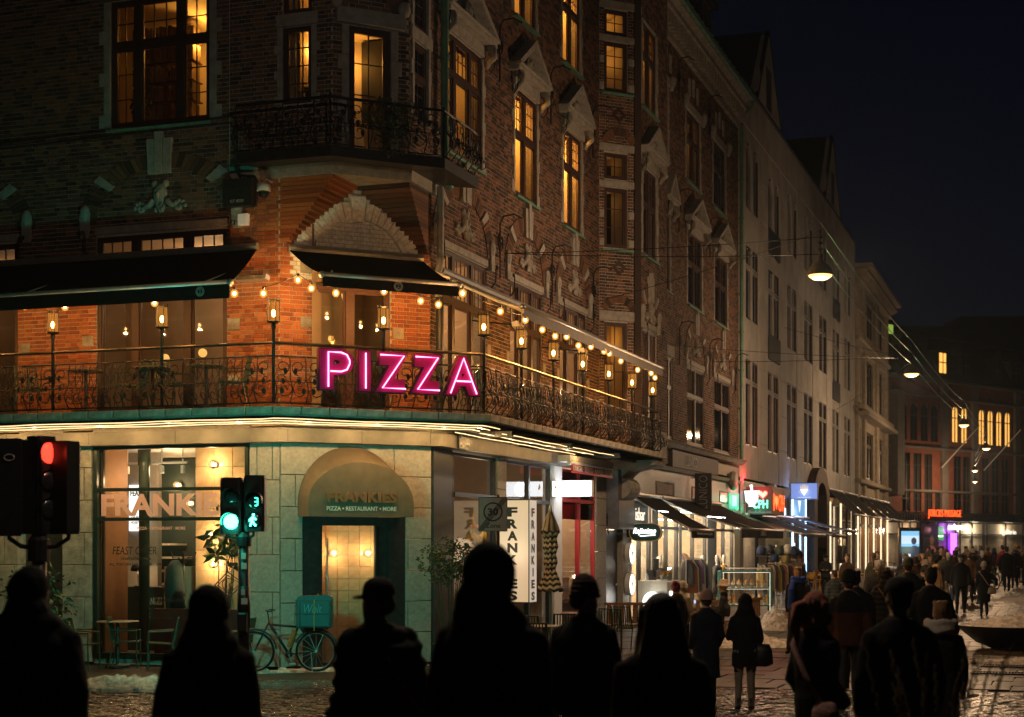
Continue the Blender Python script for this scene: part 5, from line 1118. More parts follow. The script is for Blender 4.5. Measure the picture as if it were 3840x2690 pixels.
def rnd_logo(t, o0, p, rz):
    lg = MB(); 
    for k in range(2): r_ = .075-.022*k; lg.tube([(r_*math.cos(a*PI/8), 0, r_*math.sin(a*PI/8)) for a in range(16)], .006, 4, closed=True)
    lg.tube([(-.02,0,-.03),(.02,0,-.02),(-.01,0,.0),(.02,0,.02),(-.02,0,.03)], .006, 4)
    obj('emblem', lg, mat('pale_print', (.4,.4,.4), .6), t, p-o0, rz)
t, c, d, o0 = awning('long black awning over the left side of the balcony', (FL.w(-9, -.1, 7.25), FL.w(-.38, -.1, 7.25)), (FL.w(-9, -1.6, 6.42), FL.w(-.08, -1.6, 6.42)), .26, m_aw, (.55, .94)); rnd_logo(t, o0, FL.w(-.62, -1.64, 6.29), FL.rz)
t, c, d, o0 = awning('short black awning over the corner balcony door', (FC.w(.12, -.1, 7.22), FC.w(2.62, -.1, 7.22)), (FC.w(.22, -1.55, 6.58), FC.w(2.68, -1.55, 6.58)), .20, m_aw, (.06, .94)); rnd_logo(t, o0, FC.w(1.55, -1.6, 6.47), FC.rz)
t, c, d, o0 = awning('grey awning with lit underside along the street side of the balcony', (FR.w(.2, -.12, 7.08), FR.w(10.9, -.12, 7.08)), (FR.w(.43, -1.6, 6.40), FR.w(10.95, -1.6, 6.40)), .20, m_grey_aw, (.05, .33, .62, .9))

# ------------------------------------------------------------------ festoon bulbs
m_halo = bpy.data.materials.new('amber_halo_shell'); t_ = NT(m_halo); t_.nodes.remove(t_.nodes['Principled BSDF'])  # orange halo of each bulb, put into an emissive see-through shell
n1, n2, n3 = t_.nodes.new('ShaderNodeBsdfTransparent'), t_.nodes.new('ShaderNodeEmission'), t_.nodes.new('ShaderNodeMixShader')
n2.inputs[0].default_value = (1, .40, .06, 1); n2.inputs[1].default_value = 1.6; n3.inputs[0].default_value = .55
t_.links.new(n1.outputs[0], n3.inputs[1]); t_.links.new(n2.outputs[0], n3.inputs[2]); t_.links.new(n3.outputs[0], t_.nodes['Material Output'].inputs[0])
m_cord = mat('black_cord', (.012,.012,.012), .6)
def festoon(label, bulbs, dz=.10):
    t = thing('festoon_lights', label, 'string lights', tuple(bulbs[0])); o0 = Vector(bulbs[0]); pts = []
    for i, p in enumerate(bulbs):
        p = Vector(p); pts.append(p+Vector((0,0,dz))-o0)
        if i < len(bulbs)-1: q = Vector(bulbs[i+1]); L_ = (q-p).length; pts += [p.lerp(q, f)+Vector((0,0,dz-.16*L_*f*(1-f)))-o0 for f in (.25, .5, .75)]
    obj('cord', MB().tube(pts, .008, 5), m_cord, t)
    bme = MB().ball((0,0,0), (.026,.026,.032), 10, 7).ball((0,0,0), (.062,.062,.070), 12, 9); bme.m = [0]*70+[1]*108; bme = bme.mesh('bulb', [m_bulb, m_halo], True); sme = MB().lathe([(.02,.04),(.024,.05),(.024,.10),(.008,.115),(0,.115)], 8).mesh('socket', m_black)
    for p in bulbs:
        b_ = obj('bulb', bme, None, t, Vector(p)-o0); obj('socket', sme, None, b_); lamp('bulb_light', b_, (0,0,-.08), 36, (1,.44,.11), .03)
    return t
festoon('string of round bulbs under the long left awning', [FL.w(-x, -1.5, z) for x, z in ((8.3,6.23),(7.2,6.25),(5.4,6.2),(4.12,6.24),(3.31,6.19),(2.53,6.25),(1.56,6.17),(.06,6.25))])
festoon('looped string of bulbs across the brick corner to the corner awning', [FC.w(x, -1.3, z) for x, z in ((-.70,6.24),(-.11,6.50),(.12,6.38),(.55,6.33),(1.41,6.42),(2.08,6.30),(2.41,6.26))])
festoon('string of bulbs along the grey awning beside the street', [FR.w(x, -1.6, z) for x, z in ((-2.6,6.2),(-.76,6.16),(.59,6.19),(1.59,6.14),(2.39,6.12),(3.13,6.2),(3.94,6.12),(4.84,6.2),(5.83,6.22),(6.25,6.22),(7.19,6.16),(8.66,6.12),(9.93,6.17),(10.3,6.1))])
# ------------------------------------------------------------------ candle lanterns on the balcony rail
g_amber = bpy.data.materials.new('amber_lantern_glass'); t_ = NT(g_amber); t_.nodes.remove(t_.nodes['Principled BSDF'])
n1, n2, n3 = t_.nodes.new('ShaderNodeBsdfTransparent'), t_.nodes.new('ShaderNodeEmission'), t_.nodes.new('ShaderNodeMixShader')
n1.inputs[0].default_value = (1, .82, .5, 1); n2.inputs[0].default_value = (1, .42, .08, 1); n2.inputs[1].default_value = .9; n3.inputs[0].default_value = .25
t_.links.new(n1.outputs[0], n3.inputs[1]); t_.links.new(n2.outputs[0], n3.inputs[2]); t_.links.new(n3.outputs[0], t_.nodes['Material Output'].inputs[0])
L0 = None
def lantern(p, lb_):
    global L0
    if L0 is None:
        L0 = thing('rail_lantern', lb_, 'lantern', tuple(p), group='lanterns on the balcony rail')
        obj('post', MB().tube([(0,0,0),(0,0,1.20),(0,0,1.26),(0,0,1.32)], [.028,.028,.045,.03], 10), m_iron, L0, smooth=True)
        ct_ = MB()
        for k in range(6): a = k*PI/3; ct_.tube([(.095*math.cos(a), .095*math.sin(a), 1.33), (.095*math.cos(a), .095*math.sin(a), 1.73)], .008, 4)
        for z, r_ in ((1.33, .105), (1.68, .098)): ct_.tube([(r_*math.cos(k*PI/3), r_*math.sin(k*PI/3), z) for k in range(6)], .010, 4, closed=True)
        ct_.lathe([(0,1.31),(.1,1.33),(.1,1.345),(0,1.35)], 6); obj('cage', ct_, m_iron, L0)
        pm_ = MB()
        for k in range(6):
            a, b = k*PI/3, (k+1)*PI/3; pm_.quad((.09*math.cos(a),.09*math.sin(a),1.345),(.09*math.cos(b),.09*math.sin(b),1.345),(.09*math.cos(b),.09*math.sin(b),1.68),(.09*math.cos(a),.09*math.sin(a),1.68))
        obj('glass', pm_, g_amber, L0); obj('bulb', MB().ball((0,0,1.47), (.034,.034,.06), 10, 8), m_lbulb, L0, smooth=True); lamp('lantern_light', L0, (0,0,1.47), 34, (1,.52,.17), .035)
    else: copy_tree(L0, tuple(p), 0, lb_)
lantern(FL.w(-3.76, -1.2, 4.47), 'lit lantern on the balcony rail in front of the left brick pier')
lantern(FL.w(-1.6, -1.2, 4.47), 'lit lantern on the balcony rail before the wide left window')
q = bpath(1.2, 4.47)
lantern(q[1], 'lit lantern on the balcony rail corner left of the neon letters')
lantern(FC.w(1.44, -1.2, 4.47), 'lit lantern on the balcony rail behind the pink neon letters')
for i, (x, w_) in enumerate(((-.57, 'first'), (1.56, 'second'), (3.55, 'third'), (5.6, 'fourth'), (7.65, 'fifth'), (9.68, 'sixth'), (11.68, 'last'))):
    lantern(q[2] if i == 0 else FR.w(x, -1.2, 4.47), w_+' lit lantern along the street side balcony rail, counted from the corner')
# ------------------------------------------------------------------ LED strips below the balcony
def strip(label, path, seed, pw=0.0):
    r_ = random.Random(seed); pts = []
    for a, b in zip(path[:-1], path[1:]):
        n = max(2, int((b-a).length/.22))
        for i in range(n): pts.append(a.lerp(b, i/n)+Vector((0, 0, .005*math.sin(i*.55+seed)+r_.uniform(-.003, .003))))
    pts.append(path[-1]); o0 = pts[0]
    t = thing('led_strip', label, 'light strip', tuple(o0), group='light strips under the balcony'); obj('strip', MB().tube([p-o0 for p in pts], .009, 5), m_led, t)
    for a, b in zip(path[:-1], path[1:]):
        n = max(1, round((b-a).length/1.3))
        for i in range(n if pw else 0): lamp('strip_light', t, a.lerp(b, (i+.5)/n)-o0-Vector((0,0,.05)), pw, (1, .56, .20), .03)
    return t
e = bpath(1.06, 4.185); e2 = bpath(1.18, 4.215); e3 = bpath(.94, 4.16, xl=-5.2)
strip('upper warm light strip running round under the balcony', [e2[0], e2[1], e2[2], FR.w(.4, -1.18, 4.215)], 1)
strip('lower warm light strip running round under the balcony', [e[0], e[1], e[2], FR.w(.2, -1.06, 4.185)], 2, 44)
strip('short warm light strip under the corner of the balcony', [e3[0], e3[1], e3[2], FR.w(.0, -.94, 4.16)], 3)
for k, (o_, z, a, b) in enumerate(((1.05, 4.17, .9, 8.6), (.80, 4.15, .4, 7.8), (.55, 4.13, -.2, 7.2))): strip(['outer', 'middle', 'inner'][k]+' light strip under the street side of the balcony', [FR.w(a, -o_, z), FR.w((a+b)/2, -o_, z), FR.w(b, -o_, z)], 5+k, 7 if k == 1 else 0)
# ------------------------------------------------------------------ neon PIZZA letters on the balcony rail
m_mag = mat('magenta_letter_face', (.40,.010,.10), .35, var=.08); m_magd = mat('dark_letter_side', (.10,.01,.04), .5)
m_neon = emat('pink_neon', (1, .26, .62), 5); m_neon2 = emat('pink_neon_glow', (1, .04, .36), 2.2)
pz = thing('pizza_sign', 'large pink neon letters reading PIZZA fixed to the balcony rail', 'sign', tuple(FC.w(0, -1.42, 4.68)), FC.rz)
NE = {'P': [[(.24,.08),(.24,.90),(.60,.90),(.76,.85),(.84,.72),(.84,.64),(.76,.50),(.60,.45),(.30,.45)]], 'I': [[(.5,.08),(.5,.92)]], 'Z': [[(.14,.90),(.84,.90),(.20,.11),(.88,.11)]], 'A': [[(.14,.06),(.50,.92),(.86,.06)],[(.30,.36),(.70,.36)]]}
for ch, x0, x1 in (('P',.17,.79),('I',.86,1.09),('Z',1.15,1.76),('Z',1.79,2.38),('A',2.42,3.10)):
    w = x1-x0; h = .70
    bm_ = text_mesh(ch, w, h, .11, .075 if ch == 'P' else .11, 0, 'letter'); bm_.materials.clear(); bm_.materials.append(m_magd)
    if ch == 'I': bm_ = MB().box(0, w, -.11, 0, 0, h).mesh('letter', m_magd)
    l = obj('letter', bm_, None, pz, (x0, 0, 0))
    fm_ = text_mesh(ch, w-.03, h-.03, .02, .065 if ch == 'P' else .10, 0, 'face'); fm_.materials.clear(); fm_.materials.append(m_mag)
    if ch == 'I': fm_ = MB().box(0, w-.03, -.02, 0, 0, h-.03).mesh('face', m_mag)
    obj('face', fm_, None, l, (.015, -.112, .015))
    nb = MB()
    for st_ in NE[ch]: nb.tube([(p[0]*w, -.165, p[1]*h) for p in st_], .0125, 8)
    obj('tube', nb, m_neon, l, smooth=True)
    nb = MB()
    for st_ in NE[ch]: nb.tube([(p[0]*w, -.145, p[1]*h) for p in st_], .006, 6)
    obj('tube_glow', nb, m_neon2, l); lamp('neon_light', l, (w/2, -.32, h*.5), 1.0, (1, .05, .38), .2)
sp_ = MB()
for x in (.5, .97, 1.45, 2.1, 2.75): sp_.box(x-.012, x+.012, 0, .2, .3, .33)
obj('fixing', sp_, m_iron, pz)

# ------------------------------------------------------------------ traffic signals
g_grn = emat('green_signal', (.05,1,.62), 16); g_red = emat('red_signal', (1,.04,.02), 3.2); m_lens = mat('dark_lens', (.02,.025,.03), .15, spec=.8)
def casing(parent, w, h, d, z0, name='signal_head', loc=(0,0,0), rz=0.):
    mb = MB(); n = 6; c = .05
    pts = [(-w/2, d), (-w/2, c)]+[(-w/2+c-c*math.cos(k*PI/2/n), c-c*math.sin(k*PI/2/n)) for k in range(1, n)]+[(-w/2+c, 0), (w/2-c, 0)]+[(w/2-c+c*math.sin(k*PI/2/n), c-c*math.cos(k*PI/2/n)) for k in range(1, n)]+[(w/2, c), (w/2, d)]
    mb.prism(pts, 'z', z0+.03, z0+h-.03); mb.prism([(x*.95, y*.97+.004) for x, y in pts], 'z', z0, z0+.03); mb.prism([(x*.95, y*.97+.004) for x, y in pts], 'z', z0+h-.03, z0+h)
    return obj(name, mb, m_blackp, parent, loc, rz)
def visor(parent, x, z, r, d=.16):
    mb = MB(); n = 14
    a = [(x+r*math.cos(t), z+r*math.sin(t)) for t in [PI*(-.12)+PI*1.24*i/n for i in range(n+1)]]
    for i in range(n): mb.quad((a[i][0], 0, a[i][1]), (a[i+1][0], 0, a[i+1][1]), (a[i+1][0], -d, a[i+1][1]), (a[i][0], -d, a[i][1]))
    return obj('visor', mb, m_blackp, parent)
def lens(parent, x, z, r, m): return obj('lens', MB().lathe([(0,-.03),(r*.5,-.025),(r*.85,-.012),(r,0)], 18, (x, -.012, z), ax='y'), m, parent, smooth=True)
t2 = thing('traffic_light', 'traffic signal glowing green beside a pedestrian signal with walking figure and 3', 'traffic light', (-3.52, 21.0, gz(21)))
obj('pole', MB().tube([(0,0,0),(0,0,2.28)], .075, 14).tube([(0,0,1.05),(0,0,1.6)], .085, 14), m_blackp, t2, smooth=True)
br = MB(); br.tube([(0,0,2.2),(-.2,-.02,2.26),(-.2,-.02,2.34)], .02, 6); br.tube([(0,0,2.2),(.13,-.02,2.26),(.13,-.02,2.34)], .02, 6); br.lathe([(.0,2.1),(.1,2.12),(.1,2.24),(.05,2.3),(0,2.3)], 12); obj('bracket', br, m_blackp, t2)
h1 = casing(t2, .285, .74, .2, 2.28, loc=(-.165, -.06, 0)); h2 = casing(t2, .275, .74, .2, 2.31, loc=(.14, -.06, 0))
lens(h1, .01, 2.44, .098, g_grn); lens(h1, .01, 2.76, .09, m_lens); visor(h1, .01, 2.44, .115); visor(h1, .01, 2.76, .115)
lens(h2, .01, 2.70, .10, m_lens); lens(h2, .0, 2.46, .105, m_lens); visor(h2, .01, 2.72, .115)
wk = MB(); y = -.05
for p in ([(0,.055),(-.012,-.0)],[(-.012,0),(-.035,-.06),(-.04,-.075)],[(-.012,0),(.015,-.05),(.035,-.07)],[(0,.045),(-.035,.02),(-.045,-.01)],[(0,.045),(.03,.015),(.04,.02)]): wk.tube([(a, y, 2.455+b) for a, b in p], .012, 6)
wk.ball((.004, y, 2.53), .016, 8, 6); obj('walking_figure', wk, g_grn, h2)
sv = MB()
for a, b in (((.02,.05),(.055,.05)),((.02,.0),(.055,.0)),((.02,-.05),(.055,-.05)),((.058,.05),(.058,0)),((.058,0),(.058,-.05))): sv.tube([(a[0], y, 2.70+a[1]), (b[0], y, 2.70+b[1])], .006, 5)
obj('countdown_digit', sv, emat('green_signal_dim', (.05,1,.62), 6), h2); lamp('signal_light', h1, (.01, -.22, 2.44), 10, (.05,1,.62), .09); lamp('wall_tint_light', t2, (-.05, .34, 2.5), 500, (.06,1,.66), .12, 'SPOT', (PI/2, 0, .30), None, 1.9)  # green spot behind the pole is added to tint the corner wall teal
stk = MB()
for z, w_ in ((1.95,.04),(1.82,.05),(1.48,.03),(1.36,.06)): stk.box(-.02, w_, -.088, -.078, z, z+.08)
obj('sticker', stk, m_white, t2)
bx = obj('push_button', MB().cbox(-.06, .06, -.16, -.07, 1.0, 1.25, .02), m_steel, t2)
obj('added_rear_head', MB().cbox(-.13, .13, .10, .28, 2.3, 2.98, .02), m_blackp, t2); obj('added_rear_lens', MB().lathe([(.0,.03),(.1,.0)], 16, (0, .285, 2.44), ax='y'), g_grn, t2)  # unseen rear head and lens, added to carry the wall tint
t3 = thing('traffic_light_cluster', 'cluster of dark traffic signals on one pole with a glowing red light', 'traffic light', (-4.73, 16.0, gz(16)))
obj('pole', MB().tube([(0,0,0),(0,0,2.3)], .075, 14), m_blackp, t3, smooth=True)
br = MB(); br.lathe([(0,1.95),(.11,1.97),(.11,2.18),(.06,2.24),(0,2.24)], 12)
for x in (-.29, .30): br.tube([(0,0,2.1),(x*.6,-.02,2.12),(x,-.02,2.2),(x,-.02,2.26)], .024, 7)
obj('bracket', br, m_blackp, t3)
ha = casing(t3, .235, .97, .22, 2.22, loc=(-.28, .10, 0), rz=PI+.1); hb = casing(t3, .24, .98, .20, 2.24, loc=(.10, -.02, 0), rz=math.radians(52)); hc = casing(t3, .235, .93, .22, 2.24, loc=(.31, .14, 0), rz=PI-.5)
hd = casing(t3, .24, .94, .2, 2.24, loc=(-.02, .12, 0), rz=PI-.2)
for z, m in ((3.05, g_red), (2.77, m_lens), (2.49, m_lens)): lens(hb, 0, z, .105, m); visor(hb, 0, z, .118, .045)
obj('emblem', MB().tube([(.05*math.cos(k*PI/8), .235, 3.0+.03*math.sin(k*PI/8)) for k in range(16)], .005, 4, closed=True), mat('pale_print', (.4,.4,.4), .6), ha); lamp('red_light', hb, (0, -.2, 3.05), 1.0, (1,.05,.02), .09)

# ------------------------------------------------------------------ zone sign, light box column, parasol
zs = thing('zone_sign', 'cream square sign with a struck through 30 and the word Zone', 'road sign', (-.31, 26.0, 0), math.radians(2))
obj('post', MB().tube([(.08,.03,0),(.08,.03,2.95)], .035, 10), m_steel, zs, smooth=True)
m_sg = mat('sign_cream', (.80,.74,.62), .5, var=.08); m_sd = mat('sign_grey_print', (.09,.09,.085), .5)
obj('plate', MB().cbox(-.235, .235, -.02, .0, 2.35, 2.91, .008), m_sg, zs); fr_ = MB()
for a in ((-.235,.235,2.35,2.36),(-.235,.235,2.90,2.91),(-.235,-.225,2.35,2.91),(.225,.235,2.35,2.91)): fr_.box(a[0], a[1], -.03, -.0205, a[2], a[3])
fr_.tube([(.145*math.cos(k*PI/14), -.024, 2.67+.145*math.sin(k*PI/14)) for k in range(28)], .013, 5, closed=True)
for k in range(4): o_ = (k-1.5)*.026; fr_.tube([(-.21+o_, -.027, 2.37), (.20+o_, -.027, 2.895)], .0055, 4)
obj('marking', fr_, m_sd, zs); text('30', .17, .12, m_sd, zs, (-.085, -.022, 2.61), depth=.004, bold=.03); text('Zone', .24, .075, m_sd, zs, (-.12, -.022, 2.41), depth=.004, bold=.01)
FLB = Frame(FR.w(3.3, -.10), -FR.n)
lbx = thing('light_box_sign', 'tall lit column sign with the restaurant name in stacked black letters', 'sign', tuple(FLB.w(0, 0, .97)), FLB.rz)
m_lb1 = emat('light_box_warm', (1,.66,.38), .55, .5); m_lb2 = emat('light_box_pale', (1,.86,.70), .42, .5)
obj('face', MB().box(.02, .66, -.004, .0, .02, 2.05), m_lb1, lbx)
f2 = MB(); f2.quad((.67,.0,.02),(.67,.48,.02),(.67,.48,2.05),(.67,.0,2.05)); obj('side_face', f2, m_lb2, lbx)
obj('casing', MB().box(0, .665, .001, .5, 0, 2.07).box(0, .68, -.012, .0, 0, .025).box(0, .68, -.012, 0, 2.045, 2.07).box(.66, .68, -.012, .0, .025, 2.045).box(0, .018, -.012, 0, .025, 2.045), m_steel, lbx)
for i, ch in enumerate('FRANKIES'):
    z = 1.72-.238*i
    text(ch, .21 if ch != 'I' else .06, .19, m_blv, lbx, (.22+(.075 if ch == 'I' else 0), -.006, z), depth=.004, bold=.05)
    text(ch, .20 if ch != 'I' else .06, .17, mat('grey_vinyl', (.10,.095,.09), .5), lbx, (.674, .14+(.07 if ch == 'I' else 0), z), PI/2, depth=.004, bold=.04)
lamp('light_box_glow', lbx, (.35, -.35, 1.0), 7, (1,.7,.42), .3)
ps = thing('closed_parasol', 'closed parasol with black and cream stripes standing by the lit column sign', 'parasol', (.72, 30, 0))
mb = MB(); prof = []; nz = 30
for i in range(nz+1):
    z = 2.74-1.48*i/nz
    if z > 2.34: r_ = .03+.13*((2.74-z)/.4)**.8
    elif z > 1.62: r_ = .125-.03*((2.34-z)/.72)+.012*math.sin(z*22)
    else: r_ = .10+.12*((1.62-z)/.36)**1.1
    prof.append((r_, z))
n = 40
for i in range(nz):
    for k in range(n):
        def P_(j, q): r_, z = prof[j]; a = 2*PI*q/n; rr_ = r_*(1+.16*math.cos(a*8)+.05*math.cos(a*3+j)); return (rr_*math.cos(a), rr_*math.sin(a), z+.02*math.cos(a*8+.6))
        mb.cur = (1 if ((k//3) % 2) else 0) if prof[i][1] > 2.4 else (1 if (i % 2) else 0)
        mb.quad(P_(i, k), P_(i, (k+1) % n), P_(i+1, (k+1) % n), P_(i+1, k))
obj('cloth', mb, [mat('cream_stripe', (.50,.40,.26), .85, var=.15), mat('black_stripe', (.02,.02,.025), .85)], ps, smooth=True)
obj('pole', MB().tube([(0,0,.05),(0,0,2.72)], .024, 8).lathe([(.03,2.72),(.04,2.78),(.02,2.88),(0,2.9)], 10), m_alu, ps, smooth=True); obj('base', MB().lathe([(0,0),(.27,0),(.27,.06),(.05,.1),(0,.1)], 18), m_gran, ps)

# ------------------------------------------------------------------ noodle shop signs
FSB = Frame(FR.w(7.05, -.06), -FR.n)
sb = thing('lit_blade_sign', 'blank glowing white box sign sticking out beside the white post', 'sign', tuple(FSB.w(0, 0, 3.19)), FSB.rz)
obj('casing', MB().box(0, .92, .0, .14, 0, .36), m_white, sb); obj('lit_face', MB().box(.015, .905, -.006, -.001, .015, .345).box(.015, .905, .141, .146, .015, .345), emat('cool_white_sign', (.93,.97,1), 4.5), sb)
obj('horn_print', MB().prism([(.06,.20),(.09,.30),(.12,.18),(.10,.16)], 'y', -.012, -.007), mat('orange_print', (.7,.2,.02), .5), sb); lamp('blade_sign_light', sb, (.45, -.2, .17), 14, (.92,.96,1), .15); lamp('blade_sign_light', sb, (.45, .34, .17), 14, (.92,.96,1), .15)
nb_ = thing('noodle_banner', 'red folded awning with white words ONIGIRI BENTO RAMEN KATSU', 'awning', tuple(FR.w(6.9, -.55, 3.72)), FR.rz)
obj('cassette', MB().box(-.1, 3.5, .0, .5, .24, .38).tube([(-.1,.02,.22),(3.5,.02,.22)], .05, 8), m_white, nb_); obj('valance', MB().box(0, 3.4, -.01, .0, .0, .21), m_red, nb_); text('ONIGIRI · BENTO · RAMEN · KATSU', 3.2, .12, m_wv, nb_, (.1, -.014, .045), depth=.004, bold=.0)
rl_ = thing('red_paper_lantern', 'glowing red paper lantern with painted characters in the noodle shop window', 'lantern', tuple(FR.w(8.1, .35, 2.45)))
obj('paper', MB().lathe([(.07,0),(.14,.06)]+[(.165+.008*(i % 2), .1+.035*i) for i in range(12)]+[(.14,.54),(.07,.6)], 18), emat('red_lantern_paper', (1,.16,.03), 1.3), rl_, smooth=True)
mk = MB(); rr = random.Random(2)
for z in (.14,.26,.38,.48):
    for k in range(3): a = -1.9+rr.uniform(-.5, .5); mk.tube([(.178*math.cos(a-.22), .178*math.sin(a-.22), z+rr.uniform(-.03,.03)), (.182*math.cos(a), .182*math.sin(a), z+rr.uniform(-.03,.03)), (.178*math.cos(a+.25), .178*math.sin(a+.25), z+rr.uniform(-.03,.03))], .009, 4)
obj('painted_mark', mk, m_black, rl_)
# oval neon sign and round lit signs
FOV = Frame(FR.w(13.5, -.12), -FR.n)
ov = thing('oval_neon_sign', 'dark green oval sign with white neon script', 'sign', tuple(FOV.w(0, 0, 2.22)), FOV.rz)
def stadium(w, h, n=10): r_ = h/2; return [(w-r_+r_*math.sin(k*PI/n), r_-r_*math.cos(k*PI/n)) for k in range(n+1)]+[(r_-r_*math.sin(k*PI/n), r_+r_*math.cos(k*PI/n)) for k in range(n+1)]
obj('board', MB().prism(stadium(.86, .46), 'y', .0, .13), mat('dark_green_enamel', (.010,.040,.036), .35), ov); obj('rim', MB().tube([(x, .0, z) for x, z in stadium(.86, .46)], .012, 5, closed=True), mat('gold_rim', (.4,.26,.1), .35, metal=.6), ov)
text('Rajissimo', .60, .19, wn_, ov, (.12, -.03, .15), depth=.02, bold=-.008, shear=.35); obj('underline', MB().tube([(.30,-.03,.13),(.70,-.03,.16)], .010, 6), wn_, ov); obj('arm', MB().box(-.12, .0, .05, .08, .1, .36), m_iron, ov)
for z, lb_ in ((1.9, 'upper round glowing white sign on the pier by the green oval sign'), (1.1, 'lower round glowing white sign on the pier by the counter')):
    rs = thing('round_lit_sign', lb_, 'sign', tuple(FR.w(13.55, -.06, z)), FR.rz, 'round glowing signs')
    obj('drum', MB().lathe([(0,.0),(.29,0),(.29,-.12),(.27,-.13),(0,-.13)], 22, ax='y'), m_white, rs); obj('lit_face', MB().lathe([(0,-.14),(.26,-.135)], 22, ax='y'), emat('soft_white_disc', (1,.95,.85), 3.2), rs); obj('cone_mark', MB().prism([(-.1,.06),(.1,.06),(0,-.18)], 'y', -.15, -.141), mat('tan_mark', (.5,.35,.2), .6), rs)

# ------------------------------------------------------------------ shop awnings down the street
t, c, d, o0 = awning('small dark awning with a curled emblem above the lit counter', (FR.w(14.0, -.1, 3.42), FR.w(17.0, -.1, 3.42)), (FR.w(14.1, -1.6, 2.52), FR.w(17.0, -1.6, 2.52)), .22, m_aw, (.05, .95))
text('Homemade churros & gelato', 2.0, .11, mat('pale_print', (.4,.4,.4), .6), t, FR.w(14.7, -1.65, 2.36)-o0, FR.rz, depth=.004, bold=0)
lg = MB(); 
for k in range(5): lg.tube([(.5*math.cos(a)*(1-.15*k)+.2*k, .5*math.sin(a)*.4, 0) for a in [i*.45+k for i in range(9)]], .02, 4)
t, c, d, o0 = awning('long black awning with lit tubes beneath over the clothes shop', (FR.w(17.1, -.1, 3.42), FR.w(25.2, -.1, 3.42)), (FR.w(18.4, -2.1, 2.58), FR.w(25.6, -2.1, 2.58)), .26, m_aw, (.02, .35, .97))
text('LUNICO', .9, .16, mat('pale_print', (.4,.4,.4), .6), t, FR.w(21.3, -2.16, 2.40)-o0, FR.rz, depth=.004, bold=-.01)
tb = [(17.4, 19.6, .55, 3.06), (18.2, 20.8, 1.15, 2.92), (20.6, 23.6, .9, 2.90), (19.4, 21.6, 1.75, 2.62), (22.6, 24.6, 1.6, 2.62), (14.2, 15.3, .7, 3.0), (15.6, 16.4, 1.0, 2.75)]
tn = ['nearest white tube light under the long black awning', 'second white tube light under the long black awning', 'white tube light deep under the long black awning', 'low white tube light at the awning edge', 'far white tube light at the awning edge', 'short white tube light by the window board over the counter', 'short white tube light under the small dark awning']
for (a, b, o_, z), lb_ in zip(tb, tn):
    tt = thing('tube_light', lb_, 'light', tuple(FR.w(a, -o_, z)), FR.rz, 'tube lights under the awnings'); obj('tube', MB().tube([(0,0,0),(b-a,0,0)], .022, 8), m_tube, tt); obj('cap', MB().box(-.06, 0, -.03, .03, -.03, .03).box(b-a, b-a+.06, -.03, .03, -.03, .03), m_white, tt)
awning('dark green and black awning below the white mortar sign', (FR.w(29.4, -.1, 3.15), FR.w(35.8, -.1, 3.15)), (FR.w(30.2, -2.0, 2.50), FR.w(36.2, -2.0, 2.50)), .10, mat('green_black_canvas', (.012,.03,.02), .8, var=.3), (.03, .97))
awning('dark maroon awning over the clothes racks', (FR.w(36.0, -.1, 3.2), FR.w(40.2, -.1, 3.2)), (FR.w(36.4, -2.2, 2.50), FR.w(40.6, -2.2, 2.50)), .10, mat('maroon_canvas', (.05,.008,.016), .8, var=.3), (.03, .97))
awning('navy awning below the blue fries sign', (FR.w(40.3, -.1, 3.25), FR.w(44.6, -.1, 3.25)), (FR.w(40.6, -2.2, 2.72), FR.w(44.8, -2.2, 2.72)), .08, mat('navy_canvas', (.01,.014,.04), .8, var=.3), (.03, .97))
for i, (a, b) in enumerate(((50.2, 55.2), (56.0, 61.4), (62.6, 66.0), (66.6, 70.2), (70.7, 74.1), (74.7, 78.2))): awning(['first', 'second', 'third', 'fourth', 'fifth', 'last'][i]+' steep black awning in the row above the glowing shop windows', (FR.w(a, -.2, 4.75), FR.w(b, -.2, 4.75)), (FR.w(a, -1.45, 3.55), FR.w(b, -1.45, 3.55)), .06, m_aw, ())

# ------------------------------------------------------------------ signs by the pale building
FCP = Frame(FR.w(30.2, -.02), -FR.n)
cp = thing('heart_city_sign', 'dark box sign with red heart, green letters and orange neon I heart CPH', 'sign', tuple(FCP.w(0, 0, 3.2)), FCP.rz)
obj('casing', MB().box(0, .95, .0, 2.6, 0, 1.0), mat('sign_charcoal', (.03,.03,.032), .5), cp)
n_red = emat('red_heart_neon', (1,.03,.02), 3); n_grn = emat('mint_neon', (.15,1,.55), 3.5); n_or = emat('orange_red_neon', (1,.075,.012), 3)
def heart(cx, cz, s, y0, y1): return [(cx+s*.0625*16*math.sin(t)**3, cz+s*.0625*(13*math.cos(t)-5*math.cos(2*t)-2*math.cos(3*t)-math.cos(4*t))) for t in [2*PI*k/28 for k in range(28)]], y0, y1
pts, y0, y1 = heart(.62, .72, .17, -.03, -.005); obj('heart', MB().prism(pts[::-1], 'y', y0, y1), emat('pink_white_heart', (1,.30,.22), 3.0), cp); obj('heart_rim', MB().tube([(x, -.03, z) for x, z in pts], .014, 5, closed=True), n_red, cp)
text('CPH', .56, .30, n_grn, cp, (.24, -.02, .22), depth=.02, bold=.02)
skl = MB()
xs = 0.04; rr = random.Random(9); pl = []
while xs < .9: h_ = rr.choice((.03,.05,.09,.04)); pl += [(xs,-.006,.05),(xs,-.006,.05+h_),(xs+.03,-.006,.05+h_),(xs+.03,-.006,.05)]; xs += .05
skl.tube(pl, .004, 4); obj('skyline_drawing', skl, emat('pale_outline', (.9,.8,.7), .5), cp)
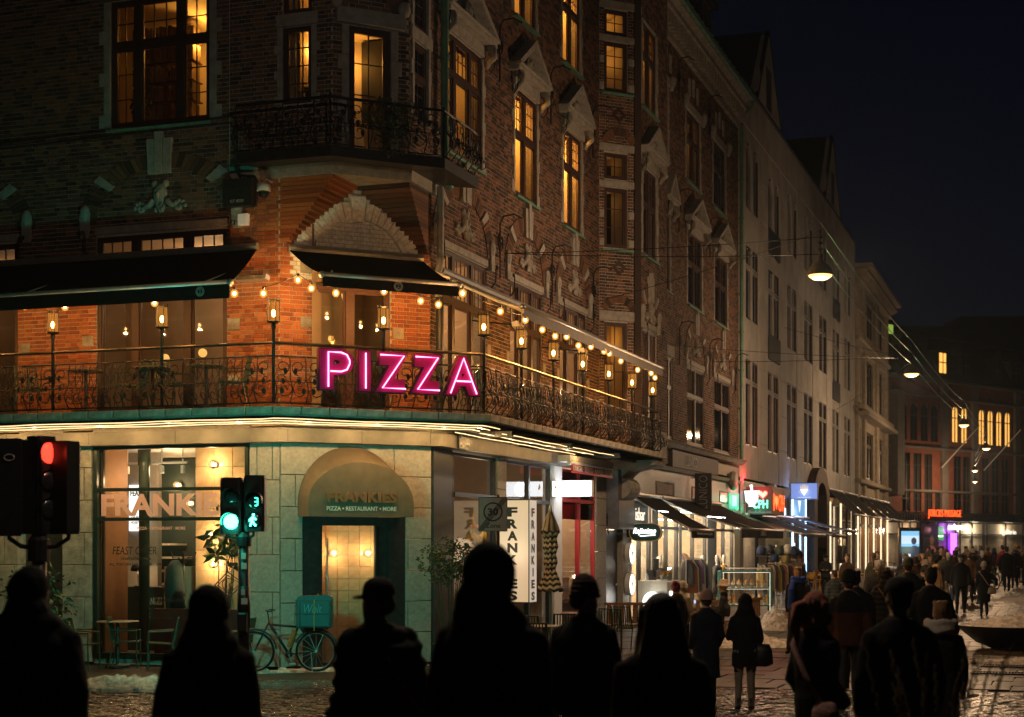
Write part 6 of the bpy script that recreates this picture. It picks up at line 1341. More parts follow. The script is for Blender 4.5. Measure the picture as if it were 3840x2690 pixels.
text('I', .12, .60, n_or, cp, (.965, .15, .14), PI/2, depth=.02, bold=.0); pts, y0, y1 = heart(0, 0, .36, -.02, 0); hs_ = obj('heart', MB().prism([(x, z*.75) for x, z in pts][::-1], 'y', -.02, 0), n_or, cp, (.965, .75, .48), PI/2); text('CPH', 1.25, .60, n_or, cp, (.965, 1.2, .14), PI/2, depth=.02, bold=-.01)
lamp('heart_sign_glow', cp, (.5, -.5, .9), 40, (1,.03,.02), .2); lamp('heart_sign_glow', cp, (1.3, 1.3, .5), 30, (1,.10,.03), .2); lamp('heart_wall_glow', cp, (.15, -.25, 1.25), 30, (1,.02,.03), .1); lamp('mint_glow', cp, (.4, -.4, .2), 12, (.1,1,.5), .2)
FMO = Frame(FR.w(29.55, -.02), -FR.n)
mo = thing('mortar_sign', 'glowing white bowl and pestle shaped sign next to a red heart', 'sign', tuple(FMO.w(0, 0, 3.42)), FMO.rz)
bowl = [(.06,.62),(.60,.62),(.56,.50),(.54,.25),(.42,.10),(.46,.04),(.20,.04),(.24,.10),(.10,.25),(.08,.50)]
obj('bowl', MB().prism(bowl, 'y', .0, .10), emat('white_sign_face', (1,.97,.95), 2.6), mo); obj('pestle', MB().tube([(.34,.05,.55),(.30,.05,.82)], [.035,.05], 8), emat('white_sign_face', (1,.97,.95), 2.6), mo); obj('outline', MB().tube([(x, -.01, z) for x, z in bowl], .012, 5, closed=True), mat('black_outline', (.02,.02,.02), .5), mo); obj('bracket', MB().box(-.0, .1, .04, .07, .15, .18).box(0, .1, .04, .07, .5, .53), m_iron, mo)
FKO = Frame(FR.w(40.0, -.05), -FR.n)
ko = thing('fries_blade_sign', 'blue lit box sign with a cone of fries sticking out of the wall', 'sign', tuple(FKO.w(0, 0, 4.0)), FKO.rz)
obj('casing', MB().box(0, 1.12, .0, .2, 0, .68), m_steel, ko); obj('lit_face', MB().box(.02, 1.10, -.006, -.001, .02, .66), emat('blue_violet_face', (.20,.30,.72), 1.0), ko)
obj('fries_cone', MB().prism([(.38,.42),(.74,.42),(.56,.14)], 'y', -.014, -.007), emat('white_cone', (1,1,1), 1.2), ko)
fy = MB()
for k in range(5): x = .42+.06*k; fy.prism([(x,.43),(x+.04,.43),(x+.04+.02*(k-2),.56+.03*(2-abs(k-2))),(x+.02*(k-2),.56+.03*(2-abs(k-2)))], 'y', -.014, -.007)
obj('fries', fy, emat('yellow_fries', (1,.7,.2), .9), ko); text('KONG FRIT', .44, .08, mat('gold_print', (.5,.35,.1), .5), ko, (.34, -.016, .26), depth=.004, bold=.01); text('DANISH BELGIAN FRIES', .56, .035, emat('white_cone', (1,1,1), 1.2), ko, (.28, -.01, .06), depth=.004, bold=.0); lamp('blue_sign_light', ko, (.55, -.3, .3), 25, (.35,.5,1), .2)
bp_ = thing('blue_lit_panel', 'bright pale blue panel with a white cone above the fries shop window', 'sign', tuple(FR.w(40.5, -.07, 3.3)), FR.rz)
obj('panel', MB().box(0, 3.4, 0, .05, 0, .78), emat('cyan_panel', (.16,.46,.85), .8), bp_); obj('cone_mark', MB().prism([(1.35,.70),(2.05,.70),(1.7,.2)], 'y', -.02, -.003), emat('white_cone', (1,1,1), 1.2), bp_)
bs = MB()
for x in (-.12, 3.45): bs.box(x, x+.07, -.03, .03, -2.6, .9)
obj('blue_strip', bs, emat('blue_strip_light', (.35,.6,1), 6), bp_); lamp('blue_panel_light', bp_, (1.7, -.6, .2), 35, (.4,.6,1), .3)
gw = thing('green_lit_window_sign', 'green glowing pharmacy style panel in the upper shop window', 'sign', tuple(FR.w(27.0, -.06, 3.35)), FR.rz); obj('panel', MB().box(0, 1.7, 0, .04, 0, .55), emat('green_panel', (.04,.55,.28), .9), gw); obj('mark', MB().box(.5, 1.2, -.012, -.001, .1, .45), emat('mint_neon', (.15,1,.55), 3.5), gw); lamp('green_panel_light', gw, (.8, -.4, .3), 10, (.1,1,.5), .2)
FUN = Frame(FR.w(21.2, -.05), -FR.n)
un = thing('hanging_shop_banner', 'tall black hanging sign with a vertical shop name, above the black awning', 'sign', tuple(FUN.w(0, 0, 3.15)), FUN.rz)
obj('board', MB().box(.1, .62, 0, .05, 0, 1.15), mat('banner_black', (.02,.02,.022), .5), un); tx = text('LUNICO', 1.0, .26, mat('banner_grey', (.30,.29,.27), .5), un, (.49, -.006, .08), 0, depth=.004, bold=-.012); tx.rotation_euler = (0, -PI/2, 0); obj('arm', MB().box(-.03, .12, .01, .04, 1.0, 1.03), m_iron, un)
cr2 = thing('carved_shop_sign', 'brown carved scroll shaped sign near the drainpipe', 'sign', tuple(FR.w(27.2, -.15, 4.3)), FR.rz); obj('scroll', MB().lathe([(0,-.08),(.30,-.08),(.34,0),(.30,.08),(0,.08)], 16, ax='y', sq=(1.6, 1)), m_fasc, cr2, smooth=True)

# ------------------------------------------------------------------ counter, case, clothes
g_case = glass('case_glass'); m_tealf = mat('teal_frame', (.05,.16,.15), .4, var=.15); m_gold = mat('fried_dough', (.55,.30,.07), .6, var=.4, scale=20, island=[(.7,.6,.5),(1.2,1.1,.9),(1,1,1)]); m_paper = mat('paper_cup', (.55,.58,.54), .7)
ct = thing('churros_counter', 'pale ribbed counter with lit ovals and a glass case of churros', 'counter', tuple(FR.w(14.3, -.95, 0)), FR.rz)
cb = MB(); cb.cbox(0, 1.35, .0, .8, 0, 1.18, .015)
for k in range(30): cb.box(.02+.044*k, .045+.044*k, -.012, .0, .05, 1.12)
for k in range(17): cb.box(-.012, .0, .02+.044*k, .045+.044*k, .05, 1.12)
obj('body', cb, mat('pale_wood_counter', (.42,.40,.33), .5, var=.12), ct); obj('lit_oval', MB().prism([(x+.1, z+.7) for x, z in stadium(.35, .20)], 'y', -.03, -.013).prism([(x+.75, z+.78) for x, z in stadium(.35, .20)], 'y', -.03, -.013), emat('soft_white_disc', (1,.95,.85), 3.2), ct)
obj('lit_disc', MB().lathe([(0,-.03),(.27,-.02)], 18, (-.0, .4, .62), ax='x', sq=(1,1)), emat('soft_white_disc', (1,.95,.85), 3.2), ct)
gc = MB(); gc.quad((0,0,1.18),(1.35,0,1.18),(1.35,0,1.52),(0,0,1.52)).quad((0,0,1.18),(0,.6,1.18),(0,.6,1.52),(0,0,1.52)).quad((0,0,1.52),(1.35,0,1.52),(1.35,.6,1.52),(0,.6,1.52)); obj('glass_case', gc, g_case, ct)
def cones(parent, x0, x1, y, z, n, seed, s=1.):
    a, b = MB(), MB(); r_ = random.Random(seed)
    for k in range(n):
        x = x0+(x1-x0)*(k+.5)/n; a.lathe([(.03*s,0),(.065*s,.12*s),(.0,.1*s)], 9, (x, y, z))
        for q in range(9): an_ = r_.uniform(0, 6.28); a2 = r_.uniform(.02, .07)*s; b.tube([(x+a2*.4*math.cos(an_), y+a2*.4*math.sin(an_), z+.08*s), (x+a2*math.cos(an_), y+a2*math.sin(an_), z+r_.uniform(.15, .24)*s)], .010*s, 5)
    obj('paper_cone', a, m_paper, parent); obj('churros', b, m_gold, parent)
cones(ct, .1, 1.25, .2, 1.2, 6, 1); obj('till', MB().cbox(.55, .85, .5, .7, 1.18, 1.45, .02).box(.5, .9, .45, .5, 1.45, 1.75), m_blackp, ct); lamp('case_light', ct, (.7, -.15, 1.55), 9, (1,.9,.75), .1); lamp('counter_light', ct, (-.35, .3, .8), 10, (1,.95,.85), .2)
dc = thing('display_case', 'teal framed glass display case lit inside with shelves of fried dough', 'display case', (6.4, 43.7, gz(43.7)))
fm_ = MB()
for x in (-.69, .69): 
    for y in (0, .5): fm_.box(x-.025, x+.025, y-.025, y+.025, 0, 1.41)
for z in (.03, .46, .93, 1.39): fm_.box(-.69, .69, -.02, .02, z-.02, z+.02); fm_.box(-.69, .69, .48, .52, z-.02, z+.02); fm_.box(-.71, -.67, 0, .5, z-.02, z+.02); fm_.box(.67, .71, 0, .5, z-.02, z+.02)
obj('frame', fm_, m_tealf, dc)
for z in (.47, .94): obj('shelf', MB().box(-.66, .66, .02, .48, z, z+.015), m_white, dc); cones(dc, -.6, .62, .2, z+.015, 7 if z > .9 else 4, int(z*10), .95)
fx = MB(); rr = random.Random(3)
for k in range(10): x = rr.uniform(-.6, .6); fx.tube([(x,.15,.5),(x+rr.uniform(-.05,.05),.2,.75)], .035, 6)
obj('churros_bag', fx, m_gold, dc); cd_ = MB()
for k in range(7): cd_.box(-.6+.18*k, -.5+.18*k, .05, .06, .955, 1.03); cd_.box(-.58+.18*k, -.49+.18*k, .05, .06, .485, .55)
obj('price_card', cd_, m_paper, dc); obj('glass_pane', MB().quad((-.67,-.015,.03),(.67,-.015,.03),(.67,-.015,1.38),(-.67,-.015,1.38)), g_case, dc)
tp = MB()
for z in (.91, 1.365): tp.box(-.64, .64, .07, .08, z-.008, z)
for x in (-.63, .64): tp.box(x-.004, x+.004, -.032, -.027, .06, 1.36)
obj('led_tape', tp, emat('case_led', (1,.9,.7), 2), dc); lamp('case_light', dc, (-.3, .25, 1.2), 5, (1,.82,.5), .08); lamp('case_light', dc, (.3, .25, .75), 5, (1,.82,.5), .08); obj('top_rail', MB().tube([(-.55,.25,1.48),(.7,.25,1.47)], .018, 6).box(-.5,-.48,.24,.26,1.4,1.48).box(.6,.62,.24,.26,1.4,1.47), m_white, dc)
cl = [mat('cloth_%d' % i, c_, .85, var=.25, scale=5, bump=.3, bscale=40) for i, c_ in enumerate([(.03,.03,.032),(.10,.07,.05),(.20,.06,.03),(.30,.22,.14),(.05,.07,.05),(.16,.10,.18),(.02,.03,.07),(.30,.05,.04),(.45,.42,.36),(.22,.16,.05)])]
def garment(parent, x, y, z, m, h=1.0, w=.42, rz=0.):
    mb = MB(); n, k_ = 12, 8; vs = []
    for j in range(k_+1):
        t = j/k_; hw = w/2*(.35+.65*min(1, t*4))*(1+.15*t); 
        for i in range(n): a = 2*PI*i/n; vs.append((.035*(1+t*.4)*math.cos(a)*(1+.25*math.sin(a*5+j)), hw*math.sin(a), -h*t))
    mb.add(vs, [(j*n+i, j*n+(i+1) % n, (j+1)*n+(i+1) % n, (j+1)*n+i) for j in range(k_) for i in range(n)]); return obj('garment', mb, m, parent, (x, y, z), rz, smooth=True)
def rack(label, loc, rz, w, z, seed, n):
    t = thing('clothes_rack', label, 'clothes rack', loc, rz, 'clothes racks outside the shops'); mb = MB()
    for x in (0, w): mb.tube([(x,0,0),(x,0,z)], .016, 6); mb.tube([(x,-.25,.05),(x,.25,.05)], .016, 6)
    mb.tube([(0,0,z),(w,0,z)], .016, 6); obj('rail', mb, m_alu, t); r_ = random.Random(seed)
    for k in range(n): garment(t, .06+(w-.12)*k/(n-1), 0, z-.03, r_.choice(cl), r_.uniform(.65, .95), r_.uniform(.38, .46), r_.uniform(-.3, .3))
    return t
rack('rack of dark coats hanging below the small dark awning', tuple(FR.w(17.6, -.7, 0)), FR.rz, 2.0, 1.72, 2, 11)
rack('crowded rack of brown and orange sweaters right of the glass case', (7.15, 46.5, gz(46.5)), math.radians(15), 1.5, 1.55, 5, 16)
rack('rack with purple and red clothes under the maroon awning', (8.5, 50.5, gz(50)), math.radians(60), 1.3, 1.6, 6, 12)
rack('clothes rack further back under the green awning', tuple(FR.w(31.5, -1.2, gz(57))), FR.rz, 3.0, 1.9, 7, 16)
rack('rail of pale and dark garments behind the clothes shop glass', tuple(FR.w(17.2, .5, .1)), FR.rz, 2.1, 1.7, 12, 13)
rack('rail of coats behind the middle clothes shop window', tuple(FR.w(20.2, .6, .1)), FR.rz, 3.0, 1.75, 13, 18)
rack('rail of bright clothes behind the far clothes shop window', tuple(FR.w(25.1, .6, .1)), FR.rz, 2.6, 1.75, 14, 16)
hw_ = thing('hat_stand', 'stand of knitted hats and a blue backpack above the clothes racks', 'hat stand', (8.0, 48.5, gz(48))); obj('pole', MB().tube([(0,0,0),(0,0,2.1)], .02, 6).tube([(-.6,0,1.75),(.7,0,1.75)], .012, 5), m_alu, hw_)
for k, (x, z, m) in enumerate(((-.45,1.9,6),(-.2,1.95,0),(.1,1.92,4),(.35,1.95,8),(.55,1.9,6),(-.05,1.7,6),(.3,1.66,9))): obj('hat', MB().lathe([(.14,-.12),(.15,0),(.12,.1),(.05,.16),(0,.17)], 10, (x, 0, z)), cl[m], hw_, smooth=True)
sg_ = thing('sunglasses_board', 'dark board of souvenirs and sunglasses beside the hats', 'display', tuple(FR.w(29.4, -.9, gz(55))), math.radians(10)); sbm = MB(); obj('board', MB().box(0, .9, 0, .06, .9, 2.0), m_black, sg_)
rr = random.Random(8)
for i in range(7):
    for k in range(8): sbm.box(.06+.115*i, .06+.115*i+.08, -.02, -.001, 1.0+.12*k, 1.0+.12*k+rr.uniform(.03, .07))
obj('souvenir', sbm, mat('souvenir_mix', (.5,.4,.3), .4, island=[(.2,.2,.2),(1,.8,.5),(.5,.3,.2),(1.2,1.2,1.2)]), sg_, kind='stuff'); obj('header', MB().box(0, .9, -.02, .05, 2.02, 2.3), m_fasc, sg_)
m_man = mat('mannequin_white', (.65,.62,.58), .35)
def mannequin(label, loc, coat, rz=0., sleeve=True):
    t = thing('mannequin', label, 'mannequin', loc, rz, 'shop mannequins'); obj('body', MB().lathe([(.10,.85),(.15,.95),(.12,1.12),(.16,1.32),(.19,1.42),(.06,1.5),(.05,1.56),(.085,1.62),(.09,1.72),(.06,1.80),(0,1.82)], 14, sq=(1, .72)).tube([(0,0,0),(0,0,.9)], .02, 6).lathe([(0,0),(.18,0),(.18,.02),(0,.03)], 14), m_man, t, smooth=True)
    mb = MB(); mb.lathe([(.22,.62),(.20,.9),(.17,1.12),(.20,1.34),(.21,1.42),(.10,1.50)], 14, sq=(1, .72))
    for s_ in (-1, 1): mb.tube([(s_*.2,0,1.42),(s_*.26,.02,1.15),(s_*.25,-.03,.85)], [.065,.055,.045], 8)
    obj('jacket', mb, coat, t, smooth=True); return t
mannequin('mannequin in a plastic wrapped coat behind the counter window', tuple(FR.w(16.4, -.2, 0)), cl[0]); mannequin('mannequin in a black tailored jacket by the clothes shop door', tuple(FR.w(21.4, -.8, 0)), cl[0], FR.rz); mannequin('mannequin in a gold sequined top right of the black jacket', tuple(FR.w(22.9, -.7, 0)), mat('gold_sequin', (.4,.25,.06), .35, metal=.3), FR.rz); mannequin('mannequin in a silvery coat left of the black jacket', tuple(FR.w(20.2, -.6, 0)), mat('silver_coat', (.25,.22,.20), .4, bump=.5), FR.rz)
for i, t_ in enumerate((51.9, 53.8)): mannequin(['black coat on the nearer mannequin in the glowing amber window', 'black coat on the farther mannequin in the glowing amber window'][i], tuple(FR.w(t_, -.5, gz(78)+.3)), cl[0], FR.rz)

# ------------------------------------------------------------------ cafe furniture
m_chg = mat('green_chair_metal', (.030,.050,.028), .4, var=.2); m_yel = mat('yellow_chair_plastic', (.62,.30,.01), .4); m_slatw = mat('bench_wood', (.20,.10,.045), .55, var=.35, scale=6)
CH = {}
def chair_parts(root, m):
    st = MB().box(-.018, .018, -.22, .22, .44, .452)
    for k in range(9): x = -.20+.05*k; obj('seat_slat', MB().tube([(x,-.23,.455),(x,.0,.44),(x,.19,.425),(x,.24,.47),(x,.30,.86)], .011, 5), m, root)
    for x in (-.23, .23): obj('leg', MB().tube([(x,-.21,0),(x,-.20,.44),(x,-.20,.64),(x,.22,.66)], .013, 6), m, root); obj('leg', MB().tube([(x,.28,0),(x,.20,.43),(x,.23,.5),(x*.95,.30,.87)], .013, 6), m, root)
    obj('back_rail', MB().tube([(-.22,.30,.87),(.22,.30,.87)], .015, 6).tube([(-.22,.245,.5),(.22,.245,.5)], .010, 5), m, root); obj('seat_frame', MB().tube([(-.22,-.21,.445),(.22,-.21,.445)], .012, 5).tube([(-.22,.20,.43),(.22,.20,.43)], .012, 5), m, root)
def chair(label, loc, rz, kind='g', group=None):
    if kind in CH: return copy_tree(CH[kind], loc, rz, label)
    t = thing('slatted_chair' if kind == 'g' else 'yellow_chair', label, 'chair', loc, rz, group)
    if kind == 'g': chair_parts(t, m_chg)
    else:
        obj('seat', MB().lathe([(0,.44),(.2,.45),(.21,.47),(0,.475)], 14), m_yel, t)
        for x in (-.16, .16):
            for y in (-.16, .18): obj('leg', MB().tube([(x*1.2,y*1.2,0),(x,y,.45)], .016, 6), m_yel, t)
        obj('backrest', MB().tube([(-.17,.18,.45),(-.19,.22,.7),(-.12,.24,.82),(.12,.24,.82),(.19,.22,.7),(.17,.18,.45)], .02, 6).ball((0,.235,.68), (.15,.02,.12), 10, 6), m_yel, t, smooth=True)
    CH[kind] = t; return t
GG = 'green slatted cafe chairs'
for lb_, x, y, rz in (('green slatted chair turned to the right below the window drawing', -6.05, 27.55, math.radians(-80)), ('green slatted chair seen side on beside the round table', -6.72, 27.9, math.radians(95)), ('green slatted chair half hidden behind the leftmost dark figure', -7.30, 27.2, math.radians(80)),
    ('nearest green slatted terrace chair right of the hooded man', .42, 26.0, math.radians(165)), ('green slatted terrace chair at the near table, turned sideways', .95, 26.9, math.radians(-90)), ('green slatted chair in front of the lit column sign', .30, 28.6, math.radians(170)), ('green slatted chair under the closed parasol', .95, 29.4, math.radians(185)), ('green slatted chair near the wooden bench', 1.95, 31.8, math.radians(175)), ('farther green slatted chair by the black steel door', 2.35, 32.8, math.radians(150)), ('green slatted chair on the terrace by the red shop door', 1.35, 30.6, math.radians(-60)), ('green slatted chair left of the delivery bicycle', -4.75, 27.4, math.radians(-100))):
    chair(lb_, (x, y, gz(y)), rz, 'g', GG)
for lb_, x, y, rz in (('nearest yellow chair by the small tables up the street', 12.1, 64, 2.4), ('yellow chair right of the nearest yellow chair', 13.2, 65.5, -1.0), ('yellow chair behind the man with the cap', 12.9, 67, .5)): chair(lb_, (x, y, gz(y)), rz, 'y', 'yellow cafe chairs')
for lb_, x, o_, rz in (('dark balcony chair left of the wide first floor window', -4.6, .55, 1.2), ('dark balcony chair before the wide first floor window', -2.6, .6, -1.3), ('second dark balcony chair before the wide first floor window', -1.75, .55, 1.4), ('dark balcony chair by the brick corner', -.6, .6, -1.2)):
    p_ = FL.w(x, -o_, 4.46); chair(lb_, tuple(p_), FL.rz+rz, 'g', 'chairs on the balcony')
for lb_, x, o_ in (('dark balcony chair behind the railing past the pink letters', .9, .6), ('dark balcony chair halfway along the street side balcony', 4.4, .6), ('dark balcony chair near the far end of the balcony', 8.0, .6)):
    p_ = FR.w(x, -o_, 4.46); chair(lb_, tuple(p_), FR.rz+1.3, 'g', 'chairs on the balcony')
T0 = None
def table(label, loc, h=.74, r_=.38, m=None):
    t = thing('round_table', label, 'table', loc, 0, 'small cafe tables'); obj('tabletop', MB().lathe([(0,h-.02),(r_,h-.02),(r_+.008,h-.01),(r_,h),(0,h)], 24), m or m_fasc, t); obj('stem', MB().tube([(0,0,.02),(0,0,h-.02)], .03, 8), m_steel, t); obj('foot', MB().lathe([(0,0),(.22,0),(.22,.03),(.05,.05),(0,.05)], 16), m_steel, t); return t
for lb_, p_ in (('round table on the left end of the balcony', FL.w(-3.5, -.6, 4.46)), ('round table on the balcony before the wide window', FL.w(-2.15, -.6, 4.46)), ('round table on the balcony by the brick corner', FL.w(-1.1, -.6, 4.46)), ('round table on the street side balcony', FR.w(3.0, -.6, 4.46))): table(lb_, tuple(p_), .74, .33)
table('round metal table in front of the left restaurant window', (-6.9, 28.0, 0), .80, .36); table('small table among the green terrace chairs', (.55, 27.6, 0)); table('table with bottles near the red noodle shop', (1.4, 32.2, 0), .76, .42, m_slatw); table('small pale table by the yellow chairs', (12.7, 64.6, gz(64)), .74, .35, m_white); table('small table with napkin box further up the street', (14.2, 66, gz(66)), .74, .35, m_white)
bt = thing('sauce_bottles', 'cluster of dark sauce bottles on the wooden table', 'bottles', (1.4, 32.2, .76))
for k in range(5): obj('bottle', MB().lathe([(0,0),(.03,0),(.032,.12),(.012,.17),(.012,.22),(0,.22)], 9, (.07*math.cos(k*1.3), .07*math.sin(k*1.3), 0)), [m_black, m_red, m_white][k % 3], bt, smooth=True)
nk = thing('napkin_box', 'pale napkin box on the small far table', 'box', (14.2, 66, gz(66)+.74)); obj('box', MB().cbox(-.12, .12, -.1, .1, 0, .22, .02), m_white, nk)
BN0 = None
for lb_, x, y, rz in (('slatted wooden bench back in front of the black steel door', 2.6, 33.6, math.radians(10)), ('long slatted wooden bench before the clothes shop', 4.1, 35.2, math.radians(4)), ('slatted wooden bench end by the seated girl in the bucket hat', 5.4, 36.2, math.radians(60))):
    if BN0 is None:
        BN0 = thing('wooden_bench', lb_, 'bench', (x, y, gz(y)), rz, 'wooden benches on the street')
        for k in range(9): obj('back_slat', MB().cbox(-.62+.14*k, -.53+.14*k, .0, .025, .5, .88, .004), m_slatw, BN0)
        for k in range(4): obj('seat_slat', MB().cbox(-.68, .68, .05+.1*k, .13+.1*k, .42, .45, .004), m_slatw, BN0)
        for x_ in (-.6, .6):
            for y_ in (.04, .42): obj('leg', MB().box(x_-.03, x_+.03, y_-.03, y_+.03, 0, .42), m_slatw, BN0)
        obj('top_rail', MB().box(-.68, .68, -.01, .03, .86, .92), m_slatw, BN0)
    else: copy_tree(BN0, (x, y, gz(y)), rz, lb_)

# ------------------------------------------------------------------ bicycles and delivery bag
def bike(label, loc, rz):
    t = thing('bicycle', label, 'bicycle', loc, rz); m_fr = mat('bike_frame_black', (.015,.015,.018), .35)
    for x, nm in ((0, 'wheel'), (1.03, 'wheel')):
        w_ = obj('wheel', MB().tube([(.325*math.cos(k*PI/16), 0, .325*math.sin(k*PI/16)) for k in range(32)], .022, 6, closed=True), m_black, t, (x, 0, .35)); sp = MB()
        for k in range(16): a = k*PI/8; sp.tube([(0,.02*(-1)**k,0),(.315*math.cos(a),0,.315*math.sin(a))], .0025, 3)
        sp.tube([(0,-.05,0),(0,.05,0)], .02, 6); sp.tube([(.30*math.cos(k*PI/16),0,.30*math.sin(k*PI/16)) for k in range(32)], .008, 4, closed=True); obj('spokes', sp, m_alu, w_)
        obj('mudguard', MB().tube([(x+.37*math.cos(a), 0, .35+.37*math.sin(a)) for a in [.1+k*.24 for k in range(12)]], .018, 5), m_fr, t)
    fb = MB()
    for a, b, r_ in (((.25,0,.82),(.58,0,.30),.024),((.58,0,.30),(.74,0,.80),.020),((.27,0,.80),(.70,0,.76),.020),((.74,0,.78),(1.03,0,.35),.012),((.58,0,.30),(1.03,0,.35),.012),((.25,0,.85),(.0,0,.35),.018)): fb.tube([a, b], r_, 8)
    fb.tube([(.58,-.09,.30),(.58,.09,.30)], .06, 10); obj('frame', fb, m_fr, t, smooth=True)
    obj('battery', MB().tube([(.58,0,.42),(.68,0,.70)], .05, 10), mat('orange_battery', (.42,.10,.02), .5), t); obj('saddle', MB().ball((.80,0,.97), (.13,.07,.035), 10, 6).tube([(.74,0,.8),(.78,0,.96)], .014, 6), m_black, t, smooth=True)
    obj('handlebar', MB().tube([(.25,0,.82),(.22,0,1.02),(.22,-.25,1.04),(.32,-.28,1.03)], .012, 6).tube([(.22,0,1.02),(.22,.25,1.04),(.32,.28,1.03)], .012, 6), m_fr, t); obj('rear_rack', MB().tube([(.80,-.06,.74),(1.25,-.06,.74),(1.25,.06,.74),(.80,.06,.74)], .008, 5).tube([(1.22,.06,.74),(1.03,.06,.35)], .007, 4), m_fr, t)
    obj('pedal', MB().tube([(.58,-.1,.30),(.65,-.1,.16)], .012, 5).box(.6,.7,-.2,-.11,.14,.165), m_alu, t); obj('kickstand', MB().tube([(.95,-.03,.33),(.98,-.16,.0)], .010, 5), m_alu, t); return t
bk0 = bike('dark delivery bicycle with an orange battery parked by the corner wall', (-4.31, 26.75, 0), math.radians(3))
obj_l = text('batavus', .26, .06, m_wv, bk0.children[0], (0, 0, 0)) if False else None
bag = thing('delivery_bag', 'teal insulated delivery bag strapped on the bicycle rack', 'bag', (-3.34, 26.75, .755), math.radians(3)); m_tb = mat('teal_bag_cloth', (.012,.085,.10), .6, var=.2, bump=.3)
obj('body', MB().cbox(-.25, .34, -.24, .24, 0, .46, .03).prism([(-.25,.46),(-.22,.52),(.30,.55),(.34,.46)], 'y', -.22, .22), m_tb, bag); sb_ = MB()
for x in (-.20, .29): sb_.box(x, x+.03, -.252, .25, .0, .47)
sb_.box(-.26, .35, -.25, -.243, .22, .24); sb_.box(-.26, .35, -.25, -.243, .44, .47); obj('binding', sb_, m_black, bag); text('Wolt', .30, .14, mat('pale_teal_print', (.10,.24,.26), .6), bag, (-.12, -.255, .25), depth=.004, bold=0, shear=.3); obj('cord', MB().tube([(.05,-.26,-.05),(.05,-.265,.45),(.1,0,.56),(.1,.26,.45)], .008, 5), m_yel, bag); obj('grab_handle', MB().tube([(0,-.1,.52),(.02,-.1,.58),(.14,-.1,.585),(.16,-.1,.53)], .015, 6), m_black, bag)
copy_b = copy_tree(bk0, (17.2, 74, gz(74)), math.radians(40), 'dark bicycle leaning near the bright advertising screen'); copy_tree(bk0, (20.6, 68, gz(68)), math.radians(95), 'dark bicycle standing among the crowd far up the street')

# ------------------------------------------------------------------ plants
def leafy(label, loc, crown, nleaf, seed, stems, mt, nm='potted_shrub', ls=.09, pot=True, cat='plant'):
    t = thing(nm, label, cat, loc); r_ = random.Random(seed); mb = MB(); sm_ = MB(); cx, cy_, cz, rx, ry, rz_ = crown
    for k in range(nleaf):
        while True:
            p = Vector((r_.uniform(-1,1), r_.uniform(-1,1), r_.uniform(-1,1)))
            if p.length < 1 and p.length > .35 and mnoise.noise(p*2.3+Vector((seed,0,0))) > -.18: break
        c_ = Vector((cx+p.x*rx, cy_+p.y*ry, cz+p.z*rz_)); d = Vector((r_.gauss(0,1), r_.gauss(0,1), r_.gauss(-.2,.6))).normalized(); s_ = d.cross(Vector((r_.gauss(0,1), r_.gauss(0,1), r_.gauss(0,1)))).normalized(); L_ = ls*r_.uniform(.6, 1.3); nr = d.cross(s_)*L_*.12
        mb.add([c_, c_+d*L_*.4+s_*L_*.24+nr, c_+d*L_, c_+d*L_*.4-s_*L_*.24+nr, c_+d*L_*.45-nr*.6], [(0,1,4),(1,2,4),(2,3,4),(3,0,4)])
    for k in range(stems):
        a = r_.uniform(0, 6.28); e_ = Vector((cx+rx*.7*math.cos(a), cy_+ry*.7*math.sin(a), cz+rz_*r_.uniform(-.3, .6))); b_ = Vector((cx*.3+.05*math.cos(a), cy_*.3+.05*math.sin(a), .35 if pot else 0)); m1 = b_.lerp(e_, .5)+Vector((.04*math.cos(a), .04*math.sin(a), .08)); sm_.tube([b_, m1, e_], [.014,.010,.004], 5)
    obj('leaves', mb, mt, t, kind='stuff'); obj('stems', sm_, m_stem, t)
    if pot: obj('pot', MB().lathe([(0,0),(.22,0),(.27,.42),(.29,.44),(.25,.44),(.24,.38),(0,.37)], 18), m_steel, t, smooth=False)
    return t
leafy('potted shrub with glossy leaves beside the corner shop window', (-1.08, 27.4, 0), (0,0,1.85,.54,.5,.42), 900, 3, 16, m_leafd)
leafy('sparse leafy shrub at the left edge behind the dark figure', (-7.75, 25.3, 0), (.25,0,1.25,.65,.4,.62), 330, 6, 14, m_leafd, ls=.12)
iv = leafy('dark trailing ivy on the small upper balcony railing', tuple(FU.w(.75, -.72, 8.8)), (0,0,.62,.50,.16,.30), 520, 9, 0, m_leafd, 'trailing_ivy', .07, False)
lv2 = MB(); rr = random.Random(31)
for k in range(220):
    x = rr.gauss(0, .16); z = rr.uniform(-.15, .5); c_ = Vector((x*.9, -.10-rr.random()*.05, z)); d = Vector((rr.gauss(0,1), rr.gauss(-.4,.5), -1)).normalized()*.06; s_ = Vector((1,0,.2))*.016; lv2.quad(c_, c_+d*.5+s_, c_+d, c_+d*.5-s_)
obj('trailing_leaves', lv2, m_leafd, iv, kind='stuff')
for (fr, x, y, z, h, lb_) in ((FR, 1.85, .55, 9.5, .9, 'dark houseplant inside the large window left of the drainpipe'), (FL, .33, .5, 9.78, .35, 'houseplant on the sill of the small lit corner window'), (FL, -3.05, .5, 9.66, .7, 'houseplant at the left of the big lit window')): leafy(lb_, tuple(fr.w(x, y, z)), (0,0,h*.6,.22,.14,h*.45), 90, int(h*10), 5, m_leafd, 'houseplant', .12, False)
leafy('large leaved houseplant in the left restaurant window', tuple(FL.w(-1.72, 1.0, .3)), (.1,0,1.9,.28,.2,.55), 60, 14, 6, m_leafd, 'houseplant', .28, False)
gr = thing('ornamental_grass', 'tall dry ornamental grass stalks with seed heads, lower right', 'grass', (2.12, 8.0, gz(8))); rr = random.Random(12); mb = MB(); sd = MB()
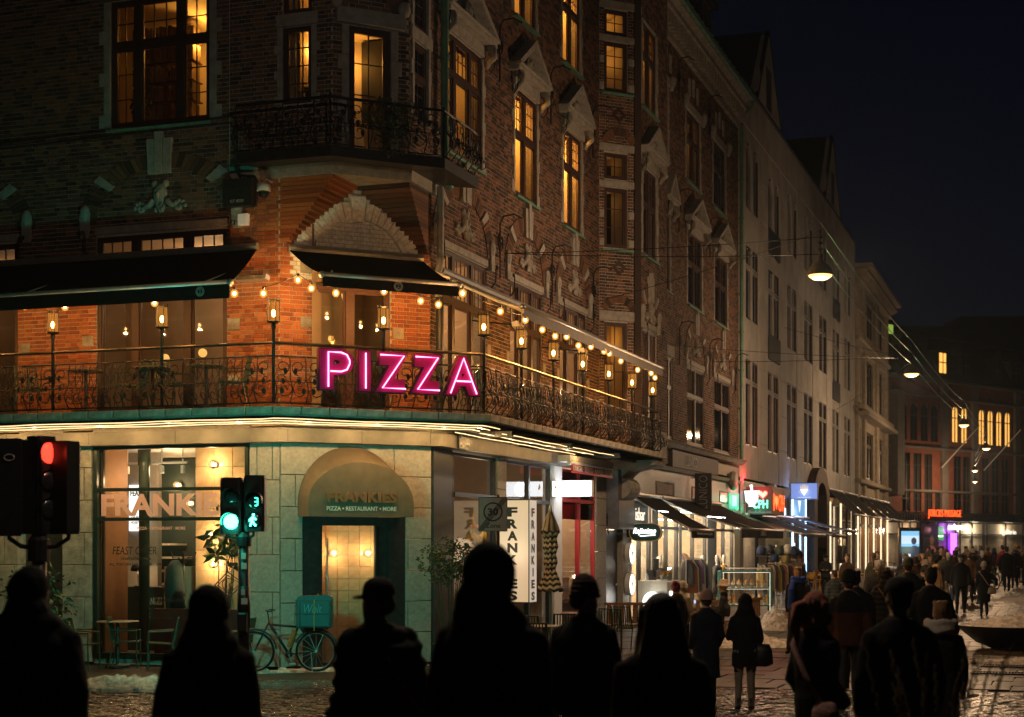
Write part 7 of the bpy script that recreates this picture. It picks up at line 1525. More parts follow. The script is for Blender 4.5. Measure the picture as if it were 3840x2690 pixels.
for k in range(64):
    a = rr.uniform(0, 6.28); b_ = Vector((.16*math.cos(a)*rr.random(), .16*math.sin(a)*rr.random(), .0)); h_ = rr.uniform(.7, 1.5); l_ = rr.uniform(-.28, .30)
    e_ = b_+Vector((l_, rr.uniform(-.15,.15), h_)); m1 = b_.lerp(e_, .6)+Vector((-l_*.2, 0, .05)); mb.tube([b_, m1, e_], [.004,.003,.0015], 4)
    if h_ > 1.25:
        for q in range(16): p_ = m1.lerp(e_, .35+.65*q/16); sd.ball((p_.x+rr.uniform(-.008,.008), p_.y, p_.z), (.006,.006,.012), 5, 4)
obj('stalks', mb, mat('dry_stalk', (.12,.085,.045), .7, var=.3), gr, kind='stuff'); obj('seed_heads', sd, mat('seed_head', (.30,.25,.18), .7), gr, kind='stuff'); obj('planter', MB().lathe([(0,0),(.34,0),(.40,.14),(.36,.14),(0,.12)], 18), m_steel, gr)
bw = thing('bowl_planter', 'wide black bowl planter in the street heaped with snow', 'planter', (10.45, 33.0, 0)); obj('bowl', MB().lathe([(0,.02),(.55,.0),(.85,.12),(1.12,.34),(1.26,.46),(1.28,.48),(1.22,.48),(1.0,.36),(0,.3)], 36), m_black, bw, smooth=True)
mb = MB(); n, m_ = 48, 16; vs = []
for j in range(m_+1):
    t = j/m_
    for i in range(n): a = 2*PI*i/n; x, y = 1.16*(1-t)*math.cos(a), 1.16*(1-t)*math.sin(a); vs.append((x, y, .43+.26*(1-(1-t)**2)*(.8+.5*mnoise.noise(Vector((x*2.2, y*2.2, 4))))+.09*mnoise.noise(Vector((x*8, y*8, 1)))*(1 if j else 0)))
mb.add(vs, [(j*n+i, j*n+(i+1) % n, (j+1)*n+(i+1) % n, (j+1)*n+i) for j in range(m_) for i in range(n)]); obj('snow', mb, m_snow, bw, smooth=True)
for lb_, x, y in (('nearer black drain grate in the wet paving at lower right', 8.15, 26.4), ('second black drain grate beside the nearer one', 8.75, 27.9)):
    gt = thing('drain_grate', lb_, 'drain grate', (x, y, gz(y)+.006), FR.rz+PI/2, 'drain grates'); obj('frame', MB().box(-.55,.55,-.2,-.16,0,.02).box(-.55,.55,.16,.2,0,.02).box(-.55,-.51,-.16,.16,0,.02).box(.51,.55,-.16,.16,0,.02), m_iron, gt); g2_ = MB()
    for k in range(20): g2_.box(-.49+.05*k, -.465+.05*k, -.16, .16, .0, .014)
    obj('bar', g2_, m_iron, gt, kind='stuff')

# ------------------------------------------------------------------ small fittings on the walls
for lb_, fr, x, o_, z, rz in (('silver patio heater tilted under the left awning', FL, -.32, .42, 6.68, 0), ('silver patio heater below the grey awning', FR, 2.2, .9, 6.32, .2), ('silver patio heater further along under the grey awning', FR, 6.6, .9, 6.32, .2)):
    ht = thing('patio_heater', lb_, 'heater', tuple(fr.w(x, -o_, z)), fr.rz+rz, 'patio heaters'); obj('housing', MB().prism([(-.08,-.03),(.06,-.05),(.08,.04),(-.05,.06)], 'x', -.30, .30), m_alu, ht); obj('reflector', MB().box(-.26, .26, -.088, -.081, -.025, .04), mat('heater_mirror', (.6,.45,.3), .2, metal=.9), ht); hb_ = MB()
    for k in range(3): hb_.tube([(-.25,-.095,-.012+.02*k),(.25,-.095,-.012+.02*k)], .003, 4)
    obj('element', hb_, m_alu, ht); obj('bracket', MB().tube([(0,.05,.02),(0,o_-.02,.12)], .014, 6), m_iron, ht)
cc = thing('security_camera', 'white dome security camera hanging under the upper balcony', 'camera', tuple(FL.w(-.15, -.32, 8.12)), FL.rz); obj('housing', MB().lathe([(0,.22),(.05,.2),(.11,.17),(.12,.06),(.10,.05),(0,.05)], 16), m_white, cc, smooth=True); obj('dome', MB().lathe([(.10,.05),(.085,-.02),(.05,-.06),(0,-.07)], 16), m_lens, cc, smooth=True); obj('arm', MB().tube([(0,0,.2),(0,.1,.28),(0,.31,.28)], .02, 6), m_white, cc)
eb = thing('junction_box', 'dark grey metal junction box under the upper balcony with the code GT 0230', 'electrical box', tuple(FL.w(-1.02, -.16, 7.99)), FL.rz); obj('box', MB().cbox(0, .56, 0, .15, 0, .49, .01), m_steel, eb); text('GT 0230', .26, .05, mat('pale_print', (.4,.4,.4), .6), eb, (.14, -.004, .07), depth=.004, bold=0); cd_ = MB().tube([(.5,.08,0),(.6,.08,.0),(.62,.08,.1),(.62,.08,.42),(.58,.08,.52),(.3,.08,.56),(.24,.08,.7),(.22,.1,1.5),(.1,.13,1.62),(-.3,.13,1.60),(-8,.14,1.50)], .016, 6); cd_.tube([(.3,.1,.5),(.18,.1,.7),(.16,.1,1.4),(.05,.13,1.5),(-.3,.13,1.5),(-8,.14,1.38)], .014, 6); obj('conduit', cd_, m_steel, eb)
wl2 = thing('wall_light_box', 'small pale square lamp box on the wall below the junction box', 'light', tuple(FL.w(-.78, -.05, 7.68)), FL.rz); obj('box', MB().cbox(0, .19, -.04, .05, 0, .20, .012), emat('dim_box', (1,.7,.45), .16, .6), wl2)
sn = thing('street_name_plate', 'small dark street name plate reading Nygade 6-2', 'sign', tuple(FR.w(.62, -.30, 3.92)), FR.rz); obj('plate', MB().cbox(0, .62, -.01, .0, -.02, .27, .004), m_green, sn); text('Strøget', .42, .075, m_wv, sn, (.10, -.014, .15), depth=.004, bold=.0); text('Nygade 6-2', .50, .075, m_wv, sn, (.06, -.014, .02), depth=.004, bold=.0)
ad = thing('advertising_screen', 'bright street advertising screen showing a bearded man under blue sky', 'screen', (21.9, 88, gz(88)), math.radians(4)); obj('casing', MB().cbox(-.62, .62, 0, .25, 0, 2.75, .02), m_black, ad)
obj('sky_picture', MB().box(-.5, .5, -.01, -.001, 1.7, 2.55), emat('screen_sky', (.25,.62,.95), 1.0), ad); obj('cloud_picture', MB().box(-.5, .5, -.013, -.0105, 1.85, 2.3), emat('screen_cloud', (.65,.85,1), 1.0), ad); obj('hedge_picture', MB().box(-.5, .5, -.014, -.0015, 1.35, 1.7), emat('screen_green', (.06,.14,.05), .5), ad); obj('text_panel_picture', MB().box(-.42, .18, -.015, -.002, .35, 1.3), emat('screen_white2', (.9,.95,1), 1.0), ad); mp = MB(); mp.ball((.20,-.02,2.0), (.15,.004,.2), 12, 8); mp.prism([(.0,.35),(.5,.35),(.5,1.55),(.35,1.75),(.12,1.75),(.02,1.4)], 'y', -.024, -.016); obj('man_picture', mp, emat('screen_dark', (.05,.06,.10), .5), ad); lamp('screen_light', ad, (0, -.6, 1.6), 30, (.7,.85,1), .4)
po = thing('shop_poster', 'large dark poster of a person in pink behind the advertising screen', 'poster', tuple(FF.w(5.7, -.5, .6)), FF.rz); obj('sheet', MB().box(0, 2.4, 0, .04, 0, 3.3), mat('poster_dark', (.03,.03,.035), .5), po); obj('figure_print', MB().prism([(.3,.0),(2.2,.0),(2.1,1.0),(1.5,1.4),(1.0,1.4),(.4,1.0)], 'y', -.02, -.002), mat('poster_pink', (.5,.2,.28), .6), po); obj('head_print', MB().ball((1.3,-.012,1.9), (.32,.005,.45), 12, 8), mat('poster_skin', (.25,.14,.10), .6), po)
# ------------------------------------------------------------------ people
SKIN = {'l': mat('skin_light', (.42,.25,.18), .55, var=.12, scale=12, bump=.1), 'd': mat('skin_tan', (.24,.13,.085), .55, var=.12, scale=12, bump=.1)}
CLO = {}
def cloth(c):
    k = tuple(round(q, 3) for q in c)
    if k not in CLO: CLO[k] = mat('fabric_%d' % len(CLO), c, .88, var=.28, scale=7, bump=.45, bscale=55, spec=.25)
    return CLO[k]
HAIRC = {'black': (.012,.010,.009), 'brown': (.05,.028,.014), 'blond': (.34,.22,.10), 'grey': (.34,.32,.30), 'red': (.42,.10,.06), 'ginger': (.22,.10,.035), 'pink': (.30,.06,.10)}
def hairm(c): return mat('hair_'+c, HAIRC[c], .55, var=.5, scale=40, bump=.8, bscale=90)
SHOE = mat('shoe_black', (.015,.014,.013), .5); SHOEW = mat('shoe_white', (.6,.55,.48), .5)
def ring_loft(mb, rings, n=18):
    vs = []
    for cx, cy_, z, a, b in rings:
        for k in range(n): t = 2*PI*k/n; vs.append((cx+a*math.cos(t)*abs(math.cos(t))**-.12 if abs(math.cos(t)) > .05 else cx+a*math.cos(t), cy_+b*math.sin(t), z))
    N = len(rings); fs = [(i*n+k, i*n+(k+1) % n, (i+1)*n+(k+1) % n, (i+1)*n+k) for i in range(N-1) for k in range(n)]
    fs += [tuple(range(n))[::-1], tuple((N-1)*n+k for k in range(n))]; mb.add(vs, fs)
def remeshed(mb, vox, it=3, fac=.5):
    me = mb.mesh('tmp', SHOE); o = bpy.data.objects.new('tmp', me); COL.objects.link(o)
    m = o.modifiers.new('r', 'REMESH'); m.mode = 'VOXEL'; m.voxel_size = vox; m.use_smooth_shade = True
    s_ = o.modifiers.new('s', 'SMOOTH'); s_.factor = fac; s_.iterations = it
    dg = bpy.context.evaluated_depsgraph_get(); out = bpy.data.meshes.new_from_object(o.evaluated_get(dg)); bpy.data.objects.remove(o); bpy.data.meshes.remove(me); out.materials.clear(); return out
def lerp3(a, b, t): return Vector(a).lerp(Vector(b), t)
def hand_geo(mb, w, d, side, s=1.):
    """palm, four bent fingers of different lengths and a thumb, at wrist w pointing along d"""
    d = Vector(d).normalized(); up = Vector((0, 1, .2)); sx = d.cross(up).normalized(); nrm = sx.cross(d)
    c = Vector(w)+d*.045; pts = [Vector(w), Vector(w)+d*.04, Vector(w)+d*.085]; mb.tube([tuple(p) for p in pts], [.024, .034, .030], 8)
    for i, L_ in enumerate((.068, .078, .072, .056)):
        b_ = Vector(w)+d*.08+sx*(.024-.016*i); k1 = b_+d*L_*.5+nrm*.006; k2 = k1+(d*.8+nrm*.6).normalized()*L_*.3; k3 = k2+(d*.4+nrm*.9).normalized()*L_*.25
        mb.tube([tuple(b_), tuple(k1), tuple(k2), tuple(k3)], [.0095, .009, .0085, .006], 6)
    t0 = Vector(w)+d*.03+sx*.028; t1 = t0+(d*.6+sx*.7+nrm*.3).normalized()*.04; t2_ = t1+(d*.9+nrm*.4).normalized()*.03; mb.tube([tuple(t0), tuple(t1), tuple(t2_)], [.012, .011, .008], 6)
NP = 0
def person(label, X, Y, H, f=0., coat='jacket', cc=(.014,.015,.018), tc=(.014,.015,.02), head='short', hc='brown', hatc=None, skin='l', arms='hang', walk=0., ph=1, bulk=1., ext=(), sit=False, turn=0., vox=None, shoes=None, group='people in the crowd', band=None):
    global NP
    NP += 1; near = Y < 26; vox = vox or (.016 if Y < 13 else .020 if Y < 40 else .026); k = H/1.75
    th_ = thing('person', label, 'person', (X, Y, gz(Y)), math.radians(f), group)
    T = []                                     # (MB, tag)
    def part(tg): m_ = MB(); T.append((m_, tg)); return m_
    hz = .90 if not sit else .52; dz = hz-.90
    # legs and shoes
    lg = part('t'); sh = part('s')
    for s_ in (-1, 1):
        a = walk*s_*ph
        hip = Vector((s_*.09, 0, .90+dz))
        if sit: kn = Vector((s_*.12, .42, .50)); an = Vector((s_*.13, .44, .09))
        else:
            kn = hip+Vector((s_*.005, math.sin(a)*.43+.02, -math.cos(a)*.43)); bend = a-(.35*walk/.4 if a < 0 else .08 if walk else .0)
            an = kn+Vector((s_*.01, math.sin(bend)*.40-.01, -math.cos(bend)*.40))
        lg.tube([hip, lerp3(hip, kn, .5), kn, lerp3(kn, an, .45), an], [.095, .080, .064, .060, .052], 12)
        toe = Vector((0, 1, 0)) if not (a < -.05) else Vector((0, .8, -.55))
        sh.tube([an+Vector((0,-.04,-.035)), an+Vector((0,.02,-.045)), an+toe*.10+Vector((0,0,-.055)), an+toe*.17+Vector((0,0,-.058))], [.040, .046, .042, .026], 10)
    # torso / coat
    c_ = part('c'); b = bulk
    hem = {'jacket': .80, 'puffer': .78, 'long': .46, 'longpuffer': .42, 'parka': .66}[coat]+dz*(.5 if sit else 1)
    if sit: hem = max(hem, .50)
    puff = 'puffer' in coat
    rg = []
    zs = np.linspace(hem, 1.50, 26)-0.
    for i, z in enumerate(zs):
        zz = (z-dz) if sit else z; t = zz
        if t < 1.0: a, bb = .185+.03*(1.0-t), .135+.025*(1.0-t)
        elif t < 1.25: a, bb = .18+.02*((t-1.0)/.25), .13+.01*((t-1.0)/.25)
        elif t < 1.34: a, bb = .20+.006*((t-1.25)/.09), .14
        else: q = min(1, (t-1.34)/.17); a, bb = .206-.128*q**1.15, .14-.065*q
        e = (1+.035*math.sin(i*2.1)) if puff and t < 1.42 else 1
        rg.append((0, .01*math.sin(t*3), z+(dz if sit else 0) if False else z, a*b*e, bb*b*e))
    if sit: rg = [(x, y, hem+(i/25)*(1.50+dz-hem), a, bb) for i, (x, y, z, a, bb) in enumerate(rg)]
    ring_loft(c_, rg)
    # arms
    SZ = 1.365+dz; hands = []
    for s_ in (-1, 1):
        mode = arms if isinstance(arms, str) else arms[0 if s_ < 0 else 1]
        S0 = Vector((s_*.160*b, 0, SZ)); sw = -walk*s_*ph*.8
        if mode == 'hang': E_ = S0+Vector((s_*.075*b, math.sin(sw)*.27-.02, -.285)); W_ = E_+Vector((-s_*.01, math.sin(sw)*.2+.06, -.24)); hd = (W_-E_)
        elif mode == 'pocket': E_ = S0+Vector((s_*.05*b, -.05, -.28)); W_ = S0+Vector((s_*.03, .13, -.46)); hd = None
        elif mode == 'phone': E_ = S0+Vector((s_*.07, .06, -.28)); W_ = S0+Vector((-s_*.06, .27, -.19)); hd = Vector((-s_*.3, .6, .45))
        elif mode == 'face': E_ = S0+Vector((s_*.10, .15, -.22)); W_ = Vector((s_*.04, .20, SZ+.10)); hd = Vector((-s_*.2, -.1, 1))
        elif mode == 'out': E_ = S0+Vector((s_*.22, -.02, -.2)); W_ = E_+Vector((s_*.02, .18, -.14)); hd = (W_-E_)
        elif mode == 'back': E_ = S0+Vector((s_*.14*b, -.12, -.24)); W_ = Vector((s_*.05, -.19*b, SZ-.42)); hd = None
        else: E_ = S0+Vector((s_*.07, .05, -.28)); W_ = Vector((-s_*.02, .24, SZ-.26)); hd = Vector((-s_*1, .2, .05))
        q = 1.15*b if puff else 1.0*b
        c_.tube([S0+Vector((-s_*.06, 0, .035)), S0, lerp3(S0, E_, .5), E_, lerp3(E_, W_, .5), W_], [.060*q, .072*q, .066*q, .058*q, .055*q, .047*q], 12)
        if hd is not None: hands.append((W_, hd, s_))
    # head and neck
    sk = part('k'); tz = 1.63+dz
    hx = math.sin(math.radians(turn)); hy = math.cos(math.radians(turn))
    R3 = Matrix.Rotation(math.radians(turn), 3, 'Z')
    def hp_(x, y, z): p = R3 @ Vector((x, y, 0)); return (p.x, p.y+.015, z+dz)
    sk.tube([(0, 0, 1.44+dz), (0, .01, 1.56+dz)], [.060, .054], 12)
    sk.ball(hp_(0, -.01, 1.645), (.077, .095 if abs(turn) < 40 else .09, .108), 16, 12); sk.ball(hp_(0, .032, 1.565), (.056, .062, .056), 12, 9); sk.ball(hp_(0, .088, 1.605), (.013, .022, .022), 8, 6); sk.ball(hp_(0, .055, 1.655), (.052, .040, .022), 10, 7); sk.ball(hp_(0, .080, 1.565), (.024, .016, .012), 8, 6); sk.ball(hp_(0, .078, 1.528), (.022, .018, .018), 8, 6)
    for s_ in (-1, 1): sk.ball(hp_(s_*.078, -.005, 1.615), (.012, .022, .032), 8, 6); sk.ball(hp_(s_*.045, .060, 1.595), (.022, .022, .020), 8, 6)
    if head in ('hood', 'furhood', 'hoodup'):
        c_.ball(hp_(0, -.02, 1.645), (.112, .125, .135), 16, 12); c_.ball(hp_(0, -.05, 1.53), (.13, .12, .10), 14, 10); c_.ball((0, -.02, 1.47+dz), (.15*b, .115*b, .07), 14, 8)
    else:
        cw = MB(); c_.tube([(.075*math.cos(2*PI*q/14), .06*math.sin(2*PI*q/14), 1.475+dz) for q in range(14)], .032 if puff else .024, 8, closed=True)
    allmb = MB(); src = []; tg = []
    for m_, t in T: allmb.add(m_.v, m_.f); src += m_.v; tg += [t]*len(m_.v)
    me = remeshed(allmb, vox)
    kd = kdtree.KDTree(len(src))
    for i, p in enumerate(src): kd.insert(p, i)
    kd.balance()
    slots = {'c': 0, 't': 1, 'k': 2, 's': 3, 'b': 4}
    me.materials.append(cloth(cc)); me.materials.append(cloth(tc)); me.materials.append(SKIN[skin]); me.materials.append(shoes or SHOE); me.materials.append(cloth(band or cc))
    n = len(me.vertices); co = np.empty(n*3); me.vertices.foreach_get('co', co); co = co.reshape(-1, 3); vt = [slots[tg[kd.find(p)[1]]] for p in co]
    nv = np.empty(n*3); me.vertices.foreach_get('normal', nv); nv = nv.reshape(-1, 3)
    am = .010 if not puff else .007
    for i in range(n):
        if vt[i] < 2:
            x, y, z = co[i]; w_ = mnoise.noise(Vector((x*9+NP, y*9, z*5)))*am+mnoise.noise(Vector((x*22, y*22, z*13+NP)))*am*.5
            if puff and vt[i] == 0: w_ += .010*math.sin(z*62)
            co[i] += nv[i]*w_
    mi = np.empty(len(me.polygons), int)
    for p in me.polygons:
        t = vt[p.vertices[0]]
        if band and t == 0 and co[p.vertices[0]][2] > 1.24+dz: t = 4
        mi[p.index] = t
    me.polygons.foreach_set('material_index', mi)
    co *= k; me.vertices.foreach_set('co', co.ravel()); me.polygons.foreach_set('use_smooth', [True]*len(me.polygons)); 
    if hands:
        bm = bmesh.new(); bm.from_mesh(me); hb = MB()
        for W_, hd, s_ in hands: hand_geo(hb, tuple(W_-Vector(hd).normalized()*.01), hd, s_)
        vs = [bm.verts.new(Vector(p)*k) for p in hb.v]
        for fc in hb.f:
            try: q = bm.faces.new([vs[i] for i in fc]); q.material_index = 2; q.smooth = True
            except ValueError: pass
        bm.to_mesh(me); bm.free()
    me.name = 'body'; me.update(); body = obj('body', me, None, th_)
    def sub(name, mb, m, remesh=0., smooth=True, ridge=0.):
        if remesh:
            me2 = remeshed(mb, remesh, 2); me2.materials.append(m); n2 = len(me2.vertices); c2_ = np.empty(n2*3); me2.vertices.foreach_get('co', c2_); c2_ = c2_.reshape(-1, 3)
            if ridge:
                for i in range(n2):
                    x, y, z = c2_[i]; a = math.atan2(y, x); r_ = 1+ridge*(math.sin(a*17+3*mnoise.noise(Vector((x*6, y*6, z*5+NP))))+.8*mnoise.noise(Vector((a*7, z*6, NP)))); c2_[i][0] = x*r_; c2_[i][1] = (y-.0)*r_
            me2.vertices.foreach_set('co', (c2_*k).ravel()); me2.polygons.foreach_set('use_smooth', [True]*len(me2.polygons)); me2.update(); me2.name = name; return obj(name, me2, None, th_)
        mb.v = [tuple(Vector(p)*k) for p in mb.v]; return obj(name, mb, m, th_, smooth=smooth)
    hv = .012 if Y < 30 else .018
    hm = hairm(hc)
    if head in ('short', 'grey', 'cap', 'flatcap', 'beanie', 'bun'):
        mb = MB(); mb.ball(hp_(0, -.022, 1.66), (.086, .098, .103), 14, 10); mb.ball(hp_(0, -.05, 1.61), (.075, .06, .075), 12, 8)
        if head == 'short': 
            for q in range(14): a = q*.45; mb.ball(hp_(.055*math.cos(a), .05*math.sin(a)-.01, 1.735+.012*math.sin(q*2)), (.035, .035, .025), 8, 6)
        if head == 'bun': mb.ball(hp_(0, -.11, 1.72), (.05, .05, .05), 10, 8)
        if head in ('beanie',) and hc in ('blond', 'brown') and 'longhair' in ext: ring_loft(mb, [(0, -.07, 1.66+dz-.03*q, .09+.004*q, .045) for q in range(12)])
        sub('hair', mb, hm, hv, ridge=.02)
    if head in ('long', 'ponytail', 'longcap'):
        mb = MB(); mb.ball(hp_(0, -.018, 1.662), (.096, .108, .112), 16, 12)
        L_ = 16 if head != 'ponytail' else 6
        for q in range(L_): z = 1.66-.026*q; w_ = .098+.006*min(q, 8); p = hp_(0, -.055-.004*q, z); mb.ball(p, (w_, .062, .05), 12, 8)
        for s_ in (-1, 1):
            for q in range(11 if head != 'ponytail' else 4): mb.ball(hp_(s_*(.092+.003*q), .01-.004*q, 1.66-.026*q), (.026, .045, .04), 8, 6)
        if head == 'ponytail': mb.tube([hp_(0, -.10, 1.68), hp_(0, -.17, 1.66), hp_(.02, -.20, 1.52), hp_(.04, -.18, 1.36)], [.03, .045, .045, .012], 8)
        sub('hair', mb, hm, hv, ridge=.035)
    hm2 = cloth(hatc or (.02,.02,.022))
    if head in ('beanie', 'pompom'):
        mb = MB(); rings = [(0, 0, 1.625, .100, .112), (0, 0, 1.665, .104, .116), (0, -.005, 1.70, .098, .110), (0, -.012, 1.745, .086, .094), (0, -.02, 1.78, .060, .064), (0, -.024, 1.80, .02, .02)]
        ring_loft(mb, [(0, -.01+y+.01, z+dz, a, bb) for x, y, z, a, bb in rings], 24); mb.tube([(.103*math.cos(2*PI*q/24), .115*math.sin(2*PI*q/24), 1.64+dz) for q in range(24)], .013, 6, closed=True); h_ = sub('beanie', mb, hm2)
        if 'stripes' in ext:
            sb_ = MB()
            for z, a, bb in ((1.675, .106, .118), (1.71, .097, .108), (1.745, .0875, .0955)): sb_.tube([(a*math.cos(2*PI*q/24), -.006+bb*math.sin(2*PI*q/24), z+dz) for q in range(24)], .006, 5, closed=True)
            sb_.v = [tuple(Vector(p)*k) for p in sb_.v]; obj('stripe', sb_, cloth((.18,.09,.08)), th_)
        if head == 'pompom': sub('pompom', MB().ball((0, -.02, 1.84+dz), .05, 10, 8), hm2)
    if head in ('cap', 'longcap', 'flatcap'):
        mb = MB(); ring_loft(mb, [(0, -.01, z+dz, a, bb) for z, a, bb in ((1.665, .098, .113), (1.70, .098, .112), (1.74, .086, .098), (1.768, .055, .062), (1.778, .012, .012))], 22)
        R_ = Matrix.Rotation(math.radians(turn), 3, 'Z'); pk = []
        for q in range(9): a = PI*(.12+.76*q/8); pk.append(R_ @ Vector((.10*math.cos(a), .10*math.sin(a)+.075*math.sin(a)**2, 0)))
        pi_ = [R_ @ Vector((.097*math.cos(PI*(.12+.76*q/8)), .10*math.sin(PI*(.12+.76*q/8)), 0)) for q in range(9)]
        zz = 1.672+dz
        for e in (0, -.012):
            for q in range(8): mb.quad((pi_[q].x, pi_[q].y, zz+e), (pi_[q+1].x, pi_[q+1].y, zz+e), (pk[q+1].x, pk[q+1].y, zz-.02+e), (pk[q].x, pk[q].y, zz-.02+e))
        sub('cap', mb, hm2)
    if head == 'bucket':
        mb = MB(); mb.lathe([(.135,1.655+dz),(.10,1.68+dz),(.095,1.75+dz),(.07,1.785+dz),(0,1.79+dz)], 20); mb.lathe([(.15,1.625+dz),(.155,1.65+dz),(.12,1.685+dz)], 20); sub('bucket_hat', mb, hm2)
    if head == 'furhood':
        mb = MB(); rr_ = random.Random(NP)
        for q in range(46):
            a = 2*PI*q/46; c0 = Vector(hp_(.118*math.cos(a), .05-.05*abs(math.sin(a)), 1.63+.14*math.sin(a)))
            for e in range(3): d_ = Vector((math.cos(a)+rr_.gauss(0,.4), rr_.gauss(-.2,.5), math.sin(a)+rr_.gauss(0,.4))).normalized()*.06; mb.tube([c0, c0+d_], [.012, .003], 4)
        sub('fur_trim', mb, mat('fur_tan', (.22,.13,.06), .9, var=.4), 0, False)
    if 'eyes' in ext or abs(((f+turn+180) % 360)-0) < 100 and False:
        ey = MB()
        for s_ in (-1, 1): ey.ball(hp_(s_*.032, .082, 1.628), (.011, .008, .007), 8, 6)
        sub('eyes', ey, mat('eye_dark', (.03,.02,.018), .2)); lp = MB().ball(hp_(0, .094, 1.566), (.022, .006, .006), 8, 5); sub('lips', lp, mat('lip', (.32,.12,.10), .5))
    if 'mask' in ext: sub('face_mask', MB().ball(hp_(0, .055, 1.56), (.062, .062, .06), 12, 9), cloth((.012,.012,.014)))
    sc_ = [e for e in ext if isinstance(e, tuple) and e[0] == 'scarf']
    if sc_:
        mb = MB(); w_ = sc_[0][2] if len(sc_[0]) > 2 else 1.
        for j, (r_, z) in enumerate(((.115, 1.49), (.125, 1.455), (.11, 1.53))): mb.tube([(r_*w_*math.cos(2*PI*q/18), r_*.9*w_*math.sin(2*PI*q/18), z+dz+.012*math.sin(q*1.3+j)) for q in range(18)], .036*w_, 8, closed=True)
        if 'scarftail' in ext: mb.tube([(.05, .12, 1.48+dz), (.07, .19*b, 1.3), (.06, .20*b, 1.1), (.08, .20*b, .92)], [.05, .07, .075, .07], 10); mb.tube([(-.06, -.11, 1.48+dz), (-.08, -.17*b, 1.3), (-.1, -.18*b, 1.1)], [.05, .07, .06], 10)
        sub('scarf', mb, cloth(sc_[0][1]), .014)
    for e in ext:
        if not isinstance(e, tuple): continue
        if e[0] == 'crossbag':
            mb = MB(); mb.tube([(-.13, .06, 1.44), (-.16, -.02, 1.46), (-.10, -.15*b, 1.36), (.05, -.165*b, 1.13), (.20*b, -.13, .90)], .016 if e[1][0] < .3 else .024, 6); sub('bag_strap', mb, cloth(e[1])); mb = MB(); ring_loft(mb, [(.22*b, -.13, .72, .11, .035), (.22*b, -.13, .75, .145, .05), (.22*b, -.13, .88, .13, .05), (.22*b, -.12, .95, .09, .03)], 14); sub('shoulder_bag', mb, cloth(e[1]), .014)
        if e[0] == 'tote':
            mb = MB(); 
            ring_loft(mb, [(.24*b, -.07, .66, .10, .05), (.26*b, -.07, .70, .15, .07), (.26*b, -.07, .90, .13, .06), (.25*b, -.06, 1.0, .10, .035)], 12); mb.tube([(.20*b, -.08, .98), (.17, -.13, 1.25), (.14, -.04, 1.46), (.17, .07, 1.3), (.22*b, .04, 1.0)], .013, 6); sub('tote_bag', mb, mat('shiny_black_leather', (.012,.013,.016), .3, var=.3, bump=.5, bscale=70), 0)
        if e[0] == 'backpack':
            mb = MB(); ring_loft(mb, [(0, -.20*b, .98, .12, .05), (0, -.22*b, 1.02, .15, .085), (0, -.22*b, 1.3, .145, .08), (0, -.20*b, 1.38, .10, .05)], 14); sub('backpack', mb, cloth(e[1]), .016)
        if e[0] == 'phone':
            W_, hd, s_ = hands[-1]; p = W_+Vector(hd).normalized()*.09; mb = MB().box(p.x-.036, p.x+.036, p.y-.004, p.y+.004, p.z-.04, p.z+.10); sub('phone', mb, m_blackp, 0, False); mb = MB().box(p.x-.033, p.x+.033, p.y-.006, p.y-.0045, p.z-.035, p.z+.095); sub('phone_screen', mb, emat('phone_glow', (.6,.75,1), 1.0), 0, False)
        if e[0] == 'headphones':
            mb = MB(); mb.tube([(.10*math.cos(PI*q/12), 0, 1.64+dz+.135*math.sin(PI*q/12)) for q in range(13)], .011, 6)
            for s_ in (-1, 1): mb.ball((s_*.10, 0, 1.62+dz), (.025, .042, .048), 10, 7)
            sub('headphones', mb, cloth(e[1]))
        if e[0] == 'glasses':
            mb = MB()
            for s_ in (-1, 1): mb.tube([(s_*.034+.026*math.cos(2*PI*q/12), .112, 1.628+dz+.020*math.sin(2*PI*q/12)) for q in range(12)], .0035, 4, closed=True)
            mb.tube([(-.01,.114,1.63+dz),(.01,.114,1.63+dz)], .003, 4); sub('glasses', mb, m_black)
    return th_
BLK = (.010,.011,.014); NAVY = (.012,.016,.030); CHAR = (.022,.022,.024); DBR = (.035,.022,.014)
FGp = 'dark figures waiting in the foreground'
# foreground silhouettes
person('dark blurred figure in a heavy coat at the far left edge', -2.72, 9.0, 1.80, 4, 'parka', BLK, head='hood', bulk=1.26, arms='pocket', group=FGp)
person('dark blurred figure in a hooded coat in front of the left shop window', -1.59, 8.4, 1.71, -6, 'parka', BLK, head='hood', bulk=1.12, arms='pocket', group=FGp)
person('dark figure in cap with the peak to the left and bulky jacket, before the bicycle', -.82, 9.8, 1.72, 35, 'puffer', BLK, head='cap', hc='black', bulk=1.22, arms=('pocket', 'hang'), turn=45, ext=(('crossbag', (.20,.09,.08)),), group=FGp)
person('tall dark hooded man in front of the lit column sign', -.095, 7.4, 1.93, -30, 'jacket', BLK, head='hood', bulk=1.14, arms='pocket', turn=-30, group=FGp)
person('dark figure in a striped knitted hat looking right', .50, 11.0, 1.70, -20, 'jacket', BLK, head='beanie', hc='brown', hatc=(.05,.03,.03), ext=('stripes',), bulk=1.05, turn=-50, group=FGp)
person('dark woman with long loose dark hair, large in the foreground centre', .745, 8.0, 1.69, 8, 'jacket', BLK, head='long', hc='black', bulk=1.08, arms='pocket', group=FGp)
person('woman with a red ponytail and black mask carrying a pale pink cross bag', 2.13, 11.2, 1.60, -55, 'long', BLK, head='ponytail', hc='red', bulk=1.0, arms='pocket', turn=-20, ext=('mask', ('crossbag', (.40,.22,.20))), group=FGp)
person('man in dark baseball cap and black coat seen from behind', 2.54, 10.5, 1.71, 5, 'jacket', BLK, head='cap', hc='brown', hatc=(.022,.018,.026), bulk=1.10, arms='hang', group=FGp)
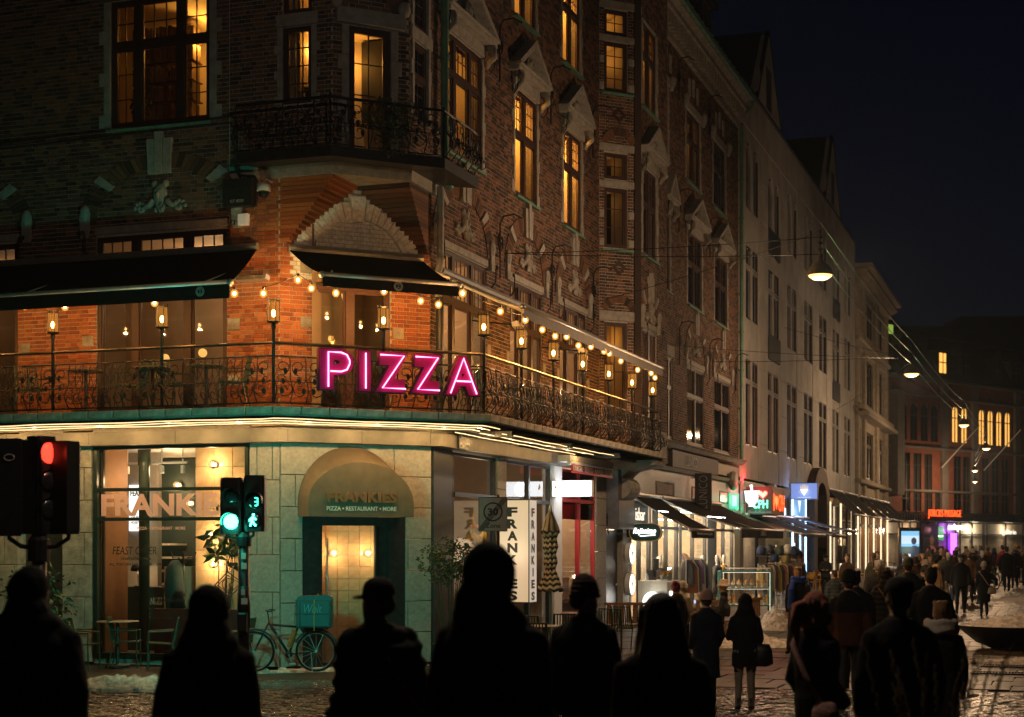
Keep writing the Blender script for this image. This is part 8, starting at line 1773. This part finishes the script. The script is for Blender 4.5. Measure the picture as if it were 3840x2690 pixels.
person('woman with a thick white scarf and brown hair walking left of the bowl planter', 4.02, 15.0, 1.55, -15, 'long', CHAR, head='short', hc='ginger', ext=(('scarf', (.45,.38,.32), 1.25),), arms=('pocket', 'hang'), bulk=1.0)
# middle distance
person('woman in a pale pink beanie and long dark coat on the wet paving', 2.55, 21.0, 1.52, 12, 'long', NAVY, head='beanie', hatc=(.42,.25,.21), bulk=1.08, arms='pocket')
person('short woman in a black hood and puffer coat with pale trousers and shiny shoulder bag', 3.03, 20.8, 1.49, 4, 'parka', BLK, (.30,.25,.20), head='hood', bulk=1.05, arms=('phone', 'pocket'), ext=(('tote',),))
person('blond woman wearing a bright blue scarf walking past the display case', 5.58, 31.2, 1.69, 150, 'long', BLK, head='short', hc='blond', walk=.35, ext=(('scarf', (.02,.06,.34), 1.1), 'scarftail', 'eyes'), arms=('hang', 'hang'), turn=30, bulk=1.08)
person('man in a rust brown coat with dark shoulders and white sneakers', 4.42, 21.0, 1.78, -8, 'jacket', (.085,.028,.014), (.05,.05,.055), head='beanie', hatc=(.018,.018,.02), walk=.22, band=(.014,.014,.016), shoes=SHOEW, bulk=1.08)
person('dark haired man in a black jacket just right of the rust brown coat', 5.15, 24.0, 1.74, -20, 'jacket', (.018,.022,.026), head='short', hc='black', walk=.2, bulk=1.1, arms=('pocket', 'hang'))
person('woman in a glossy black puffer with a tan fur hood', 6.78, 29.0, 1.66, -10, 'puffer', (.012,.012,.013), head='furhood', bulk=1.15, ext=(('crossbag', (.16,.08,.04)),))
person('big person in a teal coat and grey ribbed beanie', 7.55, 30.5, 1.86, -12, 'parka', (.018,.034,.036), head='beanie', hatc=(.10,.11,.10), hc='brown', bulk=1.22, walk=.2)
person('man with short dark hair and black shirt jacket in the middle of the crowd', 5.76, 22.0, 1.82, -6, 'jacket', (.012,.014,.02), head='short', hc='black', walk=.2, bulk=1.12)
person('woman with long blond hair in a pale coat beside the short haired man', 8.75, 33.0, 1.72, -14, 'jacket', (.30,.27,.19), (.02,.03,.06), head='long', hc='blond', walk=.25)
person('grey haired man in a black coat and blue jeans walking away', 14.6, 53.5, 1.78, -15, 'jacket', (.014,.014,.016), (.025,.04,.08), head='short', hc='grey', walk=.35, ph=-1, bulk=1.08)
person('man in a flat cap and black coat walking with a hand behind', 13.6, 48.5, 1.80, -15, 'jacket', BLK, head='flatcap', hc='grey', hatc=(.05,.05,.05), walk=.3, bulk=1.08)
person('woman in a white beanie and long black coat with a small pale bag', 13.95, 47.3, 1.58, -10, 'long', BLK, head='beanie', hc='blond', hatc=(.42,.38,.33), walk=.22, bulk=1.1, arms=('pocket', 'out'), ext=(('crossbag', (.25,.22,.17)),))
person('tall man in a black coat striding on the open paving at right', 20.1, 65.0, 1.86, -12, 'parka', BLK, head='short', hc='black', walk=.4, bulk=1.08, arms=('hang', 'out'))
person('woman in a pale quilted jacket facing the camera at the right edge', 26.1, 82.5, 1.72, 170, 'puffer', (.30,.26,.20), head='beanie', hatc=(.03,.03,.03), walk=.3, ext=('eyes',))
person('dark coated walker between the white beanie and the tall man', 17.85, 62, 1.78, -10, 'long', BLK, head='beanie', hatc=(.36,.30,.24), walk=.3, bulk=1.1)
person('man in black raising a hand to his face under the passage sign', 16.1, 60, 1.92, 165, 'jacket', BLK, head='short', hc='black', arms=('hang', 'face'), ext=('eyes',), bulk=1.1)
person('woman with headphones and an orange scarf facing the camera', 14.1, 55, 1.72, 172, 'parka', (.09,.04,.02), head='short', hc='blond', ext=(('scarf', (.30,.12,.04)), 'eyes', ('headphones', (.02,.02,.02))))
person('blond woman with glasses facing the camera beside the headphones wearer', 13.6, 52, 1.66, 178, 'parka', (.07,.045,.02), head='short', hc='blond', ext=(('scarf', (.25,.13,.05)), 'eyes', ('glasses',)))
person('person in a pale grey beanie in front of the two women facing us', 10.34, 40, 1.72, -5, 'jacket', CHAR, head='beanie', hatc=(.30,.27,.24), walk=.2)
person('person in a black knitted cap looking sideways in the thick of the crowd', 9.55, 37, 1.62, 60, 'jacket', BLK, head='beanie', hatc=(.015,.015,.015), hc='brown', turn=20)
person('girl with long blond hair seen in profile by the amber windows', 9.6, 42, 1.70, 78, 'jacket', NAVY, head='long', hc='blond', ext=('eyes',), arms='phone')
for lb_, x, y, h, f, ct_, c, hd, hc, hatc in (
    ('person with dark hair close to the passage entrance', 17.15, 62, 1.74, 0, 'jacket', DBR, 'short', 'brown', None),
    ('blond woman looking back in the far crowd', 19.9, 70, 1.70, 150, 'jacket', CHAR, 'long', 'blond', None),
    ('person with cropped dark hair before the purple neon', 21.0, 74, 1.78, 10, 'jacket', BLK, 'short', 'black', None),
    ('broad person in an olive coat in the far crowd', 21.1, 72, 1.78, 0, 'parka', (.05,.045,.025), 'short', 'brown', None),
    ('person in a brown coat next to the olive coat', 22.3, 75, 1.76, 0, 'jacket', (.06,.03,.015), 'short', 'brown', None),
    ('smaller person in a dark blue hood in the far crowd', 23.5, 78, 1.66, 0, 'jacket', NAVY, 'hood', 'brown', None),
    ('person in a dark red jacket in the far crowd', 23.3, 76, 1.80, 20, 'jacket', (.16,.012,.014), 'short', 'black', None),
    ('person with a yellow trimmed dark hat near the gallery window', 25.2, 80, 1.80, 0, 'jacket', (.03,.03,.03), 'beanie', 'brown', (.35,.2,.02)),
    ('pink haired person before the poster of a figure in pink', 17.9, 66, 1.76, 0, 'jacket', CHAR, 'long', 'pink', None),
    ('dark person at the far right edge of the crowd', 28.2, 88, 1.76, -10, 'parka', BLK, 'short', 'black', None),
    ('walker in black under the far canopy', 25.9, 90, 1.72, 0, 'jacket', BLK, 'short', 'black', None),
    ('person in grey far back by the white lit shop window', 24.0, 92, 1.72, 0, 'jacket', (.12,.11,.10), 'short', 'brown', None)):
    person(lb_, x, y, h, f, ct_, c, head=hd, hc=hc, hatc=hatc, walk=.25, ext=('eyes',) if f > 90 else ())
person('bearded man in a dark cap looking down by the yellow chairs', 12.05, 61.5, 1.58, 165, 'jacket', (.03,.03,.033), head='cap', hc='black', hatc=(.015,.015,.015), arms='fold', ext=('eyes',), bulk=1.1)
person('brown haired person in a blue grey puffer before the yellow chairs', 8.05, 40, 1.48, 20, 'puffer', (.05,.065,.075), head='short', hc='brown', turn=30)
person('seated girl in a fuzzy pale bucket hat looking at a phone', 4.5, 34.0, 1.74, 78, 'jacket', (.018,.017,.017), head='bucket', hatc=(.45,.34,.25), arms='phone', sit=True, ext=('eyes', ('phone',)))
person('woman with dark pink hair in a clip beyond the foreground hair', 2.78, 27.0, 1.52, 40, 'jacket', (.04,.02,.022), head='bun', hc='pink', ext=('eyes', ('glasses',)), turn=-60)
person('child in a white fluffy hat with headphones holding a lit phone', 3.32, 31.0, 1.40, -50, 'jacket', (.36,.31,.25), head='beanie', hatc=(.5,.45,.38), hc='blond', arms='phone', ext=(('headphones', (.5,.45,.4)), ('phone',)))
sitter = person('figure in a dark hooded jacket seated inside behind the left window', *FL.w(-2.35, .62, 0)[:2], 1.66, -20, 'jacket', (.012,.014,.016), head='hood', sit=True, group=None)

# more of the crowd far up the street: walkers copied with their parts
src_p = {o['label']: o for o in bpy.data.objects if o.get('category') == 'person'}
def again(src, x, y, rz, label): copy_tree(src_p[src], (x, y, gz(y)), math.radians(rz), label)
g_, w_, t_, b_ = 'grey haired man in a black coat and blue jeans walking away', 'dark coated walker between the white beanie and the tall man', 'person in a brown coat next to the olive coat', 'broad person in an olive coat in the far crowd'
for s_, x, y, rz, lb_ in ((w_, 12.3, 50, -20, 'walker in a pale hat and dark coat just left of the grey haired man'), (t_, 11.6, 46, -10, 'brown haired person in a brown coat behind the pale grey beanie'), (b_, 15.4, 57, -8, 'olive coated walker behind the grey haired man'), (t_, 16.8, 64, 0, 'brown coated walker just left of the passage sign'), (w_, 18.9, 68, -10, 'walker in a pale hat in front of the purple neon'), (b_, 20.2, 76, 5, 'olive coated person near the purple neon'), (g_, 22.9, 79, -10, 'grey haired man in jeans by the gallery window'), (t_, 24.3, 83, 0, 'brown coated person beneath the far dark awning'), (w_, 22.0, 70, -14, 'walker in a pale hat directly left of the striding man'), (b_, 26.9, 84, 10, 'olive coated person at the right edge of the far crowd'), (t_, 10.9, 52, 160, 'brown coated person coming towards us by the amber windows'), (b_, 12.9, 56.5, 150, 'olive coated person coming towards us past the bright screen'), (g_, 8.3, 36, -25, 'grey haired man in jeans behind the fur hood')): again(s_, x, y, rz, lb_)

for s_, x, y, rz, lb_ in ((g_, 7.9, 34.5, -12, 'grey haired man in jeans left of the woman with long blond hair'), (b_, 8.75, 38.5, -8, 'olive coated person hidden behind the teal coat'), (t_, 10.75, 43.5, -12, 'brown coated person right of the pale grey beanie'), (w_, 11.8, 46.5, -15, 'walker in a pale hat right behind the man in the flat cap'), (b_, 12.1, 53.5, -5, 'olive coated walker among the far heads left of the screen'), (t_, 16.0, 56, -15, 'brown coated walker right of the grey haired man'), (g_, 17.2, 58.5, -12, 'grey haired man in jeans ahead of the white beanie'), (b_, 18.6, 63.5, -12, 'olive coated walker left of the tall striding man'), (t_, 23.4, 73, -10, 'brown coated walker right of the tall striding man')): again(s_, x, y, rz, lb_)
# ------------------------------------------------------------------ thin night haze
hzm = bpy.data.materials.new('haze'); t_ = NT(hzm); t_.nodes.remove(t_.nodes['Principled BSDF'])
pv = t_.nodes.new('ShaderNodeVolumePrincipled'); pv.inputs['Color'].default_value = (.62, .82, 1, 1); pv.inputs['Density'].default_value = .00028; pv.inputs['Anisotropy'].default_value = .55
t_.links.new(pv.outputs[0], t_.nodes['Material Output'].inputs['Volume'])
obj('haze', MB().box(-70, 130, -20, 235, -1.2, 36), hzm, None, kind='stuff')
